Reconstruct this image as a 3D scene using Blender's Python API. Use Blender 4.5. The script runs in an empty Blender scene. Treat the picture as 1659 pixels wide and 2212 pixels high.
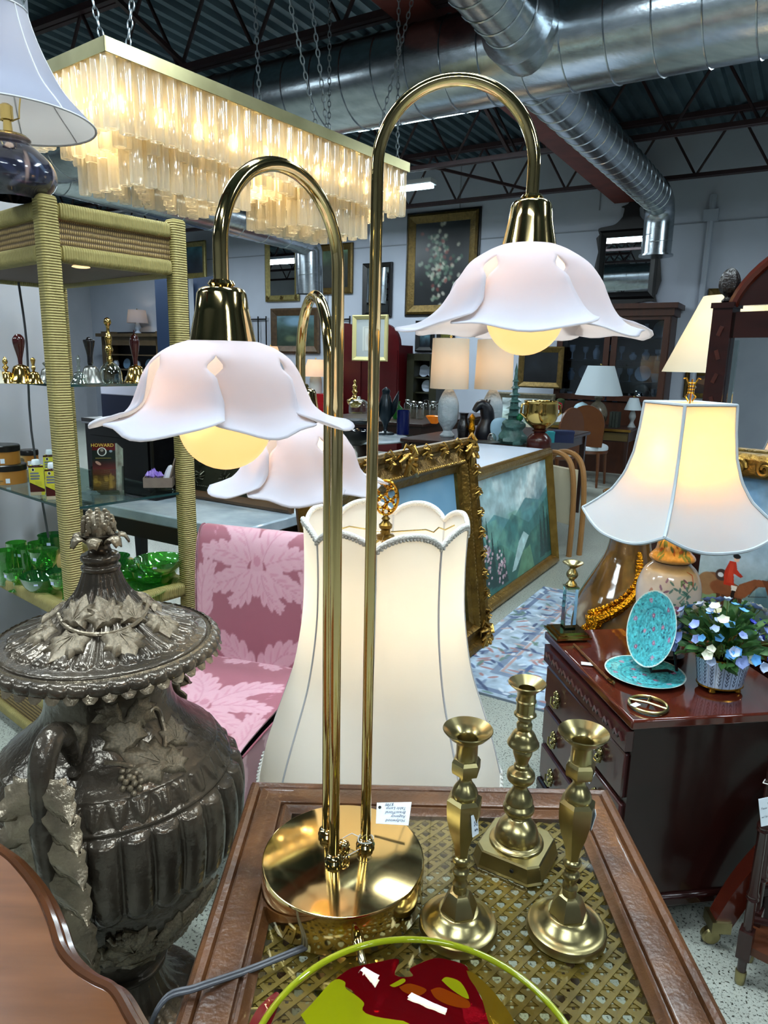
import bpy, bmesh, math, random
import numpy as np
from mathutils import Vector as Vec, Matrix
random.seed(7); rng = np.random.default_rng(7)
SC = bpy.context.scene
COL = SC.collection
R = math.radians
# ---------------------------------------------------------------- camera
F, CX, CY, EYE = 1500., 829.5, 1106., 1.35
PITCH, ROLL = math.atan(326/1500.), R(1.25)
_cp, _sp, _cr, _sr = math.cos(PITCH), math.sin(PITCH), math.cos(ROLL), math.sin(ROLL)
def ray(px, py):
    x, y = (px-CX)/F, -(py-CY)/F
    xr, yr = _cr*x-_sr*y, _sr*x+_cr*y
    return Vec((xr, _cp+_sp*yr, -_sp+_cp*yr))
CAMP = Vec((0, 0, EYE))
def az(px, py, z):
    r = ray(px, py); return CAMP+r*((z-EYE)/r.z)
def ay(px, py, y):
    r = ray(px, py); return CAMP+r*(y/r.y)
def ad(px, py, d):
    r = ray(px, py); return CAMP+r*(d/math.hypot(r.x, r.y))
PHI = R(31)
AX = Vec((math.cos(PHI), -math.sin(PHI), 0)); BX = Vec((math.sin(PHI), math.cos(PHI), 0))
def B(a, b, z=0): return AX*a+BX*b+Vec((0, 0, z))
def aw(px, py, b):
    r = ray(px, py); return CAMP+r*((b-BX.dot(CAMP))/BX.dot(r))
def ab(p): return AX.dot(p), BX.dot(p), p.z
cam = bpy.data.cameras.new('camera'); camo = bpy.data.objects.new('camera', cam); COL.objects.link(camo)
right = Vec((_cr, _sr*_sp, _sr*_cp)); up = Vec((-_sr, _cr*_sp, _cr*_cp)); fwd = Vec((0, _cp, -_sp))
mw = Matrix.Identity(4)
for i in range(3):
    mw[i][0], mw[i][1], mw[i][2], mw[i][3] = right[i], up[i], -fwd[i], CAMP[i]
camo.matrix_world = mw
cam.sensor_fit = 'VERTICAL'; cam.sensor_height = 36; cam.lens = 36*F/2212; cam.clip_start = .02
cam.shift_x = 0; SC.camera = camo
# ---------------------------------------------------------------- world, exposure, big lights
w = bpy.data.worlds.new('world'); SC.world = w; w.use_nodes = True
w.node_tree.nodes['Background'].inputs[0].default_value = (.55, .68, .85, 1)
w.node_tree.nodes['Background'].inputs[1].default_value = .25
SC.view_settings.view_transform = 'Standard'; SC.view_settings.look = 'None'
SC.view_settings.exposure = .0; SC.view_settings.gamma = 1
SC.cycles.use_denoising = True
SC.cycles.max_bounces = 6; SC.cycles.diffuse_bounces = 2; SC.cycles.glossy_bounces = 3
SC.cycles.transmission_bounces = 6; SC.cycles.transparent_max_bounces = 14
SC.cycles.caustics_reflective = False; SC.cycles.caustics_refractive = False
SC.cycles.sample_clamp_indirect = 4; SC.cycles.sample_clamp_direct = 0
SC.cycles.use_adaptive_sampling = True; SC.cycles.adaptive_threshold = .14; SC.cycles.adaptive_min_samples = 12
SC.cycles.use_fast_gi = False
# fluorescent fixtures, seen: (a, b, z) in the building's own axes
FIX = [(-4.62, 7.55, 3.36), (-3.42, 6.05, 3.56), (-2.3, .9, 3.36), (0.6, 6.6, 3.36), (-7.5, 6.3, 3.36), (-7.5, 2.6, 3.36), (3.2, 4.6, 3.36),  # third is added out of view to brighten the shelf, urn and pillar
       (-3.9, 1.6, 3.36), (-.6, 1.0, 3.36), (2.2, 1.6, 3.36), (-2.6, -1.2, 3.36), (.6, -1.6, 3.36), (3.6, -1.2, 3.36), (-5.6, -1.4, 3.36), (-.4, 2.7, 3.36), (-6.4, 8.0, 3.36), (-9.6, 7.4, 3.36)]  # closing pair is added, hidden from view, to brighten the back wall's left
FIXW = 64.
for i, (a, b, z) in enumerate(FIX):
    L = bpy.data.lights.new('fluorescent_light', 'AREA'); L.shape = 'RECTANGLE'; L.size = 1.5; L.size_y = .3
    L.energy = FIXW; L.color = (.80, .93, 1.0)
    o = bpy.data.objects.new('fluorescent_light', L); COL.objects.link(o)
    o.location = B(a, b, z-.09); o.rotation_euler = (0, 0, -PHI)
# ---------------------------------------------------------------- helpers
def lin(c):
    if isinstance(c, str):
        c = c.lstrip('#'); c = tuple(int(c[i:i+2], 16)/255 for i in (0, 2, 4))
    return tuple(((x/12.92) if x <= .04045 else ((x+.055)/1.055)**2.4) for x in c)
MATS = {}
def _nn(nt, t, **kw):
    n = nt.nodes.new(t)
    for k, v in kw.items(): setattr(n, k, v)
    return n
def mat(name, col='#808080', rough=.5, metal=0., col2=None, scale=8., detail=4., bump=0., bscale=40., stretch=None,
        emit=None, estr=1., trans=0., ior=1.45, coat=0., attr=None, wave=None, spec=.5, sheen=0., contrast=.5, sub=0., alpha=1., aniso=0.):
    """principled material; col2+noise mixes two tones; wave=(scale,dist,axis) mixes grain bands; attr=vertex colour pattern"""
    if name in MATS: return MATS[name]
    m = bpy.data.materials.new(name); m.use_nodes = True; nt = m.node_tree
    p = nt.nodes['Principled BSDF']; I = p.inputs
    L = nt.links.new
    c1 = (*lin(col), 1)
    I['Base Color'].default_value = c1; I['Roughness'].default_value = rough; I['Metallic'].default_value = metal
    I['IOR'].default_value = ior; I['Transmission Weight'].default_value = trans; I['Coat Weight'].default_value = coat
    I['Coat Roughness'].default_value = .08
    I['Specular IOR Level'].default_value = spec; I['Sheen Weight'].default_value = sheen; I['Alpha'].default_value = alpha
    if emit: I['Emission Color'].default_value = (*lin(emit), 1); I['Emission Strength'].default_value = estr
    vec = None
    if col2 or bump or wave:
        tc = _nn(nt, 'ShaderNodeTexCoord'); vec = tc.outputs['Object']
        if stretch:
            mp = _nn(nt, 'ShaderNodeMapping'); mp.inputs['Scale'].default_value = stretch; L(vec, mp.inputs['Vector']); vec = mp.outputs[0]
    base = None
    if attr:
        a = _nn(nt, 'ShaderNodeVertexColor'); a.layer_name = attr; base = a.outputs[0]; L(base, I['Base Color'])
    if col2:
        if wave:
            t = _nn(nt, 'ShaderNodeTexWave'); t.inputs['Scale'].default_value = wave[0]; t.inputs['Distortion'].default_value = wave[1]
            t.inputs['Detail'].default_value = detail; t.bands_direction = wave[2]; fac = t.outputs['Fac']
            if len(wave) > 3: t.inputs['Detail Scale'].default_value = wave[3]
        else:
            t = _nn(nt, 'ShaderNodeTexNoise'); t.inputs['Scale'].default_value = scale; t.inputs['Detail'].default_value = detail; fac = t.outputs['Fac']
        L(vec, t.inputs['Vector'])
        cr_ = _nn(nt, 'ShaderNodeValToRGB'); e = cr_.color_ramp.elements
        e[0].position = .5-contrast*.5+.02; e[1].position = .5+contrast*.5
        e[0].color = c1; e[1].color = (*lin(col2), 1)
        L(fac, cr_.inputs[0])
        if base:
            mx = _nn(nt, 'ShaderNodeMix', data_type='RGBA', blend_type='MULTIPLY'); mx.inputs[0].default_value = 1
            L(base, mx.inputs[6]); L(cr_.outputs[0], mx.inputs[7]); L(mx.outputs[2], I['Base Color'])
        else: L(cr_.outputs[0], I['Base Color'])
    if bump:
        t = _nn(nt, 'ShaderNodeTexNoise'); t.inputs['Scale'].default_value = bscale; t.inputs['Detail'].default_value = 3
        L(vec, t.inputs['Vector']); b = _nn(nt, 'ShaderNodeBump'); b.inputs['Strength'].default_value = bump; b.inputs['Distance'].default_value = .01
        L(t.outputs['Fac'], b.inputs['Height']); L(b.outputs[0], I['Normal'])
    MATS[name] = m; return m
def mixmat(name, parts):
    """weighted sum of simple shaders: parts=[(kind,colour,rough,weight)]"""
    if name in MATS: return MATS[name]
    m = bpy.data.materials.new(name); m.use_nodes = True; nt = m.node_tree; nt.nodes.remove(nt.nodes['Principled BSDF'])
    out = nt.nodes['Material Output']; cur = None; tot = 0
    for kind, c, rough, wgt in parts:
        if kind == 'E':
            n = _nn(nt, 'ShaderNodeEmission'); n.inputs[0].default_value = (*lin(c), 1); n.inputs[1].default_value = rough
        else:
            n = _nn(nt, {'D': 'ShaderNodeBsdfDiffuse', 'T': 'ShaderNodeBsdfTranslucent', 'G': 'ShaderNodeBsdfAnisotropic', 'X': 'ShaderNodeBsdfTransparent', 'R': 'ShaderNodeBsdfRefraction'}[kind])
            n.inputs[0].default_value = (*lin(c), 1)
            if kind in 'GR': n.inputs['Roughness'].default_value = rough
        if cur is None: cur = n; tot = wgt
        else:
            tot += wgt; mx = _nn(nt, 'ShaderNodeMixShader'); mx.inputs[0].default_value = wgt/tot
            nt.links.new(cur.outputs[0], mx.inputs[1]); nt.links.new(n.outputs[0], mx.inputs[2]); cur = mx
    nt.links.new(cur.outputs[0], out.inputs[0]); MATS[name] = m; return m
def clear_glass(name, tint='#ffffff', refl=.12, rough=.0, body=0., ):
    """thin clear glass: straight-through plus fresnel reflection"""
    if name in MATS: return MATS[name]
    m = bpy.data.materials.new(name); m.use_nodes = True; nt = m.node_tree; nt.nodes.remove(nt.nodes['Principled BSDF'])
    out = nt.nodes['Material Output']; L = nt.links.new
    x = _nn(nt, 'ShaderNodeBsdfTransparent'); x.inputs[0].default_value = (*lin(tint), 1); cur = x
    if body:
        d = _nn(nt, 'ShaderNodeBsdfTranslucent'); d.inputs[0].default_value = (*lin(tint), 1)
        d2 = _nn(nt, 'ShaderNodeBsdfDiffuse'); d2.inputs[0].default_value = (*lin(tint), 1)
        mm = _nn(nt, 'ShaderNodeMixShader'); mm.inputs[0].default_value = .5; L(d.outputs[0], mm.inputs[1]); L(d2.outputs[0], mm.inputs[2])
        mx = _nn(nt, 'ShaderNodeMixShader'); mx.inputs[0].default_value = body; L(x.outputs[0], mx.inputs[1]); L(mm.outputs[0], mx.inputs[2]); cur = mx
    g = _nn(nt, 'ShaderNodeBsdfAnisotropic'); g.inputs[0].default_value = (1, 1, 1, 1); g.inputs['Roughness'].default_value = rough
    lw = _nn(nt, 'ShaderNodeLayerWeight'); lw.inputs[0].default_value = .5
    mp = _nn(nt, 'ShaderNodeMapRange'); mp.inputs[3].default_value = refl*.5; mp.inputs[4].default_value = min(1, refl*5); mp.inputs[1].default_value = .2
    L(lw.outputs['Facing'], mp.inputs[0])
    mx = _nn(nt, 'ShaderNodeMixShader'); L(mp.outputs[0], mx.inputs[0]); L(cur.outputs[0], mx.inputs[1]); L(g.outputs[0], mx.inputs[2])
    L(mx.outputs[0], out.inputs[0]); MATS[name] = m; return m
def TR(loc=(0, 0, 0), rot=(0, 0, 0), s=(1, 1, 1)):
    return Matrix.LocRotScale(Vec(loc), Matrix.Identity(3) if rot == (0, 0, 0) else __import__('mathutils').Euler(rot).to_matrix(), Vec(s))
class MB:
    def __init__(s): s.v = []; s.f = []
    def add(s, v, f, M=None):
        k = len(s.v); s.v += [tuple(M @ Vec(p)) if M is not None else tuple(p) for p in v]; s.f += [[i+k for i in q] for q in f]; return s
    def box(s, c, d, M=None, rz=0, ry=0, rx=0):
        x, y, z = [q/2 for q in d]
        T = TR(c, (rx, ry, rz)); T = M @ T if M is not None else T
        return s.add([(a, b, e) for a in (-x, x) for b in (-y, y) for e in (-z, z)], [(0, 1, 3, 2), (4, 6, 7, 5), (0, 4, 5, 1), (2, 3, 7, 6), (0, 2, 6, 4), (1, 5, 7, 3)], T)
    def tube(s, pts, r, n=8, closed=False, caps=True, M=None):
        P = [Vec(p) for p in pts]; N = len(P); rr = r if isinstance(r, (list, tuple)) else [r]*N
        ts = []
        for i in range(N):
            a, b = (P[i-1] if (i or closed) else P[0]), (P[(i+1) % N] if (i < N-1 or closed) else P[-1]); t = (b-a)
            ts.append(t.normalized() if t.length > 1e-9 else Vec((0, 0, 1)))
        u = ts[0].orthogonal().normalized(); v = []; 
        for i in range(N):
            if i:
                q = ts[i-1].rotation_difference(ts[i]); u = (q @ u)
                u = (u-ts[i]*u.dot(ts[i])).normalized()
            w_ = ts[i].cross(u)
            v += [P[i]+(u*math.cos(2*math.pi*k/n)+w_*math.sin(2*math.pi*k/n))*rr[i] for k in range(n)]
        f = []
        for i in range(N if closed else N-1):
            j = (i+1) % N
            f += [(i*n+k, i*n+(k+1) % n, j*n+(k+1) % n, j*n+k) for k in range(n)]
        if caps and not closed: f += [tuple(range(n))[::-1], tuple(range((N-1)*n, N*n))]
        return s.add(v, f, M)
    def lathe(s, prof, n=24, M=None, mod=None, caps=True, th0=0):
        v = []; f = []; N = len(prof)
        for i, (r, z) in enumerate(prof):
            for k in range(n):
                th = 2*math.pi*k/n+th0; q = r*(mod(th, i) if mod else 1); v.append((q*math.cos(th), q*math.sin(th), z))
        for i in range(N-1): f += [(i*n+k, i*n+(k+1) % n, (i+1)*n+(k+1) % n, (i+1)*n+k) for k in range(n)]
        if caps:
            if prof[0][0] > 1e-6: f.append(tuple(range(n))[::-1])
            if prof[-1][0] > 1e-6: f.append(tuple(range((N-1)*n, N*n)))
        return s.add(v, f, M)
    def ball(s, c, r, n=10, m=6, sc=(1, 1, 1), M=None):
        T = TR(c, (0, 0, 0), sc); T = M @ T if M is not None else T
        return s.lathe([(max(1e-7, r*math.sin(math.pi*i/m)), -r*math.cos(math.pi*i/m)) for i in range(m+1)], n, T, caps=False)
    def prism(s, out, z0, z1, M=None):
        n = len(out); v = [(x, y, z0) for x, y in out]+[(x, y, z1) for x, y in out]
        return s.add(v, [tuple(range(n))[::-1], tuple(range(n, 2*n))]+[(i, (i+1) % n, (i+1) % n+n, i+n) for i in range(n)], M)
    def sheet(s, G, M=None, closed=False):
        n, m = len(G), len(G[0]); v = [p for row in G for p in row]
        return s.add(v, [(i*m+j, i*m+(j+1) % m, (i+1)*m+(j+1) % m, (i+1)*m+j) for i in range(n-1) for j in range(m if closed else m-1)], M)
    def mesh(s, name, ang=38):
        me = bpy.data.meshes.new(name); me.from_pydata(s.v, [], s.f)
        me.polygons.foreach_set('use_smooth', [True]*len(me.polygons)); me.set_sharp_from_angle(angle=R(ang)); me.update(); return me
def link(name, me, m, parent=None, loc=None, rz=0, M=None):
    o = bpy.data.objects.new(name, me); COL.objects.link(o)
    if m is not None and len(me.materials) == 0: me.materials.append(m)
    if parent: o.parent = parent
    if M is not None: o.matrix_local = M
    else:
        if loc is not None: o.location = loc
        if rz: o.rotation_euler = (0, 0, rz)
    return o
def fixn(me):
    bm = bmesh.new(); bm.from_mesh(me); bmesh.ops.recalc_face_normals(bm, faces=bm.faces); bm.to_mesh(me); bm.free()
def part(name, mb, m, parent, ang=38, **kw):
    me = mb.mesh(name, ang); fixn(me); return link(name, me, m, parent, **kw)
def tag(o, label=None, cat=None, group=None, kind=None):
    if label: o['label'] = label
    if cat: o['category'] = cat
    if group: o['group'] = group
    if kind: o['kind'] = kind
    return o
def thing(name, label, cat, loc=(0, 0, 0), rz=0, group=None):
    o = bpy.data.objects.new(name, None); COL.objects.link(o); o.location = loc; o.rotation_euler = (0, 0, rz); o.empty_display_size = .1
    return tag(o, label, cat, group)
def solo(name, mb, m, label, cat, loc=(0, 0, 0), rz=0, group=None, ang=38):
    return tag(part(name, mb, m, None, ang, loc=loc, rz=rz), label, cat, group)
def struct(name, mb, m, parent=None, ang=38, **kw):
    o = part(name, mb, m, parent, ang, **kw)
    if not parent: o['kind'] = 'structure'
    return o
def copytree(o, parent=None, loc=None, rz=None, label=None, group=None):
    c = o.copy(); COL.objects.link(c)
    if parent: c.parent = parent
    if loc is not None: c.location = loc
    if rz is not None: c.rotation_euler = (0, 0, rz)
    if label: c['label'] = label
    if group: c['group'] = group
    for ch in list(o.children): copytree(ch, c)
    return c
def arc(cx, cy, r, a0, a1, n): return [(cx+r*math.cos(R(a0+(a1-a0)*i/n)), cy+r*math.sin(R(a0+(a1-a0)*i/n))) for i in range(n+1)]
def smooth_prof(ctrl, n=4):
    """Catmull-Rom through (r,z) control points"""
    P = [ctrl[0]]+list(ctrl)+[ctrl[-1]]; o = []
    for i in range(1, len(P)-2):
        for k in range(n):
            t = k/n; q = []
            for d in range(len(ctrl[0])):
                p0, p1, p2, p3 = P[i-1][d], P[i][d], P[i+1][d], P[i+2][d]
                q.append(.5*((2*p1)+(-p0+p2)*t+(2*p0-5*p1+4*p2-p3)*t*t+(-p0+3*p1-3*p2+p3)*t**3))
            o.append(tuple(q))
    return o+[tuple(ctrl[-1])]
# ---- painted surfaces: a small numpy canvas whose colours go to a mesh colour attribute
class Cv:
    def __init__(s, w_, h_, nx, ny, bg='#808080'):
        s.w, s.h = w_, h_; s.x, s.y = np.meshgrid((np.arange(nx)+.5)/nx*w_, (np.arange(ny)+.5)/ny*h_); s.im = np.empty((ny, nx, 3)); s.im[:] = s.c(bg)
    def c(s, h):
        if isinstance(h, str): h = h.lstrip('#'); return np.array([int(h[i:i+2], 16)/255 for i in (0, 2, 4)])
        return np.array(h)
    def put(s, m, col, a=1.): m = np.clip(m, 0, 1)[..., None]*a; s.im = s.im*(1-m)+s.c(col)*m; return s
    def grad(s, stops, horiz=False):
        t = (s.x/s.w if horiz else s.y/s.h); ps = [q[0] for q in stops]
        for k in range(3): s.im[..., k] = np.interp(t, ps, [s.c(q[1])[k] for q in stops])
        return s
    def ell(s, cx, cy, rx, ry, col, a=1., rot=0, soft=.08):
        co, si = math.cos(rot), math.sin(rot); dx, dy = s.x-cx, s.y-cy
        d = np.sqrt(((dx*co+dy*si)/rx)**2+((-dx*si+dy*co)/ry)**2); return s.put((1-d)/soft+.5, col, a)
    def poly(s, pts, col, a=1.):
        ins = np.zeros(s.x.shape, bool); n = len(pts)
        for i in range(n):
            (x1, y1), (x2, y2) = pts[i], pts[(i+1) % n]
            if y1 == y2: continue
            ins ^= ((y1 > s.y) != (y2 > s.y)) & (s.x < (x2-x1)*(s.y-y1)/(y2-y1)+x1)
        return s.put(ins.astype(float), col, a)
    def line(s, pts, wd, col, a=1.):
        m = np.full(s.x.shape, 1e9)
        for (x1, y1), (x2, y2) in zip(pts[:-1], pts[1:]):
            L2 = (x2-x1)**2+(y2-y1)**2+1e-12; t = np.clip(((s.x-x1)*(x2-x1)+(s.y-y1)*(y2-y1))/L2, 0, 1)
            m = np.minimum(m, np.hypot(s.x-x1-t*(x2-x1), s.y-y1-t*(y2-y1)))
        return s.put((wd*.5-m)/(s.w/s.x.shape[1])+.5, col, a)
    def nz(s, sc, seed=0, oct=4):
        r = np.random.default_rng(seed); o = np.zeros(s.x.shape); amp = 1.; tot = 0
        for k in range(oct):
            g = r.random((64, 64)); X, Y = s.x/sc*2**k, s.y/sc*2**k; xi, yi = np.floor(X).astype(int), np.floor(Y).astype(int); fx, fy = X-xi, Y-yi
            fx, fy = fx*fx*(3-2*fx), fy*fy*(3-2*fy)
            gg = lambda i, j: g[j % 64, i % 64]
            o += amp*((gg(xi, yi)*(1-fx)+gg(xi+1, yi)*fx)*(1-fy)+(gg(xi, yi+1)*(1-fx)+gg(xi+1, yi+1)*fx)*fy); tot += amp; amp *= .5
        return o/tot
    def mottle(s, sc, amt, seed=0): s.im = np.clip(s.im*(1+amt*(s.nz(sc, seed)[..., None]-.5)*2), 0, 1); return s
def painted(name, P, cv, m, parent=None, closed=False, flip=False, **kw):
    """P: (ny,nx,3) points, cv: canvas sampled per vertex"""
    P = np.asarray(P, float); ny, nx = P.shape[:2]; idx = np.arange(ny*nx).reshape(ny, nx)
    if closed: idx = np.concatenate([idx, idx[:, :1]], 1)
    q = np.stack([idx[:-1, :-1], idx[:-1, 1:], idx[1:, 1:], idx[1:, :-1]], -1).reshape(-1, 4)
    if flip: q = q[:, ::-1]
    me = bpy.data.meshes.new(name); me.vertices.add(ny*nx); me.vertices.foreach_set('co', P.reshape(-1).astype(np.float32))
    me.loops.add(q.size); me.loops.foreach_set('vertex_index', q.reshape(-1).astype(np.int32)); me.polygons.add(len(q))
    me.polygons.foreach_set('loop_start', (np.arange(len(q))*4).astype(np.int32)); me.polygons.foreach_set('loop_total', np.full(len(q), 4, np.int32))
    me.polygons.foreach_set('use_smooth', np.ones(len(q), bool)); me.update(calc_edges=True)
    at = me.color_attributes.new('pattern', 'BYTE_COLOR', 'POINT'); im = cv.im if isinstance(cv, Cv) else cv
    rgba = np.ones((ny*nx, 4), np.float32); rgba[:, :3] = im.reshape(-1, 3); at.data.foreach_set('color_srgb', rgba.reshape(-1))
    return link(name, me, m, parent, **kw)
def flatP(cv, y=0., x0=None, z0=0.):
    """upright canvas points: x right, z up (canvas y runs down)"""
    x0 = -cv.w/2 if x0 is None else x0; ny, nx = cv.x.shape
    X = np.linspace(0, cv.w, nx)[None, :].repeat(ny, 0)+x0; Z = z0+cv.h-np.linspace(0, cv.h, ny)[:, None].repeat(nx, 1)
    return np.stack([X, np.full(X.shape, y), Z], -1)
PATT = lambda nm='painted', rough=.5, **k: mat('pattern_'+nm, '#ffffff', rough, attr='pattern', **k)
def text_mesh(txt, size, shear=.25, extr=0., align='LEFT'):
    cu = bpy.data.curves.new('lettering', 'FONT'); cu.body = txt; cu.size = size; cu.shear = shear; cu.extrude = extr; cu.align_x = align; cu.resolution_u = 2
    ob = bpy.data.objects.new('lettering', cu); COL.objects.link(ob); dg = bpy.context.evaluated_depsgraph_get()
    me = bpy.data.meshes.new_from_object(ob.evaluated_get(dg)); COL.objects.unlink(ob); bpy.data.objects.remove(ob); me.name = 'lettering'; return me
# ---------------------------------------------------------------- structure
M_wall = mat('painted_block_wall', '#bcc3d0', .8, col2='#adb5c3', scale=1.2, bump=.25, bscale=6)
M_wallL = mat('plaster_wall', '#b4b8c0', .8, col2='#a4a9b2', scale=1.5, bump=.1, bscale=9)
M_deck = mat('metal_deck_paint', '#59707a', .45, col2='#3e525c', scale=2.5, metal=.3)
M_steel = mat('red_oxide_steel', '#3a2426', .55, col2='#2a1b1e', scale=6)
M_beam = mat('red_oxide_beam', '#7a3a30', .6, col2='#5f2c26', scale=5)
M_galv = mat('galvanised_steel', '#c6cdd2', .24, metal=1., col2='#9aa4ab', scale=5, stretch=(1, 6, 6), contrast=.7, bump=.06, bscale=14)
M_dark = mat('black_void', '#0b0a0b', .7)
WB, H_DECK = 9.57, 4.05
def bstruct(name, mb, m, parent=None, ang=38):
    return struct(name, mb, m, parent, ang, rz=0 if parent else -PHI)
# back wall with its block courses (thin raised courses, joints between)
b = MB(); b.box((-3, WB+.1, 2.05), (26, .2, 4.1)); wall_back = bstruct('wall_back', b, M_wall)
M_joint = mat('block_wall_joint', '#8d939c', .85)
j = MB()
for z in (3.06, ): j.box((-3, WB-.004, z), (26, .012, .016))
bstruct('mortar_course', j, M_joint, wall_back)
for x, z0, z1 in ((-4.6, 3.06, 4.05), (-1.98, 3.06, 3.3), (-6.9, 0, 3.06), (1.2, 0, 3.06), (-9.4, 0, 3.06), (-2.62, 3.3, 4.05), (-7.2, 3.06, 4.05)):
    k = MB(); k.box((x, WB-.004, (z0+z1)/2), (.014, .012, z1-z0)); bstruct('mortar_joint', k, M_joint, wall_back)
# conduit on wall, right of the cabinet
b = MB(); b.tube([(-1.28, WB-.05, 0), (-1.28, WB-.05, 3.35)], .04, 8); b.box((-1.28, WB-.05, 3.12), (.16, .09, .13)); bstruct('trim_1', b, mat('painted_conduit', '#a2abb8', .5))
b = MB(); b.box((-13, 1, 2.05), (.2, 18, 4.1)); bstruct('wall_left', b, M_wallL)
b = MB(); b.box((8, 1, 2.05), (.2, 18, 4.1)); bstruct('wall_right', b, M_wallL)
b = MB(); b.box((-3, -6, 2.05), (26, .2, 4.1)); bstruct('wall_behind', b, M_wallL)
# floor
def floor_mat():
    m = bpy.data.materials.new('terrazzo_floor'); m.use_nodes = True; nt = m.node_tree; p = nt.nodes['Principled BSDF']; L = nt.links.new
    tc = _nn(nt, 'ShaderNodeTexCoord')
    v = _nn(nt, 'ShaderNodeTexVoronoi'); v.inputs['Scale'].default_value = 210; L(tc.outputs['Object'], v.inputs['Vector'])
    r = _nn(nt, 'ShaderNodeValToRGB'); e = r.color_ramp.elements; e[0].position = .0; e[0].color = (*lin('#54534c'), 1); e[1].position = .3; e[1].color = (*lin('#a8aba1'), 1)
    n2 = _nn(nt, 'ShaderNodeTexNoise'); n2.inputs['Scale'].default_value = 150; n2.inputs['Detail'].default_value = 3; L(tc.outputs['Object'], n2.inputs['Vector'])
    r2 = _nn(nt, 'ShaderNodeValToRGB'); e = r2.color_ramp.elements; e[0].position = .33; e[0].color = (*lin('#3f3f3a'), 1); e[1].position = .45; e[1].color = (1, 1, 1, 1)
    n3 = _nn(nt, 'ShaderNodeTexNoise'); n3.inputs['Scale'].default_value = 1.1; n3.inputs['Detail'].default_value = 4; L(tc.outputs['Object'], n3.inputs['Vector'])
    r3 = _nn(nt, 'ShaderNodeValToRGB'); e = r3.color_ramp.elements; e[0].position = .35; e[0].color = (.82, .86, .84, 1); e[1].position = .7; e[1].color = (1, 1, 1, 1)
    L(v.outputs['Distance'], r.inputs[0]); L(n2.outputs['Fac'], r2.inputs[0]); L(n3.outputs['Fac'], r3.inputs[0])
    a = _nn(nt, 'ShaderNodeMix', data_type='RGBA', blend_type='MULTIPLY'); a.inputs[0].default_value = 1; L(r.outputs[0], a.inputs[6]); L(r2.outputs[0], a.inputs[7])
    c = _nn(nt, 'ShaderNodeMix', data_type='RGBA', blend_type='MULTIPLY'); c.inputs[0].default_value = 1; L(a.outputs[2], c.inputs[6]); L(r3.outputs[0], c.inputs[7])
    L(c.outputs[2], p.inputs['Base Color']); p.inputs['Roughness'].default_value = .34; return m
b = MB(); b.box((-3, 1, -.05), (26, 18, .1)); bstruct('floor', b, floor_mat())
# corrugated deck
prof = []; x = -13.
while x < 7.9:
    prof += [(x, H_DECK), (x+.055, H_DECK), (x+.07, H_DECK+.045), (x+.135, H_DECK+.045)]; x += .15
b = MB(); b.sheet([[(p[0], y, p[1]) for p in prof] for y in (-6, WB)]); bstruct('ceiling', b, M_deck, ang=5)
# open web joists along the wall direction
for jb in (-2.2, -.6, .95, 2.5, 4.05, 5.6, 7.15, 8.75):
    root = None
    zt, zb = H_DECK-.04, 3.40
    b = MB()
    for dy in (-.03, .03): b.box((-3, jb+dy, zt), (20, .045, .05))
    root = bstruct('ceiling_joist', b, M_steel)
    c = MB()
    for dy in (-.025, .025): c.box((-3, jb+dy, zb), (20, .035, .04))
    part('bottom_chord', c, M_steel, root)
    wv = MB(); x = -12.9; k = 0; pts = []
    while x < 6.9:
        pts.append((x, jb, zt if k % 2 else zb)); x += .36; k += 1
    for p, q in zip(pts[:-1], pts[1:]): wv.tube([p, q], .014, 5)
    tag(part('web_bar', wv, M_steel, root), kind='stuff')
# diagonal bridging and one line of horizontal bridging
for (a0, b0, z0, a1, b1, z1) in ((-5.6, 7.15, 3.95, -3.2, 8.75, 3.42), (-5.0, 8.75, 3.95, -6.4, 7.15, 3.42), (-4.2, 2.5, 3.95, -4.2, 4.05, 3.42), (-4.2, 4.05, 3.95, -4.2, 2.5, 3.42), (-4.2, .95, 3.95, -4.2, 2.5, 3.42), (-2.9, 5.6, 3.95, -2.9, 7.15, 3.42)):
    b = MB(); b.tube([(a0, b0, z0), (a1, b1, z1)], .022, 4); bstruct('ceiling_bridging', b, M_steel)
# red beam toward the wall
b = MB(); BA = -2.3
b.box((BA, 3.2, 3.375), (.26, 12.7, .03)); b.box((BA, 3.2, 3.62), (.03, 12.7, .5)); b.box((BA, 3.2, 3.87), (.26, 12.7, .03))
bstruct('ceiling_beam', b, M_beam)
# big spiral duct, with its seams as rings, and two branches
DZ, DR, DB = 3.09, .255, 4.16
def duct(name, pts, r, label, seam=.23):
    root = None
    b = MB(); b.tube([B(*p) for p in pts], r, 40, caps=False); root = struct(name, b, M_galv)
    root['label'] = label
    P = [B(*p) for p in pts]; d = 0
    for p, q in zip(P[:-1], P[1:]):
        L = (q-p).length; n = max(1, int(L/seam))
        if L < .3: continue
        t = (q-p).normalized(); u = t.orthogonal().normalized(); w_ = t.cross(u)
        for k in range(n):
            c = p+t*(L*(k+.5)/n); s_ = MB()
            s_.tube([c+(u*math.cos(x)+w_*math.sin(x))*(r+.001)+t*(.09*(x/math.pi/2-.5)) for x in [2*math.pi*i/32 for i in range(33)]], .005, 4, caps=False)
            part('seam', s_, M_galv, root)
    return root
duct('ceiling_duct', [(-6.3, DB, DZ), (7.5, DB, DZ)], DR, 'large round galvanised duct crossing below the joists')
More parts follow.
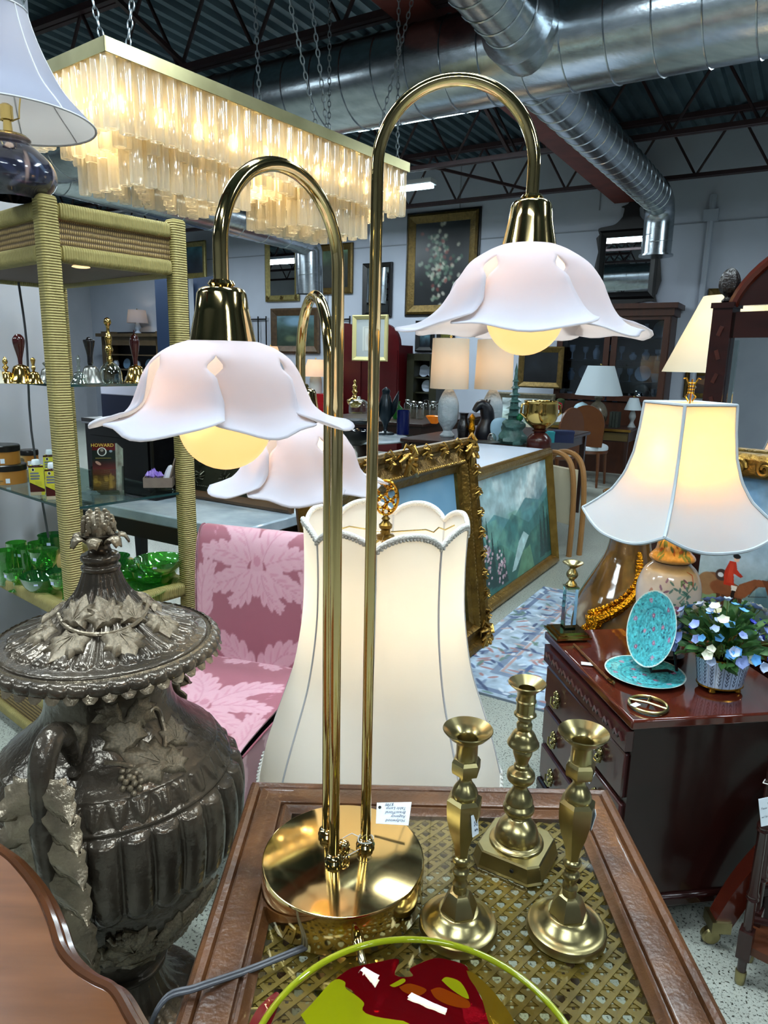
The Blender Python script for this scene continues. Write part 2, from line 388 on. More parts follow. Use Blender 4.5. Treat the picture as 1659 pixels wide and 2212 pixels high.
# flared collar at duct's left end
b = MB(); b.tube([B(-6.34, DB, DZ), B(-6.28, DB, DZ)], DR+.03, 40); struct('ceiling_duct_collar', b, M_galv)
duct('ceiling_duct', [(-1.72, DB+.15, DZ+.02), (-1.74, 8.62, 3.2), (-1.74, 8.78, 3.16), (-1.74, 8.86, 3.06), (-1.74, 8.88, 2.95), (-1.74, 8.88, 2.62)], .165, 'galvanised branch duct turning down at the wall', .2)
b = MB(); b.tube([B(-1.74, 8.88, 2.62), B(-1.74, 8.88, 2.60)], .19, 28); struct('ceiling_duct_collar', b, M_galv)
duct('ceiling_duct', [(-1.56, DB-.1, DZ+.0), (-1.62, .6, DZ+.12)], .16, 'galvanised branch duct joining the large duct', .14)
b = MB(); b.tube([B(-1.56, DB-.33, DZ), B(-1.56, DB-.05, DZ)], .2, 24); struct('ceiling_duct_collar', b, M_galv)
# far left duct with an elbow
duct('ceiling_duct', [(-6.2, 2.2, 3.0), (-6.5, 8.2, 3.05), (-6.55, 8.5, 3.02), (-6.56, 8.62, 2.9), (-6.56, 8.64, 2.3)], .2, 'far galvanised duct ending in an elbow by the left mirrors', .5)
# fluorescent fixtures
M_tube = mat('fluorescent_tube', '#e8ffff', .4, emit='#d8f4ff', estr=7)
M_tube.cycles.emission_sampling = 'NONE'
M_hous = mat('fixture_enamel', '#d5dade', .4)
proto = None
for i, (a, b_, z) in enumerate(FIX):
    if proto is None:
        root = thing('fluorescent_fixture', 'lit fluorescent fixture whose end shows past the glass chandelier', 'light fixture', B(a, b_, z), -PHI, 'fluorescent ceiling fixtures')
        h = MB(); h.box((0, 0, 0), (1.3, .16, .05)); part('housing', h, M_hous, root)
        for s in (-1, 1):
            t = MB(); t.tube([(-.62, s*.045, -.045), (.62, s*.045, -.045)], .019, 8); part('tube', t, M_tube, root)
        for s in (-1, 1):
            t = MB(); t.tube([(s*.5, 0, .02), (s*.5, 0, .06)], .006, 5); part('hanger', t, M_hous, root)
        proto = root
    else: copytree(proto, loc=B(a, b_, z), label='fluorescent fixture showing as a thin strip under the large duct' if i == 1 else 'long twin tube fluorescent fixture hung from the joists')
# plain square pillar at the left
pl = ad(64, 60, 3.5); pa, pb, _ = ab(pl)
b = MB(); b.box((pa-.5, pb-.3, 2.02), (1.0, .6, 4.04)); bstruct('wall_pillar', b, M_wallL)
# ---------------------------------------------------------------- foreground: cane table, lamp, candlesticks, bowl
def mitre_frame(parent, W, H, prof, m, M=None, name='frame_rail'):
    """four mitred rails; prof = [(inset, height)] from the outer edge inwards; plane x,y, height along z"""
    out = []
    C = [(-W/2, -H/2), (W/2, -H/2), (W/2, H/2), (-W/2, H/2)]; I = [(1, 1), (-1, 1), (-1, -1), (1, -1)]
    for k in range(4):
        (x0, y0), (x1, y1) = C[k], C[(k+1) % 4]; (i0, j0), (i1, j1) = I[k], I[(k+1) % 4]; e = .0004
        b = MB(); A = [(x0+i0*d, y0+j0*d, h) for d, h in prof]; Z = [(x1+i1*d, y1+j1*d, h) for d, h in prof]
        n = len(A); b.add(A+Z, [(i, i+1, n+i+1, n+i) for i in range(n-1)]+[tuple(range(n)), tuple(range(n, 2*n)), (n-1, 0, n, 2*n-1)], M)
        out.append(part(name, b, m, parent, 30))
    return out
M_oakdist = mat('distressed_brown_wood', '#331d10', .34, col2='#6a4324', scale=7, stretch=(2, 2, 2), detail=8, bump=.15, bscale=70, coat=.25, contrast=.55)
M_cane = mat('cane_strand', '#8f742e', .45, col2='#5f4a1c', scale=30)
M_pane = clear_glass('table_glass', '#f4f6f0', .05)
M_brass = mat('polished_brass', '#d8bf7e', .13, metal=1., col2='#c0a55e', scale=3)
M_brassP = mat('lamp_brass', '#e0c58a', .09, metal=1.)
M_brassD = mat('aged_brass', '#b3a678', .28, metal=1., col2='#8d8258', scale=26, contrast=.8)
ZT = .676; TX0, TX1, TY0, TY1 = -.209, .379, .42, 1.02; TCX, TCY = (TX0+TX1)/2, (TY0+TY1)/2; TW, TD = TX1-TX0, TY1-TY0
tb = thing('cane_top_table', 'brown wood side table with caned panel under glass top', 'table', (TCX, TCY, 0))
RW = .078
prof = [(0, -.05), (0, -.012), (.004, -.004), (.010, -.001), (.017, -.003), (.020, -.008), (.0225, -.008), (.024, -.001), (.028, 0), (.056, 0), (.0585, -.001), (.060, -.006), (.0625, -.006), (.064, -.001), (.068, 0), (.071, -.003), (RW, -.007), (RW, -.05)]
mitre_frame(tb, TW, TD, prof, M_oakdist, TR((0, 0, ZT)), 'top_rail')
b = MB(); b.box((0, 0, ZT-.0085), (TW-2*RW+.004, TD-2*RW+.004, .003)); part('glass_pane', b, M_pane, tb)
b = MB(); pc = .0225; hw, hd = TW/2-RW+.004, TD/2-RW+.004; z0 = ZT-.017
for i in range(-20, 21):
    for s in (-1, 1):
        x = i*pc+s*pc*.18
        if abs(x) < hw: b.box((x, 0, z0), (.0042, 2*hd, .0012))
        if abs(x) < hd: b.box((0, x, z0+.001), (2*hw, .0042, .0012))
for k in range(-32, 32):
    for s in (-1, 1):
        # y = s*x + (k+.5)*pc, clipped to the panel
        c = (k+.5)*pc; xs = []
        lo, hi = -hw, hw
        ya, yb = -hd, hd
        x1, x2 = sorted(((ya-c)/s, (yb-c)/s)); lo, hi = max(lo, x1), min(hi, x2)
        if hi-lo > .01:
            xm = (lo+hi)/2; L = (hi-lo)*math.sqrt(2)
            b.box((xm, s*xm+c, z0+.0024+(.0012 if s > 0 else 0)), (L, .0054, .0012), rz=math.atan2(s, 1))
tag(part('cane_webbing', b, M_cane, tb), kind='stuff')
for sx in (-1, 1):
    for sy in (-1, 1):
        b = MB(); b.lathe(smooth_prof([(.014, 0), (.018, .03), (.022, .3), (.026, .5), (.03, .57), (.03, .63)], 3), 12, TR((sx*(TW/2-.05), sy*(TD/2-.05), 0))); part('leg', b, M_oakdist, tb)
for (c, d) in (((0, -TD/2+.03, ZT-.09), (TW-.06, .02, .085)), ((0, TD/2-.03, ZT-.09), (TW-.06, .02, .085)), ((-TW/2+.03, 0, ZT-.09), (.02, TD-.06, .085)), ((TW/2-.03, 0, ZT-.09), (.02, TD-.06, .085))):
    b = MB(); b.box(c, d); part('apron', b, M_oakdist, tb)
b = MB(); b.box((0, 0, .16), (TW-.1, TD-.1, .016)); part('lower_shelf', b, mat('dark_wood', '#1c100b', .5), tb)
ZG = ZT-.0065   # glass surface
# --- the brass lamp
LC = Vec((-.043, .784, ZG)); LB = .055
M_shade = mixmat('frosted_petal_glass', [('D', '#d3d7e6', 0, .5), ('T', '#f8ebe2', 0, .5)])
def bulb_mat():
    m = mat('warm_globe_bulb', '#ffe0b0', .35, emit='#ffc873', estr=1.0); return m
M_bulb = bulb_mat()
lamp = thing('flower_shade_lamp', 'polished brass lamp with three curved arms and frosted white flower shades', 'lamp', LC)
b = MB(); b.lathe([(.0, 0), (.103, 0), (.1045, .002), (.1045, LB-.003), (.1035, LB-.0005), (.102, LB), (0, LB)], 96); part('base', b, M_brassP, lamp)
def flower(parent, M, rot=0, rs=1., zs=1.):
    """six overlapping petals with tear-shaped slits below a rounded crown"""
    b = MB()
    P = smooth_prof([(.030, .0), (.044, -.006), (.062, -.018), (.074, -.034), (.083, -.052), (.094, -.070), (.112, -.085), (.137, -.092)], 4)
    P = [(r*(1+(rs-1)*min(1, max(0, (r-.045)/.05))), z*zs) for r, z in P]
    n = len(P)-1
    npet = 6
    # crown
    G = []
    ic = 7
    for i in range(ic+1):
        r, z = P[i]; G.append([(r*math.cos(2*math.pi*k/96+rot-math.pi/6), r*math.sin(2*math.pi*k/96+rot-math.pi/6), z) for k in range(96)])
    b.sheet(G, M, closed=True)
    for p in range(npet):
        th0 = 2*math.pi*p/npet+rot; G = []; m_ = 16
        big = 1.0+.10*math.sin(p*2.1+.4)
        for i in range(ic, n+1):
            t = (i-ic)/(n-ic); row = []
            half = math.pi/npet*(1.0-.20*(math.sin(math.pi*t/.34)**2 if t < .34 else 0)+.20*min(1, max(0, t-.2)*2.2))
            for j_ in range(m_+1):
                u = -1+2*j_/m_; th = th0+u*half
                tt = t*(1-.10*abs(u)**3-.05*(1-math.cos(u*9.))*.5*t)
                q = (ic+tt*(n-ic)); k = min(int(q), n-1); f = q-k
                r = P[k][0]*(1-f)+P[k+1][0]*f; z = P[k][1]*(1-f)+P[k+1][1]*f
                dr = .0045*u*min(1, t*3)                       # one edge laps over the next petal
                r = r*(1+(big-1)*t*t)+dr-.010*abs(u)**2.5*t; z += .007*abs(u)**2.5*t*t+.003*math.sin(u*5+p)*t*t
                row.append((r*math.cos(th), r*math.sin(th), z))
            G.append(row)
        b.sheet(G, M)
    me = b.mesh('shade', 70); bm = bmesh.new(); bm.from_mesh(me); bmesh.ops.remove_doubles(bm, verts=bm.verts, dist=2e-5); bmesh.ops.recalc_face_normals(bm, faces=bm.faces); bm.to_mesh(me); bm.free()
    o = link('shade', me, M_shade, parent); s_ = o.modifiers.new('thick', 'SOLIDIFY'); s_.thickness = .0014; s_.offset = 0
    return o
def arm(p0, deg, span, z_apex, z_cup, rot, rs, zs=1.):
    d = Vec((math.cos(R(deg)), math.sin(R(deg)), 0)); r = span/2; p0 = Vec((p0[0], p0[1], 0))-Vec((LC.x, LC.y, 0)); za, zc = z_apex-LC.z, z_cup-LC.z
    pts = [p0+Vec((0, 0, LB)), p0+Vec((0, 0, (za-r)*.5)), p0+Vec((0, 0, za-r-.03))]
    for i in range(33):
        t = math.pi*i/32; pts.append(p0+d*(r-r*math.cos(t))+Vec((0, 0, za-r+r*math.sin(t))))
    pts.append(p0+d*span+Vec((0, 0, zc)))
    b = MB(); b.tube(pts, .0067, 20); a = part('arm', b, M_brassP, lamp)
    b = MB(); b.lathe([(.0066, 0), (.012, 0), (.0125, .003), (.010, .006), (.011, .009), (.0088, .012), (.0066, .013)], 24, TR(p0+Vec((0, 0, LB)))); part('collar', b, M_brassP, a)
    e = p0+d*span; T = TR(e+Vec((0, 0, zc)))
    b = MB(); b.lathe([(.0066, .007), (.010, .006), (.012, .003), (.010, .001), (.0135, 0)], 24, T); part('collar', b, M_brassP, a)
    b = MB(); b.lathe([(.0, 0), (.016, 0), (.0195, -.0015), (.0215, -.005), (.0235, -.02), (.0295, -.0475), (.0285, -.0475), (.02, -.01)], 48, T); part('socket_cup', b, M_brassP, a)
    flower(a, TR(e+Vec((0, 0, zc-.046))), rot, rs, zs)
    b = MB(); b.ball(e+Vec((0, 0, zc-.118)), .042, 32, 20); part('globe_bulb', b, M_bulb, a)
    for k in range(2):
        L = bpy.data.lights.new('bulb_light', 'POINT'); L.energy = .20; L.color = (1, .66, .40); L.shadow_soft_size = .012
        o = bpy.data.objects.new('bulb_light', L); COL.objects.link(o); o.location = LC+e+Vec((.046*math.cos(1+k*math.pi), .046*math.sin(1+k*math.pi), zc-.098))
zr, zl, zb_ = ay(990, 166, .79).z, ay(598, 357, .70).z, ay(690, 640, .90).z
dr = Vec((-.015+.165*math.cos(R(-4)), .802+.165*math.sin(R(-4)), 0)); dl = Vec((-.054+.165*math.cos(R(236)), .771+.165*math.sin(R(236)), 0)); db = Vec((-.067+.165*math.cos(R(108.5)), .821+.165*math.sin(R(108.5)), 0))
zcr, zcl = ay(1145, 434, dr.y).z, ay(488, 622, dl.y).z
arm((-.015, .802), -4, .165, zr, zcr, .30, 1.04)
arm((-.054, .771), 236, .165, zl, zcl, .12, .83, .80)
arm((-.067, .821), 108.5, .165, zb_, zb_-.0825-(zl-.0825-zcl), .55, .95)
b = MB(); b.lathe(smooth_prof([(.0, .022), (.006, .020), (.0085, .014), (.0085, .007), (.006, .002), (.009, 0)], 3), 20, TR((-.0, .0, LB))); part('finial_nut', b, M_brassP, lamp)
sw = az(802, 1975, ZG+.02)
for prof_, m in (([(.0075, 0), (.0075, .010), (.0055, .014), (.0055, .02)], M_brassP), ([(.004, .02), (.0045, .022), (.0045, .036), (.003, .038), (0, .038)], mat('nickel_switch', '#c8c6bf', .2, metal=1.))):
    b = MB(); b.lathe(prof_, 16, TR((.023, -.1020, .026), (R(90), 0, R(12)))); part('switch', b, m, lamp)
# cord from the lamp base, across the table and over its left edge
M_cord = mat('grey_lamp_cord', '#4a4c52', .45)
cpts = []
for px, py, dz in ((866, 1935, .03), (872, 1950, .012), (858, 1972, .006), (800, 1996, .006), (700, 2030, .006), (620, 2062, .006), (540, 2094, .006), (470, 2118, .012), (420, 2135, .014)):
    cpts.append(az(px, py, ZG+dz)-LC)
e = cpts[-1]; cpts += [e+Vec((-.03, -.012, -.004)), e+Vec((-.045, -.03, -.05)), e+Vec((-.05, -.04, -.2)), e+Vec((-.05, -.03, -.45)), e+Vec((-.06, .02, -.65))]
cpts = [Vec(q) for q in smooth_prof([tuple(p) for p in cpts], 6)]
for s in (-1, 1):
    b = MB(); b.tube([p+Vec((0, s*.0017, s*.0008)) for p in cpts], .0023, 8); part('cord', b, M_cord, lamp)
b = MB(); b.lathe([(.006, 0), (.008, .001), (.008, .004), (.0045, .005)], 16, TR(az(868, 1928, ZG+.03)-LC+Vec((0, .004, 0)), (R(90), 0, R(35)))); part('grommet', b, mat('black_rubber', '#0d0d0e', .5), lamp)
# twist tie and hand written price tag
M_card = mat('white_card', '#e3edf6', .6)
M_ink = mat('blue_black_ink', '#26344f', .6)
M_str = mat('white_string', '#d9d9d4', .7)
tg = thing('price_tag', 'white handwritten price tag lying on the brass lamp base', 'price tag', az(849, 1766, ZG+LB+.012)+Vec((0, 0, .0)), R(171))
Ttag = TR((0, 0, .006), (R(-26), R(7), 0))
b = MB(); b.prism([(-.0245, -.017), (.0245, -.0155), (.0225, .0145), (-.0225, .0165)], 0, .0006, Ttag); part('card', b, M_card, tg)
for k, t in enumerate(('Hollywood', 'Regency', 'Brass/Floral', 'Table Lamp', '$395')):
    me = text_mesh(t, .0060, .3); o = link('lettering', me, M_ink, tg, M=Ttag @ TR((-.018+.0035*(k == 4)*5, .0085-.0058*k, .0012)))
b = MB(); b.lathe([(.0022, 0), (.0022, .0004)], 12, Ttag @ TR((.0195, -.0085, .0008))); part('punched_hole', b, mat('black_void', '#0b0a0b', .7), tg)
pt = az(790, 1812, ZG+LB+.014)
b = MB(); sp_ = [pt+Vec((.010*math.cos(x)+.000, .010*math.sin(x), .001*math.sin(3*x))) for x in [2*math.pi*i/20 for i in range(19)]]
b.tube(sp_+[az(760, 1800, ZG+LB+.012), az(738, 1812, ZG+LB+.008), az(722, 1838, ZG+LB+.012)], .0007, 5)
b2 = [az(783, 1818, ZG+LB+.006), az(775, 1835, ZG+LB+.002), az(752, 1848, ZG+LB+.001), az(738, 1850, ZG+LB+.001)]
b.tube(b2, .0006, 5); b.tube([az(722, 1790, ZG+LB+.012), az(700, 1793, ZG+LB+.012), az(694, 1790, ZG+LB+.013)], .0007, 5)
tag(part('twist_tie', b, M_str, None), 'white twisted wire tie wound round the lamp poles', 'wire tie')
# --- candlesticks
def candle_hex(loc, rz, label, sticker=None):
    c = thing('brass_candlestick', label, 'candlestick', loc, rz, 'matching pair of faceted brass candlesticks')
    b = MB(); b.lathe([(0, 0), (.046, 0), (.048, .002), (.048, .009), (.0465, .012), (.043, .0135), (.040, .0135), (.034, .018), (.028, .0245), (.0245, .0285), (.0225, .029), (0, .029)], 64); part('foot', b, M_brassD, c)
    b = MB(); b.lathe([(.0225, .0285), (.0235, .031), (.017, .047), (.0125, .053), (.0085, .0545)], 6); part('facet_collar', b, M_brassD, c, 20)
    b = MB(); b.lathe(smooth_prof([(.0085, .05), (.0085, .062), (.0095, .065), (.0082, .068), (.0072, .073), (.0098, .0795), (.0105, .083), (.0078, .087), (.0075, .091), (.0105, .096), (.0105, .101), (.008, .104)], 3), 28); part('lower_stem', b, M_brassD, c)
    b = MB(); b.lathe([(.008, .103), (.0085, .106), (.010, .118), (.0165, .138), (.0205, .155), (.0215, .170), (.0215, .180), (.017, .1835), (.0125, .184)], 6); part('facet_baluster', b, M_brassD, c, 20)
    b = MB(); b.lathe(smooth_prof([(.015, .183), (.0155, .189), (.0125, .196), (.0085, .202), (.0072, .207), (.0085, .212)], 3), 28); part('upper_stem', b, M_brassD, c)
    b = MB(); b.lathe([(.009, .211), (.0165, .215), (.0175, .219), (.0175, .229), (.0150, .233), (.0125, .234)], 6); part('facet_knop', b, M_brassD, c, 20)
    b = MB(); b.lathe([(.0125, .233), (.0125, .252), (.0150, .256), (.022, .261), (.0285, .2685), (.029, .2695), (.0285, .2705), (.021, .265), (.0125, .259), (.0118, .257), (.0112, .240), (0, .240)], 48); part('candle_cup', b, M_brassD, c)
    if sticker:
        b = MB(); b.box((0, 0, 0), (.011, .0006, .026)); T = TR((.0155*math.sin(R(28)), -.0192, .158), (R(-8), 0, R(30)))
        o = part('price_sticker', b, M_card, c, M=T); link('lettering', text_mesh(sticker, .0075, .2), M_ink, o, M=TR((.0035, -.0006, -.009), (R(90), R(-90), 0)))
    return c
candle_hex(az(990, 1985, ZG+.014)-Vec((0, 0, .014)), R(12), 'faceted brass candlestick with round foot beside lamp base, priced $20', '$ 20')
candle_hex(az(1224, 1992, ZG+.014)-Vec((0, 0, .014)), R(4), 'faceted brass candlestick with round foot close to table side rail')
b = MB(); b.box((0, 0, 0), (.0006, .011, .022)); o = part('price_sticker', b, M_card, [q for q in bpy.data.objects if q.name == 'brass_candlestick.001'][0], M=TR((.0195, -.0035, .158), (0, R(10), R(-15))))
cs = thing('brass_candlestick', 'turned brass candlestick on square clipped-corner base behind the faceted pair', 'candlestick', az(1115, 1820, ZG+.02)-Vec((0, 0, .02)), R(-31))
def oct(h, c): return [(-h+c, -h), (h-c, -h), (h, -h+c), (h, h-c), (h-c, h), (-h+c, h), (-h, h-c), (-h, -h+c)]
b = MB()
for (h1, c1, z1, h2, c2, z2) in ((.051, .015, 0, .0495, .0145, .003), (.0495, .0145, .003, .0455, .013, .0215), (.0455, .013, .0215, .0435, .0125, .0235)):
    v = [(x, y, z1) for x, y in oct(h1, c1)]+[(x, y, z2) for x, y in oct(h2, c2)]; b.add(v, [(i, (i+1) % 8, 8+(i+1) % 8, 8+i) for i in range(8)])
b.add([(x, y, .0235) for x, y in oct(.0435, .0125)], [tuple(range(8))]); b.add([(x, y, 0) for x, y in oct(.051, .015)], [tuple(range(8))[::-1]])
part('square_base', b, M_brassD, cs, 20)
b = MB(); b.lathe([(.0028, 0), (.0028, .0015), (.0018, .0015), (.0018, .0004), (0, .0004)], 12, TR((.012, -.0478, .0125), (R(102), 0, 0))); part('peg_hole', b, M_dark, cs)
b = MB(); b.lathe(smooth_prof([(.038, .0235), (.037, .027), (.031, .0295), (.0305, .033), (.0295, .040), (.0255, .050), (.0185, .058), (.0135, .062), (.0125, .0655)], 3), 48); part('dome', b, M_brassD, cs)
b = MB(); b.lathe(smooth_prof([(.0125, .065), (.018, .068), (.0215, .074), (.0215, .079), (.0175, .085), (.0195, .087), (.0165, .096), (.0105, .106), (.0095, .112), (.0125, .115), (.018, .120), (.0195, .126), (.0180, .132), (.0125, .136), (.010, .138), (.0105, .142), (.0085, .145), (.0095, .150), (.0130, .160), (.0130, .166), (.0110, .170), (.0135, .172)], 3), 40); part('baluster', b, M_brassD, cs)
b = MB(); b.lathe(smooth_prof([(.0135, .171), (.021, .173), (.0215, .1765), (.0185, .182), (.0165, .187), (.0135, .192), (.0095, .1955), (.0105, .199), (.0105, .204), (.0085, .208), (.0095, .211), (.0085, .2145), (.0145, .217), (.0150, .2195), (.0125, .222)], 3), 40); part('knop', b, M_brassD, cs)
b = MB(); b.lathe([(.0125, .221), (.0125, .236), (.0138, .2375), (.0138, .239), (.0125, .2405), (.0125, .2505), (.015, .254), (.0245, .2625), (.0255, .2638), (.0245, .265), (.0155, .2585), (.0112, .256), (.0108, .238), (0, .238)], 48); part('candle_cup', b, M_brassD, cs)
# --- blown glass bowl with swirls
bw = thing('glass_bowl', 'blown glass bowl with lime rim and red, yellow and orange swirls', 'bowl', (.040, .4725, ZG+.0006))
M_bgl = clear_glass('bowl_glass', '#f6f2e2', .05)
ctrl = smooth_prof([(.0, .012), (.03, .0125), (.07, .017), (.105, .034), (.132, .060), (.150, .084)], 6)
octl = [(r+.001, z-.007) for r, z in ctrl]
b = MB(); b.lathe(ctrl, 96, caps=False); part('bowl_inner', b, M_bgl, bw, 60)
b = MB(); b.lathe([(0, 0), (.045, 0), (.048, .004)]+[q for q in octl if q[0] > .05], 96, caps=False); part('bowl_outer', b, M_bgl, bw, 60)
b = MB(); b.tube([(.1508*math.cos(x), .1508*math.sin(x), .0815) for x in [2*math.pi*i/96 for i in range(96)]], .0032, 10, closed=True); part('rim', b, clear_glass('lime_glass', '#c8d428', .12, body=.75), bw)
def bowl_z(r):
    for (r0, z0_), (r1, z1_) in zip(ctrl[:-1], ctrl[1:]):
        if r0 <= r <= r1+1e-9: return z0_+(z1_-z0_)*(r-r0)/max(1e-9, r1-r0)
    return ctrl[-1][1]
def on_bowl(px, py):
    """where the sight line meets the inside of the bowl (bowl's own axes)"""
    r = ray(px, py); c = Vec((.040, .4725, ZG)); t = (ZG+.083-EYE)/r.z
    for _ in range(400):
        p = CAMP+r*t-c
        if p.z < bowl_z(math.hypot(p.x, p.y)) or math.hypot(p.x, p.y) > .1495: break
        t += .0008
    return p.x, p.y
def swirl(name, pix, m, lift):
    pts = [on_bowl(360+x*.5907, 1900+y*.5907) for x, y in pix]
    bb = bmesh.new()
    P = [Vec((x, y, 0)) for x, y in smooth_prof(pts+[pts[0]], 4)[:-1]]
    f = bb.faces.new([bb.verts.new(p) for p in P]); bmesh.ops.triangulate(bb, faces=[f])
    for _ in range(4):
        bmesh.ops.subdivide_edges(bb, edges=[e for e in bb.edges if e.calc_length() > .008], cuts=1)
        bmesh.ops.triangulate(bb, faces=bb.faces[:])
    for v in bb.verts: v.co.z = bowl_z(math.hypot(v.co.x, v.co.y))-lift
    me = bpy.data.meshes.new(name); bb.to_mesh(me); bb.free(); me.polygons.foreach_set('use_smooth', [True]*len(me.polygons)); return link(name, me, m, bw)
M_red = clear_glass('ruby_glass', '#8f0b1c', .06, body=.72); M_lime = clear_glass('opaque_lime_glass', '#cfdc20', .06, body=.97); M_org = clear_glass('amber_glass', '#c85a12', .06, body=.9); M_olv = clear_glass('olive_glass', '#a8882a', .06, body=.7)
swirl('ruby_swirl', [(610, 365), (680, 320), (790, 292), (850, 288), (835, 345), (900, 350), (890, 320), (960, 290), (1010, 285), (1090, 310), (1112, 352), (1175, 480), (1190, 560), (1100, 700), (700, 700), (640, 560), (690, 430), (650, 385)], M_red, .0026)
swirl('ruby_swirl', [(300, 528), (335, 465), (400, 408), (412, 440), (372, 540), (320, 600)], M_red, .0026)
swirl('lime_swirl', [(490, 495), (600, 378), (650, 375), (655, 400), (692, 425), (722, 455), (728, 492), (890, 530), (780, 640), (560, 580)], M_lime, .0008)
swirl('lime_swirl', [(1005, 372), (1025, 358), (1075, 380), (1105, 440), (1050, 412)], M_lime, .0005)
swirl('amber_swirl', [(965, 402), (1000, 394), (1060, 418), (1104, 442), (1104, 470), (1040, 460), (985, 436)], M_org, .0016)
swirl('amber_swirl', [(850, 392), (890, 380), (950, 402), (920, 424), (870, 410)], M_org, .0016)
swirl('olive_swirl', [(1096, 330), (1135, 350), (1205, 420), (1275, 528), (1250, 620), (1185, 540), (1150, 430), (1108, 362)], M_olv, .0014)
swirl('lime_swirl', [(815, 390), (862, 364), (872, 376), (835, 396)], M_lime, .0007)
# --- polished scalloped wooden table at the lower left corner
M_wal = mat('polished_walnut', '#59361c', .2, col2='#75492a', scale=3, stretch=(2, 14, 6), detail=6, coat=.5, contrast=.6)
M_wale = mat('dark_walnut_edge', '#3d2210', .22, col2='#56311a', scale=12, coat=.5)
ZW = .72
st = thing('scalloped_wood_table', 'polished walnut table with a scalloped moulded edge', 'table', (-.5, .33, 0))
edge = [az(*p, ZW) for p in ((-120, 1762), (0, 1832), (45, 1872), (85, 1925), (112, 1985), (132, 2045), (165, 2085), (205, 2112), (238, 2128), (258, 2150), (280, 2190), (300, 2225), (318, 2270), (320, 2340))]
ol = [(p.x+.5, p.y-.33) for p in edge]; ol = smooth_prof(ol, 5)+[(-.12, -.25), (-.42, -.25), (-.42, .42)]
b = MB(); b.prism(ol, ZW-.022, ZW-.002); part('table_top', b, M_wal, st)
b = MB(); ep = [(x, y, ZW-.004) for x, y in ol[:-3]]; b.tube(ep, .0065, 8); part('edge_moulding', b, M_wale, st)
b = MB(); b.tube([(x+.008, y+.003, ZW-.016) for x, y in ol[:-3]], .0075, 8); part('edge_moulding', b, M_wale, st)
b = MB(); b.lathe(smooth_prof([(.11, .0), (.12, .02), (.05, .06), (.03, .12), (.045, .3), (.03, .5), (.05, .68), (.09, .699)], 4), 24, TR((-.26, .05, 0))); part('pedestal', b, M_wale, st)
# ---------------------------------------------------------------- tall bell shade lamp behind the table
def fabric(name, c1, c2, t=.5): return mixmat(name, [('D', c1, 0, 1-t), ('T', c2, 0, t)])
M_cream = fabric('cream_silk_shade', '#e9e6e0', '#f4ead4', .45)
M_trim = mat('cream_braid', '#cfcdc6', .8, bump=.5, bscale=300)
M_seam = mat('shade_seam', '#b4b4b6', .8)
M_gold = mat('gilt_brass', '#c08a30', .25, metal=1.)
def pt_light(loc, e, col=(1, .72, .42), r=.04):
    L = bpy.data.lights.new('lamp_light', 'POINT'); L.energy = e; L.color = col; L.shadow_soft_size = r
    o = bpy.data.objects.new('lamp_light', L); COL.objects.link(o); o.location = loc; return o
BLx, BLy = ad(833, 1140, 1.33).x, ad(833, 1140, 1.33).y
bl = thing('floor_lamp', 'floor lamp with a large cream scalloped bell shade and gilt scroll finial', 'lamp', (BLx, BLy, 0))
zt, zb = ad(833, 1150, 1.33).z, ad(833, 1650, 1.33).z
rp = smooth_prof([(.160, 0), (.158, .12), (.160, .28), (.168, .42), (.182, .56), (.205, .70), (.229, .84), (.252, 1.0)], 6)
NT = 16*10; th_s = R(-96)
G = []
for i, (r, t) in enumerate(rp):
    row = []
    for k in range(NT):
        th = 2*math.pi*k/NT; ph = ((th-th_s) % (math.pi/4))/(math.pi/4); q = 1-.035*abs(2*ph-1)**2*0+.012*math.sin(math.pi*ph)
        z = zt+(zb-zt)*t
        up_ = .032*(math.sin(math.pi*ph)**.6)*max(0, 1-t*9); dn = .022*(math.sin(math.pi*ph)**.6)*max(0, (t-.9)*10)
        row.append((r*q*math.cos(th), r*q*math.sin(th), z+up_-dn))
    G.append(row)
b = MB(); b.sheet(G, closed=True); part('shade', b, M_cream, bl, 60)
for row, nm in ((G[0], 'top_braid'), (G[-1], 'bottom_braid')):
    b = MB(); b.tube(row, .0055, 7, closed=True)
    for k, p in enumerate(row):
        c = 1.012; b.ball((p[0]*c, p[1]*c, p[2]-.0055 if nm[0] == 't' else p[2]+.005), .0034, 6, 4)
    part(nm, b, M_trim, bl, 60)
for s in range(8):
    th = th_s+s*math.pi/4; b = MB(); b.tube([(r*1.001*math.cos(th), r*1.001*math.sin(th), zt+(zb-zt)*t) for r, t in rp], .0022, 6); part('seam', b, M_seam, bl)
zs = zt-.012
for k in range(3):
    a = R(25+120*k); d = Vec((math.cos(a), math.sin(a), 0)); b = MB()
    b.tube([d*.012+Vec((0, 0, zs+.012)), d*.09+Vec((0, 0, zs+.01)), d*.108+Vec((0, 0, zs+.003)), d*.12+Vec((0, 0, zs+.012)), d*.135+Vec((0, 0, zs+.006)), d*.157+Vec((0, 0, zs+.014))], .0016, 6); part('spider_arm', b, M_brass, bl)
for s in (-1, 1):
    b = MB(); b.tube(smooth_prof([(s*.008, 0, zs), (s*.03, .0, zs-.02), (s*.05, 0, zs-.06), (s*.052, 0, zs-.14), (s*.02, 0, zs-.2)], 4), .003, 8); part('harp', b, M_brass, bl)
b = MB(); b.lathe([(.014, -.004), (.018, 0), (.018, .006), (.010, .009), (.009, .018), (.013, .022), (.0135, .028), (.010, .031), (.006, .036), (.009, .040), (.004, .046)], 20, TR((0, 0, zs))); part('finial_stem', b, mat('dark_brass', '#6e5526', .35, metal=1.), bl)
b = MB(); zf = zs+.046
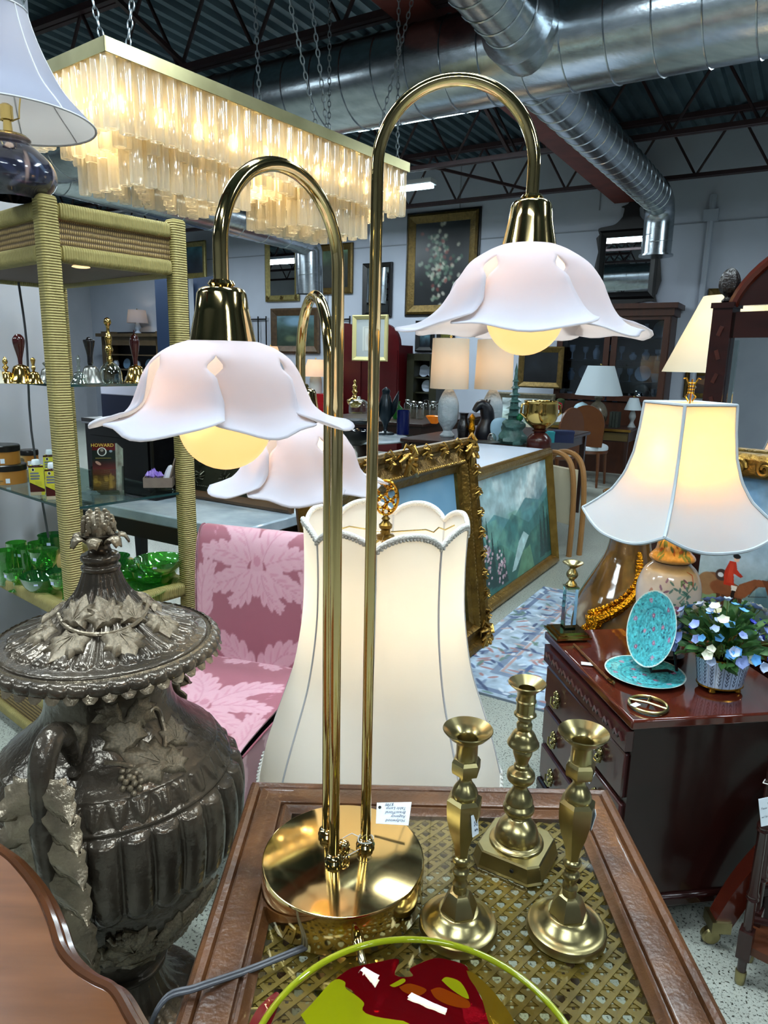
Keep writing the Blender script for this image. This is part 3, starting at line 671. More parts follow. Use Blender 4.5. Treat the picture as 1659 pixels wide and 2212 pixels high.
def loop(cx, cz, rx, rz_, a0=0, a1=360, n=24, r=.0026): b.tube([(cx+rx*math.cos(R(a0+(a1-a0)*i/n)), .002*math.sin(i), zf+cz+rz_*math.sin(R(a0+(a1-a0)*i/n))) for i in range(n+1)], r, 6)
loop(0, .036, .023, .034); loop(-.008, .052, .010, .012); loop(.010, .044, .009, .011); loop(-.010, .026, .009, .010); loop(.009, .020, .008, .009, 40, 360); loop(0, .008, .006, .007); loop(-.017, .038, .006, .009, 60, 330); loop(.018, .03, .005, .008); loop(.003, .062, .007, .006)
part('scroll_finial', b, M_gold, bl)
b = MB(); b.lathe(smooth_prof([(.15, 0), (.15, .02), (.06, .04), (.02, .07), (.016, .3), (.025, .4), (.02, .5), (.016, zs-.2), (.02, zs-.19)], 3), 24); part('stand', b, M_brass, bl)
b = MB(); b.ball((0, 0, zs-.12), .03, 16, 10); part('bulb', b, mat('lamp_bulb', '#fff0d0', .4, emit='#ffe2a8', estr=4), bl)
pt_light((BLx+.07, BLy, zs-.12), .75, (1, .82, .60)); pt_light((BLx-.07, BLy, zs-.12), .75, (1, .82, .60))
# ---------------------------------------------------------------- pink damask slipper chair
def damask():
    base = '#985865'; lt = '#c99ba6'; md = '#c68f9c'
    cv = Cv(.44, 1.3, 150, 440, base)
    def leaf(x, y, a, L, w_, c=lt, al=.95):
        cv.ell(x+L/2*math.cos(a), y+L/2*math.sin(a), L/2, w_/2, c, al, a, .12)
        cv.ell(x+L*.42*math.cos(a)-w_*.16*math.sin(a), y+L*.42*math.sin(a)+w_*.16*math.cos(a), L*.34, w_*.10, '#bf8392', .7, a, .4)
    def plume(x, y, a, L, curl, n=6, w_=.03):
        pts = [(x, y)]; aa = a
        for k in range(n): aa = a+curl*(k/(n-1))**1.3; pts.append((pts[-1][0]+L/n*math.cos(aa), pts[-1][1]+L/n*math.sin(aa)))
        for k in range(n-1, -1, -1):
            t = k/(n-1); aa = a+curl*t**1.3; l = L*(.46-.18*abs(t-.35))
            for s in (-1, 1): leaf(pts[k][0], pts[k][1], aa+s*(.62-.25*t), l, w_*(1.15-.5*t))
        leaf(*pts[-2], a+curl, L*.34, w_*.8)
        cv.line(pts[:-1], .0035, '#b67a89', .8)
    for y0 in (-.10, .30, .70, 1.10, 1.45):
        for s in (-1, 1):
            cx = .22
            plume(cx+s*.02, y0+.02, -math.pi/2+s*.30, .19, s*.95, 6, .036); plume(cx+s*.03, y0+.03, -math.pi/2+s*1.15, .15, s*.55, 5, .032)
            plume(cx+s*.03, y0+.05, math.pi/2-s*.95, .15, -s*.5, 5, .03); plume(cx+s*.015, y0+.05, math.pi/2-s*.15, .13, -s*.9, 5, .026)
            plume(cx+s*.19, y0+.22, -math.pi/2+s*.1, .17, -s*.5, 6, .028)
            for k in range(5): leaf(cx+s*.15, y0-.12+k*.018, -math.pi/2+s*.7, .02, .006, '#b87887', .6)
        cv.ell(cx, y0+.04, .022, .03, lt, .9); cv.ell(cx, y0+.02, .012, .016, '#b47584', .8); leaf(cx, y0+.1, -math.pi/2, .05, .02)
    return cv
PC = thing('slipper_chair', 'armless slipper chair in pink damask with rolled back', 'chair', (-.436, 1.84, 0), R(-17.5))
M_dam = PATT('damask', .45, sheen=.3, bump=.08, bscale=500)
CW = .43
path = smooth_prof([(.168, .40), (.172, .55), (.178, .68), (.190, .78), (.214, .832), (.245, .838), (.262, .815), (.250, .78), (.232, .70), (.225, .55), (.22, .40), (.22, .30)], 10)
dm = damask(); ny, nx = 110, 150
def resample(path, ny):
    p = np.array(path); d = np.concatenate([[0], np.cumsum(np.linalg.norm(np.diff(p, axis=0), axis=1))]); s = np.linspace(0, d[-1], ny); return np.stack([np.interp(s, d, p[:, k]) for k in range(p.shape[1])], 1), d[-1]
def sweep(path, W, ny, nx, edge=.018):
    q, L = resample(path, ny); X = np.linspace(-1, 1, nx); inset = 0
    P = np.zeros((ny, nx, 3)); P[..., 0] = X[None]*W/2; P[..., 1] = q[:, None, 0]; P[..., 2] = q[:, None, 1]
    e = np.clip((np.abs(X)-.92)/.08, 0, 1); tn = np.gradient(q, axis=0); tn /= np.linalg.norm(tn, axis=1)[:, None]+1e-9
    nrm = np.stack([tn[:, 1], -tn[:, 0]], 1); off = edge*(1-np.sqrt(1-e*e*.98))
    P[..., 1] += nrm[:, None, 0]*off[None]; P[..., 2] += nrm[:, None, 1]*off[None]; return P, L
def crop(cv, y0, L, ny, nx):
    yi = np.clip(((y0+np.linspace(0, L, ny))/cv.h*cv.im.shape[0]).astype(int), 0, cv.im.shape[0]-1); xi = np.linspace(0, cv.im.shape[1]-1, nx).astype(int); return cv.im[yi][:, xi]
P, L = sweep(path, CW, 210, 150); painted('backrest', P, crop(dm, .05, L, 210, 150)[::-1], M_dam, PC)
for s in (-1, 1):
    # side panels of the back
    q, _ = resample(path, 120); f, k = q[:60], q[60:][::-1]; nn = 30
    S = np.zeros((60, nn, 3)); t = np.linspace(0, 1, nn)
    S[..., 0] = s*(CW/2-.002); S[..., 1] = f[:, None, 0]*(1-t)+k[:, None, 0]*t; S[..., 2] = f[:, None, 1]*(1-t)+k[:, None, 1]*t
    painted('back_side', S, crop(dm, .2, .45, 60, 150)[::-1][:, 20:80:2], M_dam, PC, flip=s < 0)
spath = smooth_prof([(.175, .43), (.05, .440), (-.15, .440), (-.29, .432), (-.318, .415), (-.322, .37), (-.32, .30), (-.318, .27)], 8)
P, L = sweep(spath, CW, 160, 150); painted('seat', P, crop(dm, .42, L, 160, 150), M_dam, PC, flip=True)
for s in (-1, 1):
    S = np.zeros((30, 120, 3)); t = np.linspace(0, 1, 120); top = .43-.012+.008*np.sin(np.pi*t); zz = np.linspace(0, 1, 30)
    S[..., 0] = s*(CW/2-.001); S[..., 1] = .225-t[None]*.54; S[..., 2] = top[None]*(1-zz[:, None])+.27*zz[:, None]
    painted('seat_side', S, dm.im[150:180, 15:135], M_dam, PC, flip=s > 0)
    b = MB(); b.tube([(s*(CW/2), .17, .424), (s*(CW/2+.001), 0, .431), (s*(CW/2), -.2, .43), (s*(CW/2-.004), -.3, .42)], .003, 6); part('seat_piping', b, mat('pink_piping', '#a4606e', .6), PC)
    b = MB(); b.tube([(s*(CW/2), .22, .27), (s*(CW/2), -.31, .27)], .003, 6); part('skirt_piping', b, mat('pink_piping', '#a4606e', .6), PC)
b = MB(); b.box((0, -.05, .265), (CW-.006, .53, .01)); part('dust_cover', b, M_dark, PC)
for sx in (-1, 1):
    for sy, y in ((-1, -.28), (1, .18)):
        b = MB(); b.lathe([(.013, 0), (.024, .25), (.024, .27)], 8, TR((sx*(CW/2-.035), y, 0))); part('leg', b, mat('ebonised_leg', '#17100d', .35), PC)
# ---------------------------------------------------------------- bronze finish lidded urn
M_urn = mat('bronzed_urn', '#35312c', .22, col2='#665b4d', scale=7, detail=6, metal=.5, bump=.25, bscale=55, contrast=.5)
M_urnL = mat('bronzed_relief', '#665c4e', .25, col2='#94866f', scale=20, metal=.45, bump=.3, bscale=120)
ux = az(283, 2178, 0); UD = math.hypot(ux.x, ux.y)
urn = thing('lidded_urn', 'tall bronzed lidded urn with grapevine relief, scroll handles and pine cone finial', 'urn', (ux.x, ux.y, 0), math.atan2(ux.y, ux.x)-R(90))
def disp_lathe(prof, nth, nz_, fn):
    q, L = resample(prof, nz_); th = np.linspace(0, 2*np.pi, nth, endpoint=False); TH, RR = np.meshgrid(th, q[:, 0]); _, ZZ = np.meshgrid(th, q[:, 1]); S = np.linspace(0, L, nz_)[:, None]*np.ones((1, nth))
    tn = np.gradient(q, axis=0); tn /= np.linalg.norm(tn, axis=1)[:, None]+1e-9; nr, nz2 = -tn[:, 1], tn[:, 0]
    if nr[len(nr)//2] < 0 and True: pass
    D = fn(TH, RR, ZZ, S); R2 = RR+D*np.abs(tn[:, 1])[:, None]; Z2 = ZZ+D*np.where(True, -np.sign(1)*tn[:, 0], 0)[:, None]*-1*0
    return np.stack([R2*np.cos(TH), R2*np.sin(TH), Z2], -1)
def lathe_obj(name, prof, nth, nz_, fn, m, parent, up=False):
    """lathe with a relief function; up=True pushes relief along z instead of outwards"""
    q, L = resample(prof, nz_); th = np.linspace(0, 2*np.pi, nth, endpoint=False); TH, RR = np.meshgrid(th, q[:, 0]); _, ZZ = np.meshgrid(th, q[:, 1])
    D = fn(TH, RR, ZZ)
    if up: ZZ = ZZ+D
    else: RR = RR+D
    P = np.stack([RR*np.cos(TH), RR*np.sin(TH), ZZ], -1); idx = np.arange(nz_*nth).reshape(nz_, nth); idx = np.concatenate([idx, idx[:, :1]], 1)
    f = np.stack([idx[:-1, :-1], idx[:-1, 1:], idx[1:, 1:], idx[1:, :-1]], -1).reshape(-1, 4)
    me = bpy.data.meshes.new(name); me.from_pydata(P.reshape(-1, 3).tolist(), [], f.tolist()); me.polygons.foreach_set('use_smooth', [True]*len(f)); me.update(); fixn(me)
    return link(name, me, m, parent)
bprof = smooth_prof([(.070, .135), (.085, .16), (.118, .215), (.150, .26), (.182, .315), (.208, .375), (.226, .45), (.230, .52), (.218, .575), (.190, .625), (.150, .660), (.122, .695), (.113, .73), (.118, .765), (.135, .795), (.16, .812)], 8)
BZ = sorted([(z, r) for r, z in bprof])
def urn_r(z): return float(np.interp(z, [q[0] for q in BZ], [q[1] for q in BZ]))
def body_relief(TH, RR, ZZ):
    n = 28; u = ((TH*n/(2*np.pi)) % 1)*2-1; zt_, ze = .572, .40
    end = np.where(ZZ < ze+.03, ((ze+.03-ZZ)/.03), 0.); s = 1-u**2*1.08-np.clip(end, 0, 9)**2; top = np.clip((zt_-ZZ)/.008, 0, 1)
    D = .0175*np.sqrt(np.clip(s, 0, 1))*top
    # leaf-tip band above the gadroons
    m = 34; v = ((TH*m/(2*np.pi)) % 1)*2-1; w_ = (ZZ-.583)/.036; inb = (w_ > 0) & (w_ < 1)
    lf = np.clip(1-(np.abs(v)/(.92*np.sqrt(np.clip(w_, 0, 1))+.02))**2, 0, 1); D += np.where(inb, .0055*np.sqrt(lf)-.0018*(np.abs(v) < .12), 0)
    D += .004*np.exp(-((ZZ-.578)/.004)**2)+.0035*np.exp(-((ZZ-.623)/.004)**2)
    # lower collar of leaves
    k = 26; x = ((TH*k/(2*np.pi)) % 1)*2-1; w2 = (ZZ-.205)/.03; D += np.where((w2 > 0) & (w2 < 1), .007*np.sqrt(np.clip(1-x**2, 0, 1))*(1-w2*.2), 0)+.006*np.exp(-((ZZ-.237)/.005)**2)
    return D
lathe_obj('body', bprof, 448, 260, body_relief, M_urn, urn)
def rim_relief(TH, RR, ZZ):
    n = 40; u = ((TH*n/(2*np.pi)) % 1)*2-1; t = np.clip((RR-.165)/.04, 0, 1); return (.006*np.sqrt(np.clip(1-u**2, 0, 1))-.003)*t
rim = lathe_obj('rim', smooth_prof([(.150, .803), (.175, .806), (.196, .812), (.205, .822), (.203, .833), (.192, .838), (.168, .836), (.160, .832)], 6), 400, 60, rim_relief, M_urn, urn)
def lid_relief(TH, RR, ZZ):
    n = 26; u = ((TH*n/(2*np.pi)) % 1)*2-1; out = .166; e = np.clip((RR-(out-.014))/.014, 0, 2)
    inn = np.clip((RR-.04)/.02, 0, 1); s = 1-u**2*1.1-e**2; D = .009*np.sqrt(np.clip(s, 0, 1))*inn-.0028*(np.abs(np.abs(u)-.45) < .1)*inn*(s > .2)
    m_ = 36; D = D+np.where(RR < .05, .002*np.cos(TH*18), 0); return D
lid = lathe_obj('lid', smooth_prof([(.181, .826), (.184, .834), (.182, .842), (.166, .846), (.140, .852), (.11, .864), (.085, .880), (.062, .904), (.046, .930), (.036, .955), (.031, .970)], 6), 468, 150, lid_relief, M_urn, urn, up=True)
b = MB(); b.lathe(smooth_prof([(.031, .968), (.034, .971), (.034, .977), (.029, .980), (.030, .984), (.034, .990), (.032, .998), (.022, 1.003), (.018, 1.010), (.019, 1.018), (.028, 1.030), (.033, 1.036)], 4), 32); part('finial_stem', b, M_urn, urn)
for k in range(7):
    a = 2*math.pi*k/7; G = []
    for i in range(6):
        t = i/5; row = []
        for j_ in range(5):
            u = -1+j_/2; r = .018+.034*t; z = 1.018+.026*t-.022*max(0, t-.55)**2*6+.004*(1-u*u)
            row.append((r*math.cos(a+u*.42*(1-.7*t*t*t)), r*math.sin(a+u*.42*(1-.7*t*t*t)), z))
        G.append(row)
    b = MB(); b.sheet(G); o = part('finial_leaf', b, M_urnL, urn, 60); o.modifiers.new('thick', 'SOLIDIFY').thickness = .003
b = MB(); b.ball((0, 0, 1.048), .025, 20, 14, (1, 1, 1.2))
for i in range(9):
    n = max(4, int(11*math.sin(math.pi*(i+.8)/9.6))); z = 1.028+.050*(i+.5)/9; r = .0258*math.sqrt(max(.02, 1-((z-1.048)/.031)**2))
    for k in range(n):
        a = 2*math.pi*(k+.5*(i % 2))/n; b.ball((r*math.cos(a), r*math.sin(a), z), .0058, 5, 4, (1, 1, 1.2))
part('pine_cone', b, M_urnL, urn)
b = MB(); b.lathe(smooth_prof([(.155, .0), (.155, .018), (.140, .026), (.115, .035), (.085, .06), (.068, .095), (.064, .118), (.078, .124), (.078, .132), (.066, .138)], 4), 96, mod=lambda th, i: 1+.02*math.cos(24*th)*(8 < i < 22)); part('foot', b, M_urn, urn)
def surf(th, z, lift=0.):
    """point and frame on the urn body: returns matrix with local z = outward normal, local y = up along the wall"""
    r = urn_r(z); dr = (urn_r(z+.005)-urn_r(z-.005))/.01; n = Vec((math.cos(th), math.sin(th), -dr)).normalized(); t = Vec((-math.sin(th), math.cos(th), 0)); u = n.cross(t)
    p = Vec((r*math.cos(th), r*math.sin(th), z))+n*lift; M = Matrix.Identity(4)
    for i in range(3): M[i][0], M[i][1], M[i][2], M[i][3] = t[i], u[i], n[i], p[i]
    return M
def vine_leaf_mesh():
    ol_ = [(0, -.45), (.18, -.40), (.42, -.42), (.40, -.18), (.55, .02), (.38, .10), (.42, .36), (.22, .30), (.0, .60), (-.22, .30), (-.42, .36), (-.38, .10), (-.55, .02), (-.40, -.18), (-.42, -.42), (-.18, -.40)]
    b = MB(); n = len(ol_); rings = [(.0, .16), (.35, .15), (.7, .12), (1., .0), (1.0, -.08)]
    v = [(0, -.2, .10)]
    for s_, h in rings[1:]: v += [(x*s_, -.2*(1-s_)+y*s_, h+(.05*(abs(x) > .3)*s_ if h > 0 else 0)-.05*(i % 2)*s_*(h > .05)) for i, (x, y) in enumerate(ol_)]
    f = [(0, 1+i, 1+(i+1) % n) for i in range(n)]
    for k in range(3): f += [(1+k*n+i, 1+(k+1)*n+i, 1+(k+1)*n+(i+1) % n, 1+k*n+(i+1) % n) for i in range(n)]
    b.add(v, f)
    for (x, y) in ((0, .5), (.34, .28), (-.34, .28), (.42, -.05), (-.42, -.05), (.3, -.33), (-.3, -.33)): b.tube([(0, -.3, .13), (x*.5, -.2*.5+y*.5, .155), (x*.9, y*.9, .06)], .018, 4)
    me = b.mesh('vine_leaf', 50); fixn(me); me.materials.append(M_urnL); return me
VL = vine_leaf_mesh()
def vleaf(M, s, rot=0): return link('vine_leaf', VL, None, urn, M=M @ TR((0, 0, 0), (0, 0, rot), (s, s, s*.8)))
F0 = R(-90)   # towards the camera
for th, z, s, rot in ((8, .70, .075, .5), (26, .725, .06, -2.2), (-2, .735, .05, 1.8), (34, .645, .06, -.5), (20, .655, .085, .9), (48, .67, .06, -.6), (-32, .70, .06, 1.5),
                      (2, .335, .085, .2), (-14, .30, .075, 2.2), (8, .268, .08, 1.5), (30, .325, .08, -.6), (44, .335, .075, -.8), (28, .262, .05, 2.), (58, .31, .07, -.4)):
    vleaf(surf(F0+R(th), z, .002), s, rot)
for pts in (((-6, .665), (4, .66), (14, .650), (26, .648), (40, .675), (44, .71), (38, .725), (30, .715)), ((-8, .375), (-4, .345), (6, .33), (18, .315), (28, .295), (40, .29), (54, .30))):
    b = MB(); b.tube([surf(F0+R(t), z, .003).translation for t, z in smooth_prof(list(pts), 6)], .0045, 7); part('vine_stem', b, M_urnL, urn)
for th, z, n in ((9, .640, 16), (-2, .358, 9), (19, .302, 12), (12, .293, 8), (26, .268, 12), (37, .275, 6), (-1, .334, 4)):
    b = MB()
    for k in range(n):
        a = k*2.4; rr = .0062*math.sqrt(k); M = surf(F0+R(th), z, .006-.0004*k); b.ball(M @ Vec((rr*math.cos(a), rr*math.sin(a), 0)), .0062, 7, 5)
    part('grape_cluster', b, M_urnL, urn)
# vine and leaves on the lid
def lidp(th, r, lift=.006):
    lp = sorted([(q[0], q[1]) for q in smooth_prof([(.181, .842), (.166, .846), (.140, .852), (.11, .864), (.085, .880), (.062, .904), (.046, .930), (.036, .955)], 4)]); z = float(np.interp(r, [q[0] for q in lp], [q[1] for q in lp])); dz = (float(np.interp(r+.004, [q[0] for q in lp], [q[1] for q in lp]))-float(np.interp(r-.004, [q[0] for q in lp], [q[1] for q in lp])))/.008
    n = Vec((-dz*math.cos(th), -dz*math.sin(th), 1)).normalized(); t = Vec((-math.sin(th), math.cos(th), 0)); u = n.cross(t); M = Matrix.Identity(4); p = Vec((r*math.cos(th), r*math.sin(th), z+lift))
    for i in range(3): M[i][0], M[i][1], M[i][2], M[i][3] = t[i], u[i], n[i], p[i]
    return M
b = MB(); b.tube([lidp(F0+R(th), .088+.012*math.cos(R(th*2)), .012).translation for th in range(-75, 80, 6)], .0042, 7); part('lid_vine', b, M_urnL, urn)
for th, r, s, rot in ((-40, .066, .062, 0), (0, .066, .062, .3), (40, .072, .06, -.4), (-32, .118, .068, 2.9), (14, .120, .070, 3.3), (58, .115, .065, 2.4), (-70, .11, .06, 3.), (95, .08, .06, 1), (-110, .09, .06, 2), (140, .08, .06, 1), (180, .11, .06, 2)): vleaf(lidp(F0+R(th), r, .009), s, rot)
# rim leaf scallops
b = MB(); G = []
for k in range(44):
    a = 2*math.pi*k/44; M = Matrix.Translation((.199*math.cos(a), .199*math.sin(a), .823)) @ Matrix.Rotation(a, 4, 'Z') @ Matrix.Rotation(R(62), 4, 'Y')
    me = None
    G = [[(x*1., .0135*u*(1-.75*max(0, x/.02)**3), .0035*(1-u*u)-.002*(abs(u) < .1)) for u in (-1, -.5, 0, .5, 1)] for x in (-.02, -.008, .004, .012, .0185)]
    bb = MB(); bb.sheet(G, M); o = part('rim_leaf', bb, M_urnL, urn, 60)
# scroll handles with acanthus leaves
def handle(th):
    root_M = Matrix.Rotation(th, 4, 'Z')
    pts = smooth_prof([(.150, 0, .675), (.168, 0, .715), (.190, 0, .748), (.220, 0, .758), (.248, 0, .738), (.262, 0, .70), (.266, 0, .65), (.266, 0, .58), (.258, 0, .50), (.246, 0, .42), (.23, 0, .36)], 5)
    b = MB(); n = len(pts); b.tube(pts, [.011+.010*math.sin(math.pi*min(1, i/n*1.5)) if i < n*.6 else max(.004, .021-.017*(i-n*.6)/(n*.4)) for i in range(n)], 12, M=root_M); h = part('handle', b, M_urn, urn)
    for k in range(6):                                            # acanthus lobes fanning from the scroll
        q = Vec(pts[int((len(pts)-1)*(.50+.085*k))]); Lb = .075+.016*k-.0016*k*k
        for s in (-1, 1):
            d_ = Vec((-.10-.04*k, s*(.80-.07*k), -.62-.05*k)).normalized(); n_ = Vec((1, 0, .1)).normalized(); w_ = n_.cross(d_).normalized(); G = []
            for i in range(11):
                t = i/10; wv = .034*math.sin(math.pi*min(1, .10+t*.9)**.8)**.8*(1+.16*math.cos(t*22))
                G.append([q+n_*.012+d_*Lb*t+w_*(u*wv)+n_*(.010*(1-abs(u))*math.sin(math.pi*t)+.030*t**4-.006*abs(u)) for u in (-1, -.66, -.33, 0, .33, .66, 1)])
            bb = MB(); bb.sheet(G, root_M); o = part('acanthus_lobe', bb, M_urnL, h, 60); o.modifiers.new('thick', 'SOLIDIFY').thickness = .005
    bb = MB(); bb.tube([(.158, 0, .66), (.150, 0, .645), (.146, 0, .63)], [.012, .013, .009], 10, M=root_M); part('scroll_tip', bb, M_urn, h)
handle(F0+R(-24)); handle(F0+R(156))
# ---------------------------------------------------------------- tube glass chandelier
M_tubeg = mixmat('chandelier_glass', [('X', '#fffaee', 0, .34), ('T', '#fff8e6', 0, .40), ('D', '#fff6e4', 0, .14), ('G', '#ffffff', .06, .12)])
M_frame = mat('brushed_brass_frame', '#b9b188', .32, metal=.9, col2='#8f8a62', scale=4)
ZC = 2.42; C0 = az(225, 75, ZC); CE = az(886, 352, ZC)-C0; CL = CE.length; CWd = .62; CRZ = math.atan2(CE.y, CE.x)-R(90); CYd = CE.normalized(); CXd = Vec((CYd.y, -CYd.x, 0))
ch = thing('chandelier', 'long rectangular chandelier of hanging fluted glass tubes in a brass frame', 'chandelier', C0, CRZ)
# local: x = -AX side is negative x, y = along BX
for (x0, x1, y0, y1) in ((-CWd, 0, 0, .006), (-CWd, 0, CL-.006, CL), (-CWd, -CWd+.006, 0, CL), (-.006, 0, 0, CL)):
    b = MB(); b.box(((x0+x1)/2, (y0+y1)/2, -.024), (x1-x0, y1-y0, .048)); part('frame_side', b, M_frame, ch)
b = MB(); b.box((-CWd/2, CL/2, -.03), (CWd-.012, CL-.012, .004)); part('frame_plate', b, M_frame, ch)
def tube_mesh(L, r=.026, n=14):
    b = MB(); m = lambda th, i: 1+.10*math.cos(7*th)
    b.lathe([(r*.92, 0), (r, -.004), (r, -L+.006), (r*.94, -L)], n*2, mod=m, caps=False); b.lathe([(r*.62, -L+.0), (r*.94, -L)], n*2, mod=m, caps=False); b.lathe([(r*.6, -.001), (r*.92, 0)], n*2, mod=m, caps=False)
    me = b.mesh('glass_tube', 60); me.materials.append(M_tubeg); return me
TA, TB, TC = tube_mesh(.245), tube_mesh(.27, .023), tube_mesh(.23, .024)
ntub = 0
def gt(me, x, y, z): 
    global ntub
    ntub += 1; o = bpy.data.objects.new('glass_tube', me); COL.objects.link(o); o.parent = ch; o.location = (x, y, z); o.rotation_euler = (0, 0, random.random())
sp_ = .064
ny_, nx_ = int(CL/sp_), int(CWd/sp_)
for i in range(ny_+1):
    y = .03+(CL-.06)*i/ny_
    dz = random.uniform(-.006, .006)
    gt(TA, -.035, y, -.034+dz); 
    if i % 4 == 0: gt(TA, -CWd+.035, y, -.034)
for i in range(1, nx_):
    x = -.035-(CWd-.07)*i/nx_; gt(TA, x, .03, -.034+random.uniform(-.006, .006))
    if i % 2: gt(TA, x, CL-.03, -.034)
# inner field
for iy in range(1, 25):
    for ix in range(1, 6):
        gt(TC, -.035-(CWd-.07)*ix/6+random.uniform(-.006, .006)+.03*(iy % 2), .03+(CL-.06)*iy/25, -.075-random.uniform(0, .012))
# two lower drops
for (y0, y1) in ((.10*CL, .40*CL), (.60*CL, .86*CL)):
    for iy in range(10):
        for ix in range(6):
            if iy in (0, 9) or ix in (0, 5) or (ix+iy) % 2 == 0: gt(TB, -.12-(CWd-.26)*ix/5, y0+(y1-y0)*iy/9, -.15-random.uniform(0, .006))
M_cbulb = mat('chandelier_bulb', '#fff2d0', .4, emit='#ffdc90', estr=16); M_cbulb.cycles.emission_sampling = 'NONE'
bm_ = MB(); bm_.ball((0, 0, 0), .022, 10, 7, (1, 1, 1.6)); bme = bm_.mesh('bulb'); bme.materials.append(M_cbulb)
for (x, y) in [(-.09, .1+(CL-.2)*k/9) for k in range(10)]+[(-.09-.14*k, .09) for k in range(1, 4)]+[(-.3, CL*.25), (-.3, CL*.7)]:
    o = bpy.data.objects.new('bulb', bme); COL.objects.link(o); o.parent = ch; o.location = (x, y, -.17)
for k in range(5): pt_light(C0+CYd*(CL*(k+.5)/5)-CXd*CWd*.5+Vec((0, 0, -.20)), 22, (1, .83, .52), .1)
# chains: one mesh link, each chain its own part
def chain(p, q, n):
    b = MB(); p, q = Vec(p), Vec(q); d = (q-p); L = d.length; t = d.normalized(); u0 = t.orthogonal().normalized(); v0 = t.cross(u0)
    for k in range(n):
        c = p+d*((k+.5)/n); u = u0 if k % 2 else v0; h = L/n*.62
        b.tube([c+t*(h*math.sin(a)*1.0)+u*(.0085*math.cos(a)) for a in [2*math.pi*i/10 for i in range(10)]], .0028, 4, closed=True)
    part('chain', b, mat('steel_chain', '#9aa2a6', .35, metal=.9), ch)
for (x, y, dx, dy) in ((-.05, .03, -.10, -.18), (-.05, .12, .12, .1), (-CWd+.06, .04, .0, -.05), (-.05, .62*CL, -.02, -.36), (-.05, .66*CL, .0, -.22), (-.3, .55*CL, .0, -.05), (-.06, .86*CL, .12, .25), (-.06, .98*CL, -.02, .0), (-CWd+.06, .98*CL, 0, 0)):
    chain((x, y, -.02), (x+dx, y+dy, 3.42-ZC), 34)
# ---------------------------------------------------------------- rattan etagere
def rattan(axis):
    nm = 'rattan_wrap_'+axis
    if nm in MATS: return MATS[nm]
    m = mat(nm, '#b2a364', .55, col2='#8e8149', scale=14, contrast=.9); nt = m.node_tree; L = nt.links.new; p = nt.nodes['Principled BSDF']
    tc = _nn(nt, 'ShaderNodeTexCoord'); w_ = _nn(nt, 'ShaderNodeTexWave'); w_.inputs['Scale'].default_value = 44; w_.inputs['Distortion'].default_value = .35; w_.bands_direction = axis
    L(tc.outputs['Object'], w_.inputs['Vector']); b = _nn(nt, 'ShaderNodeBump'); b.inputs['Strength'].default_value = .9; b.inputs['Distance'].default_value = .004; L(w_.outputs['Fac'], b.inputs['Height']); L(b.outputs[0], p.inputs['Normal'])
    return m
def wicker(axis):
    nm = 'wicker_'+axis
    if nm in MATS: return MATS[nm]
    m = mat(nm, '#7a5a34', .6); nt = m.node_tree; L = nt.links.new; p = nt.nodes['Principled BSDF']
    tc = _nn(nt, 'ShaderNodeTexCoord'); w1 = _nn(nt, 'ShaderNodeTexWave'); w1.inputs['Scale'].default_value = 52; w1.bands_direction = axis; L(tc.outputs['Object'], w1.inputs['Vector'])
    w2 = _nn(nt, 'ShaderNodeTexWave'); w2.inputs['Scale'].default_value = 22; w2.bands_direction = 'Z'; w2.inputs['Distortion'].default_value = 1.; L(tc.outputs['Object'], w2.inputs['Vector'])
    mu = _nn(nt, 'ShaderNodeMath', operation='MULTIPLY'); L(w1.outputs['Fac'], mu.inputs[0]); L(w2.outputs['Fac'], mu.inputs[1])
    r = _nn(nt, 'ShaderNodeValToRGB'); r.color_ramp.elements[0].color = (*lin('#4e3a1e'), 1); r.color_ramp.elements[1].color = (*lin('#b79a62'), 1); r.color_ramp.elements[1].position = .6; L(mu.outputs[0], r.inputs[0]); L(r.outputs[0], p.inputs['Base Color'])
    b = _nn(nt, 'ShaderNodeBump'); b.inputs['Strength'].default_value = .8; b.inputs['Distance'].default_value = .004; L(mu.outputs[0], b.inputs['Height']); L(b.outputs[0], p.inputs['Normal']); return m
SR = R(50); SO = Vec((-.925, 1.985, 0)); SD, SW = .40, .80      # local x: depth to the rear right post, local y: width to the left
shf = thing('rattan_shelf', 'tall rattan wrapped shelf unit with glass shelves and wicker panels', 'shelf', SO, SR)
SHM = TR(SO, (0, 0, SR))
PW = .052
for x in (0, SD):
    for y in (0, SW):
        b = MB(); b.box((x, y, .882), (PW, PW, 1.764)); o = part('post', b, rattan('Z'), shf); o.modifiers.new('round', 'BEVEL').width = .012; o.modifiers['round'].segments = 3
def srail(x0, y0, x1, y1, z, h=.045, t=.045):
    ax = 'X' if abs(x1-x0) > abs(y1-y0) else 'Y'; b = MB(); L = math.hypot(x1-x0, y1-y0)-PW
    b.box(((x0+x1)/2, (y0+y1)/2, z), (L if ax == 'X' else t, L if ax == 'Y' else t, h)); o = part('rail', b, rattan(ax), shf); o.modifiers.new('round', 'BEVEL').width = .012; o.modifiers['round'].segments = 3
for z in (1.727, 1.618, .572, .205, .058):
    srail(0, 0, SD, 0, z); srail(0, SW, SD, SW, z); srail(0, 0, 0, SW, z); srail(SD, 0, SD, SW, z)
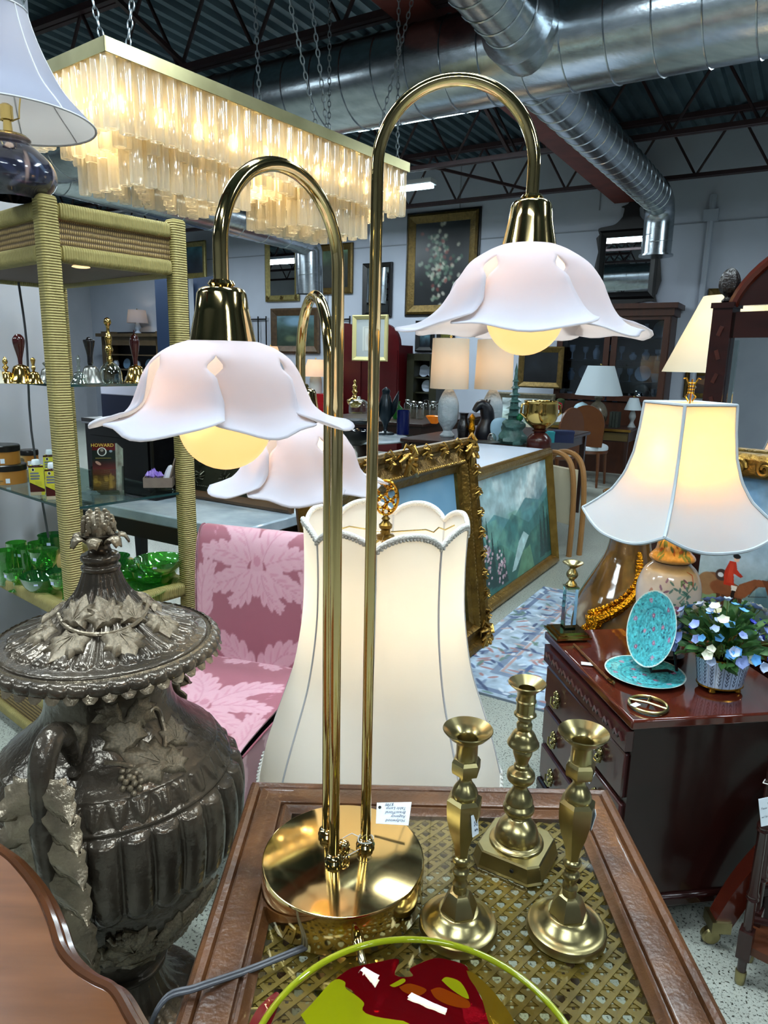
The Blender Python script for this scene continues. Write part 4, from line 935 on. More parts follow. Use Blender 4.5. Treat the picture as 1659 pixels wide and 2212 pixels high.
for (z0, z1) in ((1.64, 1.705), (.08, .183)):
    for (c, d, ax) in (((SD/2, 0, (z0+z1)/2), (SD-PW, .012, z1-z0), 'X'), ((SD/2, SW, (z0+z1)/2), (SD-PW, .012, z1-z0), 'X'), ((0, SW/2, (z0+z1)/2), (.012, SW-PW, z1-z0), 'Y'), ((SD, SW/2, (z0+z1)/2), (.012, SW-PW, z1-z0), 'Y')):
        b = MB(); b.box(c, d); part('wicker_panel', b, wicker(ax), shf)
        if ax == 'X' and c[1] == 0:
            b = MB(); b.tube([(PW/2, -.012, z1+.002), (SD-PW/2, -.012, z1+.002)], .003, 5); part('cane_beading', b, mat('brown_cane', '#6e4526', .5), shf)
M_under = mat('brown_underside', '#5f4630', .6, col2='#4c3624', scale=20, stretch=(1, 12, 1))
b = MB(); b.box((SD/2, SW/2, 1.612), (SD-.02, SW-.02, .01)); part('underside_panel', b, M_under, shf)
b = MB(); b.box((SD/2, SW/2, 1.737), (SD-.02, SW-.02, .008)); part('top_panel', b, M_under, shf)
b = MB(); b.box((SD/2, SW/2, .563), (SD-.02, SW-.02, .012)); part('tray_panel', b, mat('tan_panel', '#a88a4e', .5), shf)
b = MB(); b.box((SD/2, SW/2, .196), (SD-.02, SW-.02, .012)); part('tray_panel', b, mat('tan_panel', '#a88a4e', .5), shf)
M_sg = clear_glass('shelf_glass', '#dcebe6', .08); M_sge = mat('shelf_glass_edge', '#1d3a3a', .15)
for z in (1.262, .905):
    b = MB(); b.box((SD/2, SW/2, z), (SD-.01, SW-.01, .006)); g = part('glass_shelf', b, M_sg, shf)
    for (c, d) in (((SD/2, -.0, z), (SD-PW, .003, .007)), ((0, SW/2, z), (.003, SW-PW, .007))):
        b = MB(); b.box(c, d); part('polished_edge', b, M_sge, g)
b = MB(); b.lathe([(.022, 0), (.026, -.004), (.018, -.006), (0, -.006)], 20, TR((SD*.35, .10, 1.606))); part('puck_light', b, mat('puck_lamp', '#ffe9c4', .4, emit='#ffd9a0', estr=1.2), shf)
def on_shelf(px, py, z): return az(px, py, z)
# --- lamp with painted vase on top of the shelf
ZS = 1.7505
lp = ad(30, 430, 2.22); lp = Vec((lp.x, lp.y, ZS))
fl = thing('table_lamp', 'dark floral vase lamp with plain bell shade on top of rattan shelf', 'lamp', lp)
cvv = Cv(6.283, 1, 160, 60, '#2b2c3c')
for k in range(60): cvv.ell(rng.uniform(0, 6.283), rng.uniform(.1, .8), .22, .05, ['#6d6f86', '#8d7f8e', '#4f5f78', '#b99a8e', '#3a3f5a'][k % 5], .8, rng.uniform(0, 3), .4)
cvv.put((.16-cvv.y/1)*8, '#c9a28c', .8); cvv.mottle(.4, .3, 3)
vp = resample(smooth_prof([(.044, .150), (.054, .147), (.050, .137), (.07, .122), (.098, .095), (.110, .062), (.10, .03), (.066, .006), (.06, 0)], 4), 60)[0]
def lathe_P(prof, nth, M=None): th = np.linspace(0, 2*np.pi, nth, endpoint=False); return np.stack([prof[:, 0:1]*np.cos(th), prof[:, 0:1]*np.sin(th), prof[:, 1:2]*np.ones((1, nth))], -1)
painted('vase', lathe_P(vp, 160), cvv, PATT('glaze', .12, coat=.6), fl, closed=True, flip=False)
b = MB(); b.lathe([(.052, .149), (.045, .156), (.012, .162), (.010, .19), (.016, .192), (.016, .225), (.01, .23)], 20); part('socket', b, M_brass, fl)
for s in (-1, 1):
    b = MB(); b.tube([(s*.012, 0, .19), (s*.032, 0, .197), (s*.034, 0, .22), (s*.05, 0, .30), (s*.04, 0, .40), (0, 0, .43)], .002, 6); part('harp', b, M_brass, fl)
M_white = fabric('white_linen_shade', '#868b9c', '#d8cfc4', .35)
zs0, zs1 = .19, .45
srp = smooth_prof([(.066, zs1), (.080, zs1-.05), (.104, zs1-.11), (.142, zs1-.18), (.196, zs0+.022), (.215, zs0)], 5)
b = MB(); b.lathe(srp, 48, caps=False); part('shade', b, M_white, fl, 60)
for r, z in (srp[0], srp[-1]):
    b = MB(); b.tube([(r*math.cos(x), r*math.sin(x), z) for x in [2*math.pi*i/48 for i in range(48)]], .003, 6, closed=True); part('shade_binding', b, M_seam, fl)
for k in range(8):
    a = k*math.pi/4+.3; b = MB(); b.tube([(r*math.cos(a)*1.002, r*math.sin(a)*1.002, z) for r, z in srp], .002, 5); part('seam', b, M_seam, fl)
b = MB(); b.tube([(0, 0, .43), (0, 0, .49)], .003, 6); part('finial', b, mat('dark_brass', '#6e5526', .35, metal=1.), fl)
pt_light(lp+Vec((0, 0, .33)), .10, (1, .8, .6), .03)
# --- bells on the upper glass shelf
Z1 = 1.2652
M_pew = mat('pewter', '#8a8a84', .3, metal=.9, col2='#6c6c68', scale=30); M_blk = mat('black_handle', '#0f0d10', .25, coat=.4); M_mah = mat('mahogany_handle', '#3a1010', .2, coat=.5)
M_cry = clear_glass('cut_crystal', '#eef4ee', .22); M_bgold = mat('bell_brass', '#c9a860', .14, metal=1.)
def bell(px, py, s, bm_, hm, hprof, label, bprof=None, gp='bells on the glass shelf'):
    p = az(px, py, Z1); t = thing('hand_bell', label, 'bell', p, 0, gp)
    bp = bprof or [(.040, 0), (.041, .002), (.036, .010), (.029, .026), (.024, .044), (.019, .053), (.006, .058), (.006, .060)]
    b = MB(); b.lathe([(r*s, z*s) for r, z in smooth_prof(bp, 3)], 24); part('bell_body', b, bm_, t)
    b = MB(); b.lathe([(r*s, z*s) for r, z in smooth_prof(hprof, 4)], 16); part('handle', b, hm, t)
    b = MB(); b.ball((0, 0, .006*s), .006*s, 8, 6); part('clapper', b, bm_, t); return t
bell(295, 826, .95, M_bgold, M_mah, [(.007, .06), (.008, .075), (.009, .085), (.015, .12), (.016, .138), (.010, .155), (.003, .160), (.002, .172), (0, .173)], 'polished brass hand bell with tall mahogany baluster handle')
bell(198, 828, .92, M_pew, M_blk, [(.006, .058), (.009, .066), (.009, .09), (.017, .128), (.018, .138), (.010, .140), (.006, .146), (0, .149)], 'pewter hand bell with flared black handle')
bell(240, 828, 1.0, M_cry, M_bgold, [(.005, .06), (.009, .07), (.006, .085), (.012, .10), (.008, .115), (.011, .135), (.006, .15), (.005, .168), (.011, .18), (.008, .192), (0, .196)], 'cut crystal bell with tall gilt figure handle', [(.033, 0), (.034, .004), (.034, .02), (.030, .042), (.020, .056), (.008, .064), (.006, .068)])
bell(172, 829, .62, M_cry, M_cry, [(.005, .06), (.010, .075), (.006, .09), (.010, .11), (.005, .13), (0, .134)], 'small clear glass bell beside the front shelf post')
bell(48, 828, .92, M_bgold, M_mah, [(.006, .058), (.007, .075), (.010, .09), (.017, .12), (.017, .136), (.008, .148), (0, .15)], 'brass hand bell with leaning rounded red handle')
bell(15, 828, .6, M_bgold, M_bgold, [(.006, .06), (.014, .075), (.006, .085), (.012, .10), (.005, .12), (0, .124)], 'small cast brass figure bell at the shelf rear')
bell(75, 829, .6, M_bgold, M_bgold, [(.005, .06), (.01, .075), (.006, .085), (.009, .10), (.011, .115), (0, .124)], 'short brass bell with stacked knop handle')
bell(105, 826, .75, M_pew, M_pew, [(.008, .06), (.018, .075), (.006, .082), (0, .085)], 'dark pewter bell with stubby knob behind the front post')
bell(-8, 828, .7, mat('cream_china', '#d9d2bc', .3), mat('cream_china', '#d9d2bc', .3), [(.006, .06), (.01, .08), (.012, .12), (0, .135)], 'cream china bell at the end of the shelf')
# --- polish jars, bottles, brochures, crystals on the lower glass shelf
Z2 = .9085
M_lidb = mat('black_jar_lid', '#14110f', .3)
def jar(px, py, r, h, z, label):
    p = az(px, py, Z2) if z is None else z
    t = thing('polish_jar', label, 'jar', p, 0, 'jars of polish on the glass shelf')
    cv = Cv(6.283*r, h, 120, 30, '#d9cfa0'); cv.grad([(0, '#b0702c'), (.25, '#e0d6a8'), (.6, '#d8d8b8'), (.8, '#b27a34'), (1, '#b0702c')], True)
    u = (math.radians(250)/6.283)*cv.w; cv.ell(u, h*.45, r*.35, h*.2, '#3c3a34', .7); cv.line([(u-r*.6, h*.7), (u+r*.6, h*.7)], .003, '#53462c'); cv.line([(u-r*.5, h*.82), (u+r*.5, h*.82)], .002, '#6b5a34')
    pr = np.array([(r, h-i*(h/29)) for i in range(30)]); painted('label_band', lathe_P(pr, 120), cv, PATT('label', .35), t, closed=True)
    b = MB(); b.lathe([(r*.97, 0), (r*.97, .002)], 32); part('jar_base', b, M_lidb, t)
    b = MB(); b.lathe([(r*1.04, h-.002), (r*1.04, h+.016), (r*.98, h+.019), (0, h+.019)], 36); part('lid', b, M_lidb, t)
    b = MB(); b.box((0, 0, 0), (.013, .0008, .016)); part('price_sticker', b, M_card, t, M=Matrix.Rotation(R(-62), 4, 'Z') @ TR((r+.001, 0, h*.3), (0, 0, R(90)))); return t
pj = az(18, 1042, Z2)
jar(0, 0, .060, .048, pj, 'round amber polish jar at the bottom of a stack of two')
jar(0, 0, .055, .046, pj+Vec((-.012, 0, .0675)), 'round amber polish jar on top of a stack of two')
jar(0, 0, .035, .045, az(64, 1005, Z2), 'small amber polish jar behind the yellow bottles')
def bottle(px, py, label):
    t = thing('polish_bottle', label, 'bottle', az(px, py, Z2), R(22), 'yellow bottles of polish')
    w_, d_, h = .042, .026, .095; cv = Cv(w_, h, 60, 120, '#d8cf3c')
    cv.poly([(0, h*.55), (w_, h*.80), (w_, h*.88), (0, h*.88)], '#4a1512'); cv.poly([(0, h*.88), (w_*.75, h*.88), (w_*.75, h), (0, h)], '#c9b89a'); cv.poly([(0, 0), (w_, 0), (w_, h*.07), (0, h*.07)], '#3a0f10')
    cv.ell(w_*.3, h*.14, w_*.12, h*.06, '#e8e4da'); cv.ell(w_*.3, h*.14, w_*.08, h*.045, '#2a2420')
    for k, x in enumerate((.36, .42, .38)): cv.line([(w_*.15, h*(.26+.09*k)), (w_*(x+.25), h*(.26+.09*k))], h*.06, '#6f7486')
    for k in range(3): cv.line([(w_*.4, h*(.55+.05*k)), (w_*.8, h*(.56+.05*k))], h*.014, '#9a9030')
    cv.line([(0, h*.57), (w_, h*.82)], h*.02, '#1c0f0c')
    b = MB(); b.box((0, 0, h/2), (w_, d_, h)); o = part('bottle_body', b, mat('yellow_label', '#d8cf3c', .35), t); o.modifiers.new('round', 'BEVEL').width = .004
    painted('front_label', flatP(cv, -d_/2-.0008), cv, PATT('label', .35), t)
    b = MB(); b.lathe([(.012, h), (.013, h+.002), (.0115, h+.016), (.010, h+.018), (0, h+.018)], 20); part('cap', b, mat('white_cap', '#e4ecf2', .4), t)
    b = MB(); b.lathe([(w_*.38, h-.004), (.012, h+.003)], 16); part('shoulder', b, mat('maroon_plastic', '#3a0f10', .3), t)
bottle(83, 1068, 'yellow labelled polish bottle farthest from the shelf post'); bottle(118, 1077, 'yellow labelled polish bottle touching the shelf post'); bottle(112, 1040, 'yellow labelled polish bottle behind the front two')
# brochure holder
bh = thing('brochure_holder', 'clear countertop holder filled with dark product brochures', 'brochure holder', az(228, 1062, Z2), R(12))
w_, h = .072, .155; cv = Cv(w_, h, 120, 240, '#1b1a18')
cv.grad([(0, '#541014'), (.1, '#541014'), (.14, '#17201c'), (.32, '#14201b'), (.45, '#3b1a1a'), (.62, '#6e2c26'), (.7, '#5a3a1c'), (.85, '#7d5a26'), (1, '#3f2a12')])
cv.put((cv.y < h*.15).astype(float), '#541014'); cv.ell(w_*.42, h*.18, w_*.2, h*.09, '#e6e2da'); cv.ell(w_*.42, h*.18, w_*.15, h*.075, '#2e2a28'); cv.ell(w_*.42, h*.15, w_*.07, h*.03, '#8a8078'); cv.ell(w_*.8, h*.17, w_*.07, h*.025, '#8e9aa4')
cv.line([(w_*.15, h*.315), (w_*.8, h*.315)], h*.014, '#c8a94c', .6); cv.ell(w_*.25, h*.42, w_*.14, h*.03, '#c79a84', .8, .6)
for k in range(14): cv.ell(rng.uniform(.1, .9)*w_, rng.uniform(.72, .95)*h, w_*.1, h*.05, ['#a3762c', '#7d5420', '#c79a3a'][k % 3], .7, 0, .5)
cv.poly([(w_*.7, h*.68), (w_*.8, h*.62), (w_*.85, h*.95), (w_*.7, h*.95)], '#b98a34', .8)
Tb = TR((0, 0, .004), (R(-10), 0, 0))
painted('front_brochure', flatP(cv, -.009), cv, PATT('gloss_print', .25), bh, M=Tb)
link('lettering', text_mesh('HOWARD', .0155, 0., align='CENTER'), mat('gold_lettering', '#e3c34c', .5), bh, M=Tb @ TR((-.004, -.0095, h*.925), (R(90), 0, 0)))
for k in range(6):
    b = MB(); b.box((.0025*k+.006, -.006+.006*k, h/2-.003*k), (w_, .004, h)); part('brochure', b, mat('brochure_paper', '#a8b0a0' if 1 else '', .5, col2='#5c4a3c', scale=30), bh, M=Tb)
b = MB(); b.box((0, -.0135, .035), (w_+.01, .002, .07)); b.box((0, .034, .06), (w_+.01, .002, .12)); b.box((-w_/2-.005, .01, .04), (.002, .048, .08)); b.box((w_/2+.02, .01, .04), (.002, .048, .08)); b.box((0, .01, .001), (w_+.02, .05, .002)); part('clear_pocket', b, clear_glass('clear_acrylic', '#f2f6f6', .1), bh, M=Tb)
# card box with amethyst and crystal point
bx_ = thing('gift_box', 'open grey cardboard box on the glass shelf', 'box', az(344, 1050, Z2+.018), R(10))
M_box = mat('grey_card', '#7d6f63', .7, col2='#6d6056', scale=30)
for c, d in (((0, -.03, .016), (.09, .003, .032)), ((0, .03, .016), (.09, .003, .032)), ((-.045, 0, .016), (.003, .06, .032)), ((.045, 0, .016), (.003, .06, .032)), ((0, 0, .0015), (.09, .06, .003))):
    b = MB(); b.box(c, d); part('box_side', b, M_box, bx_)
b = MB(); b.box((.052, .012, .058), (.004, .062, .075), ry=R(16), rz=R(-12)); part('box_lid', b, M_box, bx_)
b = MB(); 
for k in range(40):
    a = rng.uniform(0, 6.28); r = rng.uniform(0, .024); b.add([tuple(Vec(v)*.0075*rng.uniform(.7, 1.5)+Vec((-.016+r*math.cos(a), .002+r*.7*math.sin(a), .034+.012*(1-r/.024)))) for v in ((1, 0, 0), (0, 1, 0), (-1, 0, 0), (0, -1, 0), (0, 0, 1.6), (0, 0, -1))], [(0, 1, 4), (1, 2, 4), (2, 3, 4), (3, 0, 4), (1, 0, 5), (2, 1, 5), (3, 2, 5), (0, 3, 5)])
tag(part('amethyst', b, mat('amethyst', '#6a4fb0', .12, col2='#a98fd0', scale=60), None, 10, loc=bx_.location, rz=R(10)), 'purple amethyst crystal cluster sitting in the card box', 'crystal')
b = MB(); b.lathe([(.010, 0), (.013, .02), (.012, .045), (.008, .062), (0, .068)], 6, TR((.02, .006, .006), (0, R(18), 0))); tag(part('quartz_point', b, mat('milky_quartz', '#dcdce4', .2), None, 10, loc=bx_.location, rz=R(10)), 'white quartz point standing in the card box', 'crystal')
b = MB(); 
st_ = thing('wire_stand', 'small black wire stand under the card box', 'stand', az(344, 1050, Z2))
for k in range(3):
    a = R(90+120*k+20); b = MB(); b.tube([(0, 0, .012), (.03*math.cos(a), .03*math.sin(a), .013), (.045*math.cos(a), .045*math.sin(a), .003), (.05*math.cos(a), .05*math.sin(a), .006)], .003, 6); part('stand_leg', b, M_blk, st_)
# --- green glass on the tray
Z3 = .5695
M_gg = clear_glass('uranium_green_glass', '#8fdc80', .16, body=.12); M_gd = clear_glass('deep_green_glass', '#55b066', .14, body=.25); M_cob = mat('cobalt_glass', '#0a0a5c', .08, coat=.5)
def glassware(name, px, py, prof, m, label, cat, z=Z3, gp='green glassware on the rattan shelf', n=28, sq=None):
    p = az(px, py, z); p = Vec((p.x, p.y, z)); t = thing(name, label, cat, p, 0, gp)
    b = MB(); b.lathe(smooth_prof(prof, 3), n, caps=False, mod=sq); part('vessel', b, m, t, 60)
    r, z_ = max(prof, key=lambda q: q[1]); b = MB(); b.box((0, 0, 0), (.013, .0006, .010)); a = rng.uniform(-2.2, -1.2)
    part('price_sticker', b, mat('blue_white_sticker', '#c8d2f4', .5), t, M=TR((r*math.cos(a)*.97, r*math.sin(a)*.97, z_*.86), (0, 0, a+R(90)))); return t
tum = [(0, .003), (.026, .003), (.028, .006), (.031, .06), (.034, .115), (.0335, .115), (.030, .06), (.025, .01), (0, .01)]
gob = [(0, .002), (.030, .002), (.008, .008), (.006, .03), (.012, .04), (.034, .055), (.042, .085), (.041, .085), (.032, .056), (.0, .045)]
bow = [(0, .003), (.03, .003), (.05, .012), (.072, .034), (.084, .06), (.083, .061), (.07, .036), (.048, .016), (0, .008)]
pla = [(0, .004), (.05, .004), (.085, .012), (.10, .018), (.10, .020), (.05, .008), (0, .007)]
for k, (px, py) in enumerate(((12, 1235), (35, 1215), (58, 1228), (82, 1215))): glassware('tumbler', px+6, py+26, tum, M_gg, ['pale green tumbler at the end of the row, by jug', 'pale green tumbler second from the end of the row', 'pale green tumbler third along the row, behind the jug', 'pale green tumbler last in the row, next to goblet'][k], 'glass')
glassware('goblet', 100, 1268, [(r*1.1, z*1.5) for r, z in gob], M_gg, 'tall pale green footed goblet behind the front post', 'glass'); glassware('goblet', 120, 1235, [(r*1.2, z*1.6) for r, z in gob], M_gd, 'deep green footed goblet at the tray rear', 'glass')
glassware('glass_bowl', 100, 1284, [(r*.9, z*1.1) for r, z in bow], M_gd, 'deep green glass bowl turned on its side by front post', 'bowl'); glassware('sherbet_glass', 140, 1300, gob, M_gg, 'short pale green footed sherbet glass at the tray corner', 'glass')
glassware('cream_jug', 34, 1276, [(r*.75, z*.8) for r, z in gob], M_gg, 'small pale green footed jug at the tray edge', 'jug')
glassware('glass_bowl', 335, 1262, bow, M_gg, 'wide pale green glass bowl stacked at the rear post', 'bowl'); glassware('glass_bowl', 345, 1240, [(r*.98, z*.9) for r, z in bow], M_gg, 'shallow pale green bowl resting on another bowl', 'bowl', Z3+.05)
glassware('glass_bowl', 272, 1258, [(r*.85, z) for r, z in bow], M_gg, 'pale green glass bowl between urn finial and rear post', 'bowl'); glassware('glass_plate', 290, 1288, pla, M_gg, 'flat pale green glass plate at the tray front', 'plate'); glassware('glass_bowl', 246, 1245, [(r*.7, z*1.2) for r, z in bow], M_gd, 'deep green bowl behind the urn finial', 'bowl')
for px, py, L_, rz_, lb in ((290, 1300, .085, -.45, 'dark cobalt blue glass dish lying on its side at tray front'), (118, 1262, .07, .1, 'cobalt blue glass box behind the front post')):
    b = MB(); b.box((0, 0, .018), (L_, .035, .03)); o = solo('cobalt_dish', b, M_cob, lb, 'dish', Vec((az(px, py, Z3).x, az(px, py, Z3).y, Z3)), rz_); o.modifiers.new('round', 'BEVEL').width = .006; o.modifiers['round'].segments = 3
# magazines on the lowest shelf
for k in range(9):
    b = MB(); b.box((0, 0, 0), (.24, .30, .022)); cvm = ['#b9bcc4', '#c8ccd4', '#d7d4da', '#c73a78', '#3f9aa8', '#aeb2bc', '#d0486e', '#c0c4cc', '#9aa0aa'][k]
    solo('magazine', b, mat('magazine_%d' % k, cvm, .5, col2='#e8e8ec', scale=90), ['grey spined magazine at the bottom of the pile', 'pale grey spined magazine second from the bottom', 'off white spined magazine low in the pile', 'pink spined magazine in the pile', 'teal spined magazine in the pile', 'dull grey spined magazine above the teal one', 'rose spined magazine high in the pile', 'silver grey magazine second from the top', 'grey magazine topping the pile'][k], 'magazine', SHM @ Vec((.20, .32, .2135+.0225*k)), SR+rng.uniform(-.06, .06), 'magazines piled on the bottom shelf')
# wire hanging behind the shelf
b = MB(); w0 = ad(40, 610, 2.75); b.tube(smooth_prof([tuple(w0+Vec((0, 0, .0))), tuple(w0+Vec((.01, 0, -.2))), tuple(w0+Vec((.0, 0, -.5))), tuple(w0+Vec((.03, 0, -.9)))], 4), .004, 6); solo('hanging_wire', b, mat('dark_wire', '#4c4c50', .5), 'dark electrical wire hanging down behind the rattan shelf', 'wire')

# ---------------------------------------------------------------- mahogany chest at the right and what stands on it
M_mahog = mat('dark_mahogany', '#170706', .22, col2='#260c0a', scale=4, stretch=(1, 1, 5), coat=.15, contrast=.8, spec=.35)
M_mahT = mat('mahogany_top', '#431a12', .1, col2='#5a2416', scale=4, stretch=(5, 1, 1), coat=.7, contrast=.8)
ZX = .58; CX0 = Vec((.562, 1.412, 0)); CR = R(8.6); cw, cd = .46, .53      # local x right, local y back
cst = thing('mahogany_chest', 'dark mahogany chest with carved frieze and brass drop pulls', 'chest', CX0, CR); CM = TR(CX0, (0, 0, CR))
b = MB(); b.box((cw/2, cd/2, ZX-.012), (cw, cd, .024)); o = part('chest_top', b, M_mahT, cst); o.modifiers.new('round', 'BEVEL').width = .005; o.modifiers['round'].segments = 2
b = MB(); b.box((cw/2, cd/2, .315), (cw-.03, cd-.03, .482)); part('carcass', b, M_mahog, cst)
b = MB(); b.box((cw/2, cd/2, .09), (cw-.008, cd-.008, .035)); o = part('base_moulding', b, M_mahog, cst); o.modifiers.new('round', 'BEVEL').width = .01; o.modifiers['round'].segments = 2
for x in (.03, cw-.03):
    for y in (.03, cd-.03):
        b = MB(); b.lathe([(.03, .075), (.034, .05), (.024, .0)], 4, TR((x, y, 0)), th0=R(45)); part('bracket_foot', b, M_mahog, cst)
M_pull = mat('antique_brass_pull', '#a8a070', .25, metal=1.)
fx = .012
for z, hgt in ((.425, .115), (.30, .105), (.18, .10)):
    b = MB(); b.box((fx, cd/2, z), (.014, cd-.05, hgt)); o = part('drawer', b, mat('mahogany_front', '#38181a', .28, col2='#4a2622', scale=5, stretch=(1, 5, 1), coat=.4), cst); o.modifiers.new('round', 'BEVEL').width = .004
    for s in (-1, 1):
        b = MB(); c = Vec((fx-.012, cd/2+s*.135, z))
        for k in range(9): a = 2*math.pi*k/9; b.ball(c+Vec((-.004, .013*math.cos(a), .022*math.sin(a))), .0058, 6, 5)
        b.ball(c, .010, 8, 6); b.tube([c+Vec((-.010, -.02, 0)), c+Vec((-.014, -.012, -.018)), c+Vec((-.014, .012, -.018)), c+Vec((-.010, .02, 0))], .003, 6); part('drawer_pull', b, M_pull, o)
b = MB(); b.box((.008, cd/2, .52), (.02, cd-.03, .05)); part('frieze', b, mat('mahogany_front', '#38181a', .28), cst)
for k in range(9):
    y = .05+k*(cd-.1)/8; b = MB(); b.tube([(-.003, y-.022, .515), (-.006, y-.01, .53), (-.004, y, .515), (-.006, y+.01, .528), (-.003, y+.02, .512)], .004, 5); part('frieze_carving', b, mat('mahogany_front', '#38181a', .28), cst)
# price tag tied to the lower pull
tg = thing('price_tag', 'white handwritten price tag hanging from a chest drawer pull', 'price tag', CM @ Vec((-.035, .13, .40)), R(-62))
b = MB(); b.box((0, 0, -.02), (.055, .001, .04), rx=0, ry=R(22)); part('card', b, M_card, tg)
for k in range(4): b = MB(); b.tube([(-.016+.004*k*.3, -.0012, -.008-.008*k), (.012-.003*k, -.0012, -.004-.008*k)], .0006, 4); part('handwriting', b, M_ink, tg)
b = MB(); b.tube([(0, 0, 0), (.01, 0, .03), (.02, .004, .045)], .0008, 4); part('string', b, M_str, tg)
# crystal column candlestick
q = az(1225, 1374, ZX)
cc = thing('crystal_candlestick', 'brass and clear crystal column candlestick on a square brass foot', 'candlestick', Vec((q.x, q.y, ZX)), R(8))
for h, z0, z1 in ((.052, .008, .014), (.046, .014, .020), (.036, .020, .024)): 
    b = MB(); b.box((0, 0, (z0+z1)/2), (h*2, h*2, z1-z0)); part('foot_plate', b, M_brass, cc)
for x in (-.04, .04):
    for y in (-.04, .04): b = MB(); b.ball((x, y, .004), .004, 8, 5); part('ball_foot', b, M_brass, cc)
b = MB(); b.box((0, 0, .086), (.032, .032, .124)); part('crystal_column', b, mat('solid_crystal', '#f2f6f8', .0, trans=1., ior=1.5), cc)
b = MB(); b.box((0, 0, .1505), (.036, .036, .005)); part('cap_plate', b, M_brassD, cc)
b = MB(); b.lathe(smooth_prof([(.012, .153), (.016, .158), (.009, .168), (.008, .172), (.016, .183), (.016, .192), (.009, .204), (.010, .207), (.026, .219), (.030, .223), (.026, .222), (.008, .212), (0, .212)], 3), 28); part('candle_cup', b, M_brassD, cc)
# stick with a tag, ring ornament
s0, s1 = az(1240, 1392, ZX+.006), az(1326, 1480, ZX+.006)
bs = thing('back_scratcher', 'thin twisted brown stick with brass claw lying on the chest', 'back scratcher', s0)
d = s1-s0; b = MB(); b.tube([d*t for t in np.linspace(0, .88, 12)], [.0035+.0008*(k % 2) for k in range(12)], 6); part('shaft', b, mat('tortoise_stick', '#5a3a20', .3), bs)
b = MB(); b.tube([d*.88, d*.95+Vec((.004, 0, .002)), d+Vec((0, 0, .004))], [.004, .005, .003], 6); part('claw', b, M_brass, bs)
b = MB(); b.box(az(1270, 1434, ZX+.004)-s0, (.034, .018, .0008), rz=R(-12)); part('tag_card', b, M_card, bs)
q = az(1400, 1522, ZX+.006); rg = thing('brass_ring_ornament', 'round brass ring ornament with crossbar lying on the chest', 'ornament', q)
b = MB(); b.tube([(.042*math.cos(a), .042*math.sin(a), 0) for a in [2*math.pi*i/40 for i in range(40)]], .0042, 8, closed=True); part('ring', b, M_brassD, rg)
b = MB(); b.tube([(-.036, .022, .002), (.0, .004, .003), (.034, -.024, .002)], .0032, 6); part('bar', b, M_brassD, rg)
b = MB(); b.tube([(0, .004, .003), (.018, .034, .002)], .0026, 6); part('bar', b, M_brassD, rg)
b = MB(); b.box((-.034, -.012, .005), (.022, .014, .0008), rz=.6); part('tag_card', b, M_card, rg)
# turquoise plates
def plate_cv():
    cv = Cv(1, 1, 150, 150, '#4fb4bf'); cv.mottle(.02, .35, 5)
    for k in range(70):
        a, r = rng.uniform(0, 6.28), .45*math.sqrt(rng.uniform(0, 1)); x, y = .5+r*math.cos(a), .5+r*math.sin(a)
        cv.ell(x, y, .022, .009, ['#1f4a5e', '#2c5a66', '#27506a'][k % 3], .8, rng.uniform(0, 3))
    for k, (x, y) in enumerate([(.5+.38*math.cos(i*1.05), .5+.38*math.sin(i*1.05)) for i in range(6)]+[(.5+.18*math.cos(i*1.57+.5), .5+.18*math.sin(i*1.57+.5)) for i in range(4)]+[(.5, .5)]):
        for j_ in range(6): cv.ell(x+.022*math.cos(j_*1.05), y+.022*math.sin(j_*1.05), .013, .010, ['#b06a98', '#9a3f70', '#c68aae'][k % 3], .9)
        cv.ell(x, y, .009, .009, '#d8a8a0')
    rr = np.hypot(cv.x-.5, cv.y-.5); cv.put(np.exp(-((rr-.29)/.012)**2), '#2d7f8e', .55); cv.put((rr > .482).astype(float), '#d8eae4'); return cv
def plate(name, R_, M, label):
    cv = plate_cv(); nr, nth = 60, 120; rr = np.linspace(1e-4, .5, nr); th = np.linspace(0, 2*np.pi, nth, endpoint=False)
    Rr, T_ = np.meshgrid(rr, th, indexing='ij'); X, Y = Rr*np.cos(T_), Rr*np.sin(T_); h = np.where(Rr < .28, .01, .01+np.minimum((Rr-.28)/.06, 1)*.03+np.maximum(0, Rr-.34)*.22)
    P = np.stack([X*2*R_, Y*2*R_, h*2*R_*.8], -1); im = cv.im[np.clip(((Y+.5)*150).astype(int), 0, 149), np.clip(((X+.5)*150).astype(int), 0, 149)]
    t = thing(name, label, 'plate', (0, 0, 0), 0, 'turquoise flowered plates'); t.matrix_world = M
    painted('face', P, im, PATT('glaze', .12, coat=.6), t, closed=True)
    b = MB(); b.lathe([(0, -.001), (R_*.55, -.001), (R_*.56, .0), (R_*.70, .004), (R_*.999, .0112*R_/.098)], 60, caps=False); part('underside', b, mat('pale_turquoise_glaze', '#bfe0da', .15), t, 60); return t
q = az(1392, 1457, ZX+.004); plate('turquoise_plate', .098, TR((q.x, q.y, ZX+.002)), 'turquoise flowered plate lying flat on the chest')
q2 = az(1400, 1450, ZX+.012); P_up = Vec((q2.x+.012, q2.y+.02, ZX+.118))
plate('turquoise_plate', .098, Matrix.Translation(P_up) @ Matrix.Rotation(R(-78), 4, 'Z') @ Matrix.Rotation(R(76), 4, 'X'), 'turquoise flowered plate standing upright on a plate stand')
ps = thing('plate_stand', 'dark wooden stand behind the upright turquoise plate', 'plate stand', (P_up.x+.03, P_up.y+.01, ZX+.003), R(-78))
for s in (-1, 1):
    b = MB(); b.tube([(s*.03, .03, .0), (s*.03, .0, .012), (s*.03, -.045, .012), (s*.03, -.052, .03)], .004, 6); part('stand_arm', b, M_mahog, ps); b = MB(); b.tube([(s*.03, .03, 0), (s*.03, .006, .10)], .004, 6); part('stand_back', b, M_mahog, ps)
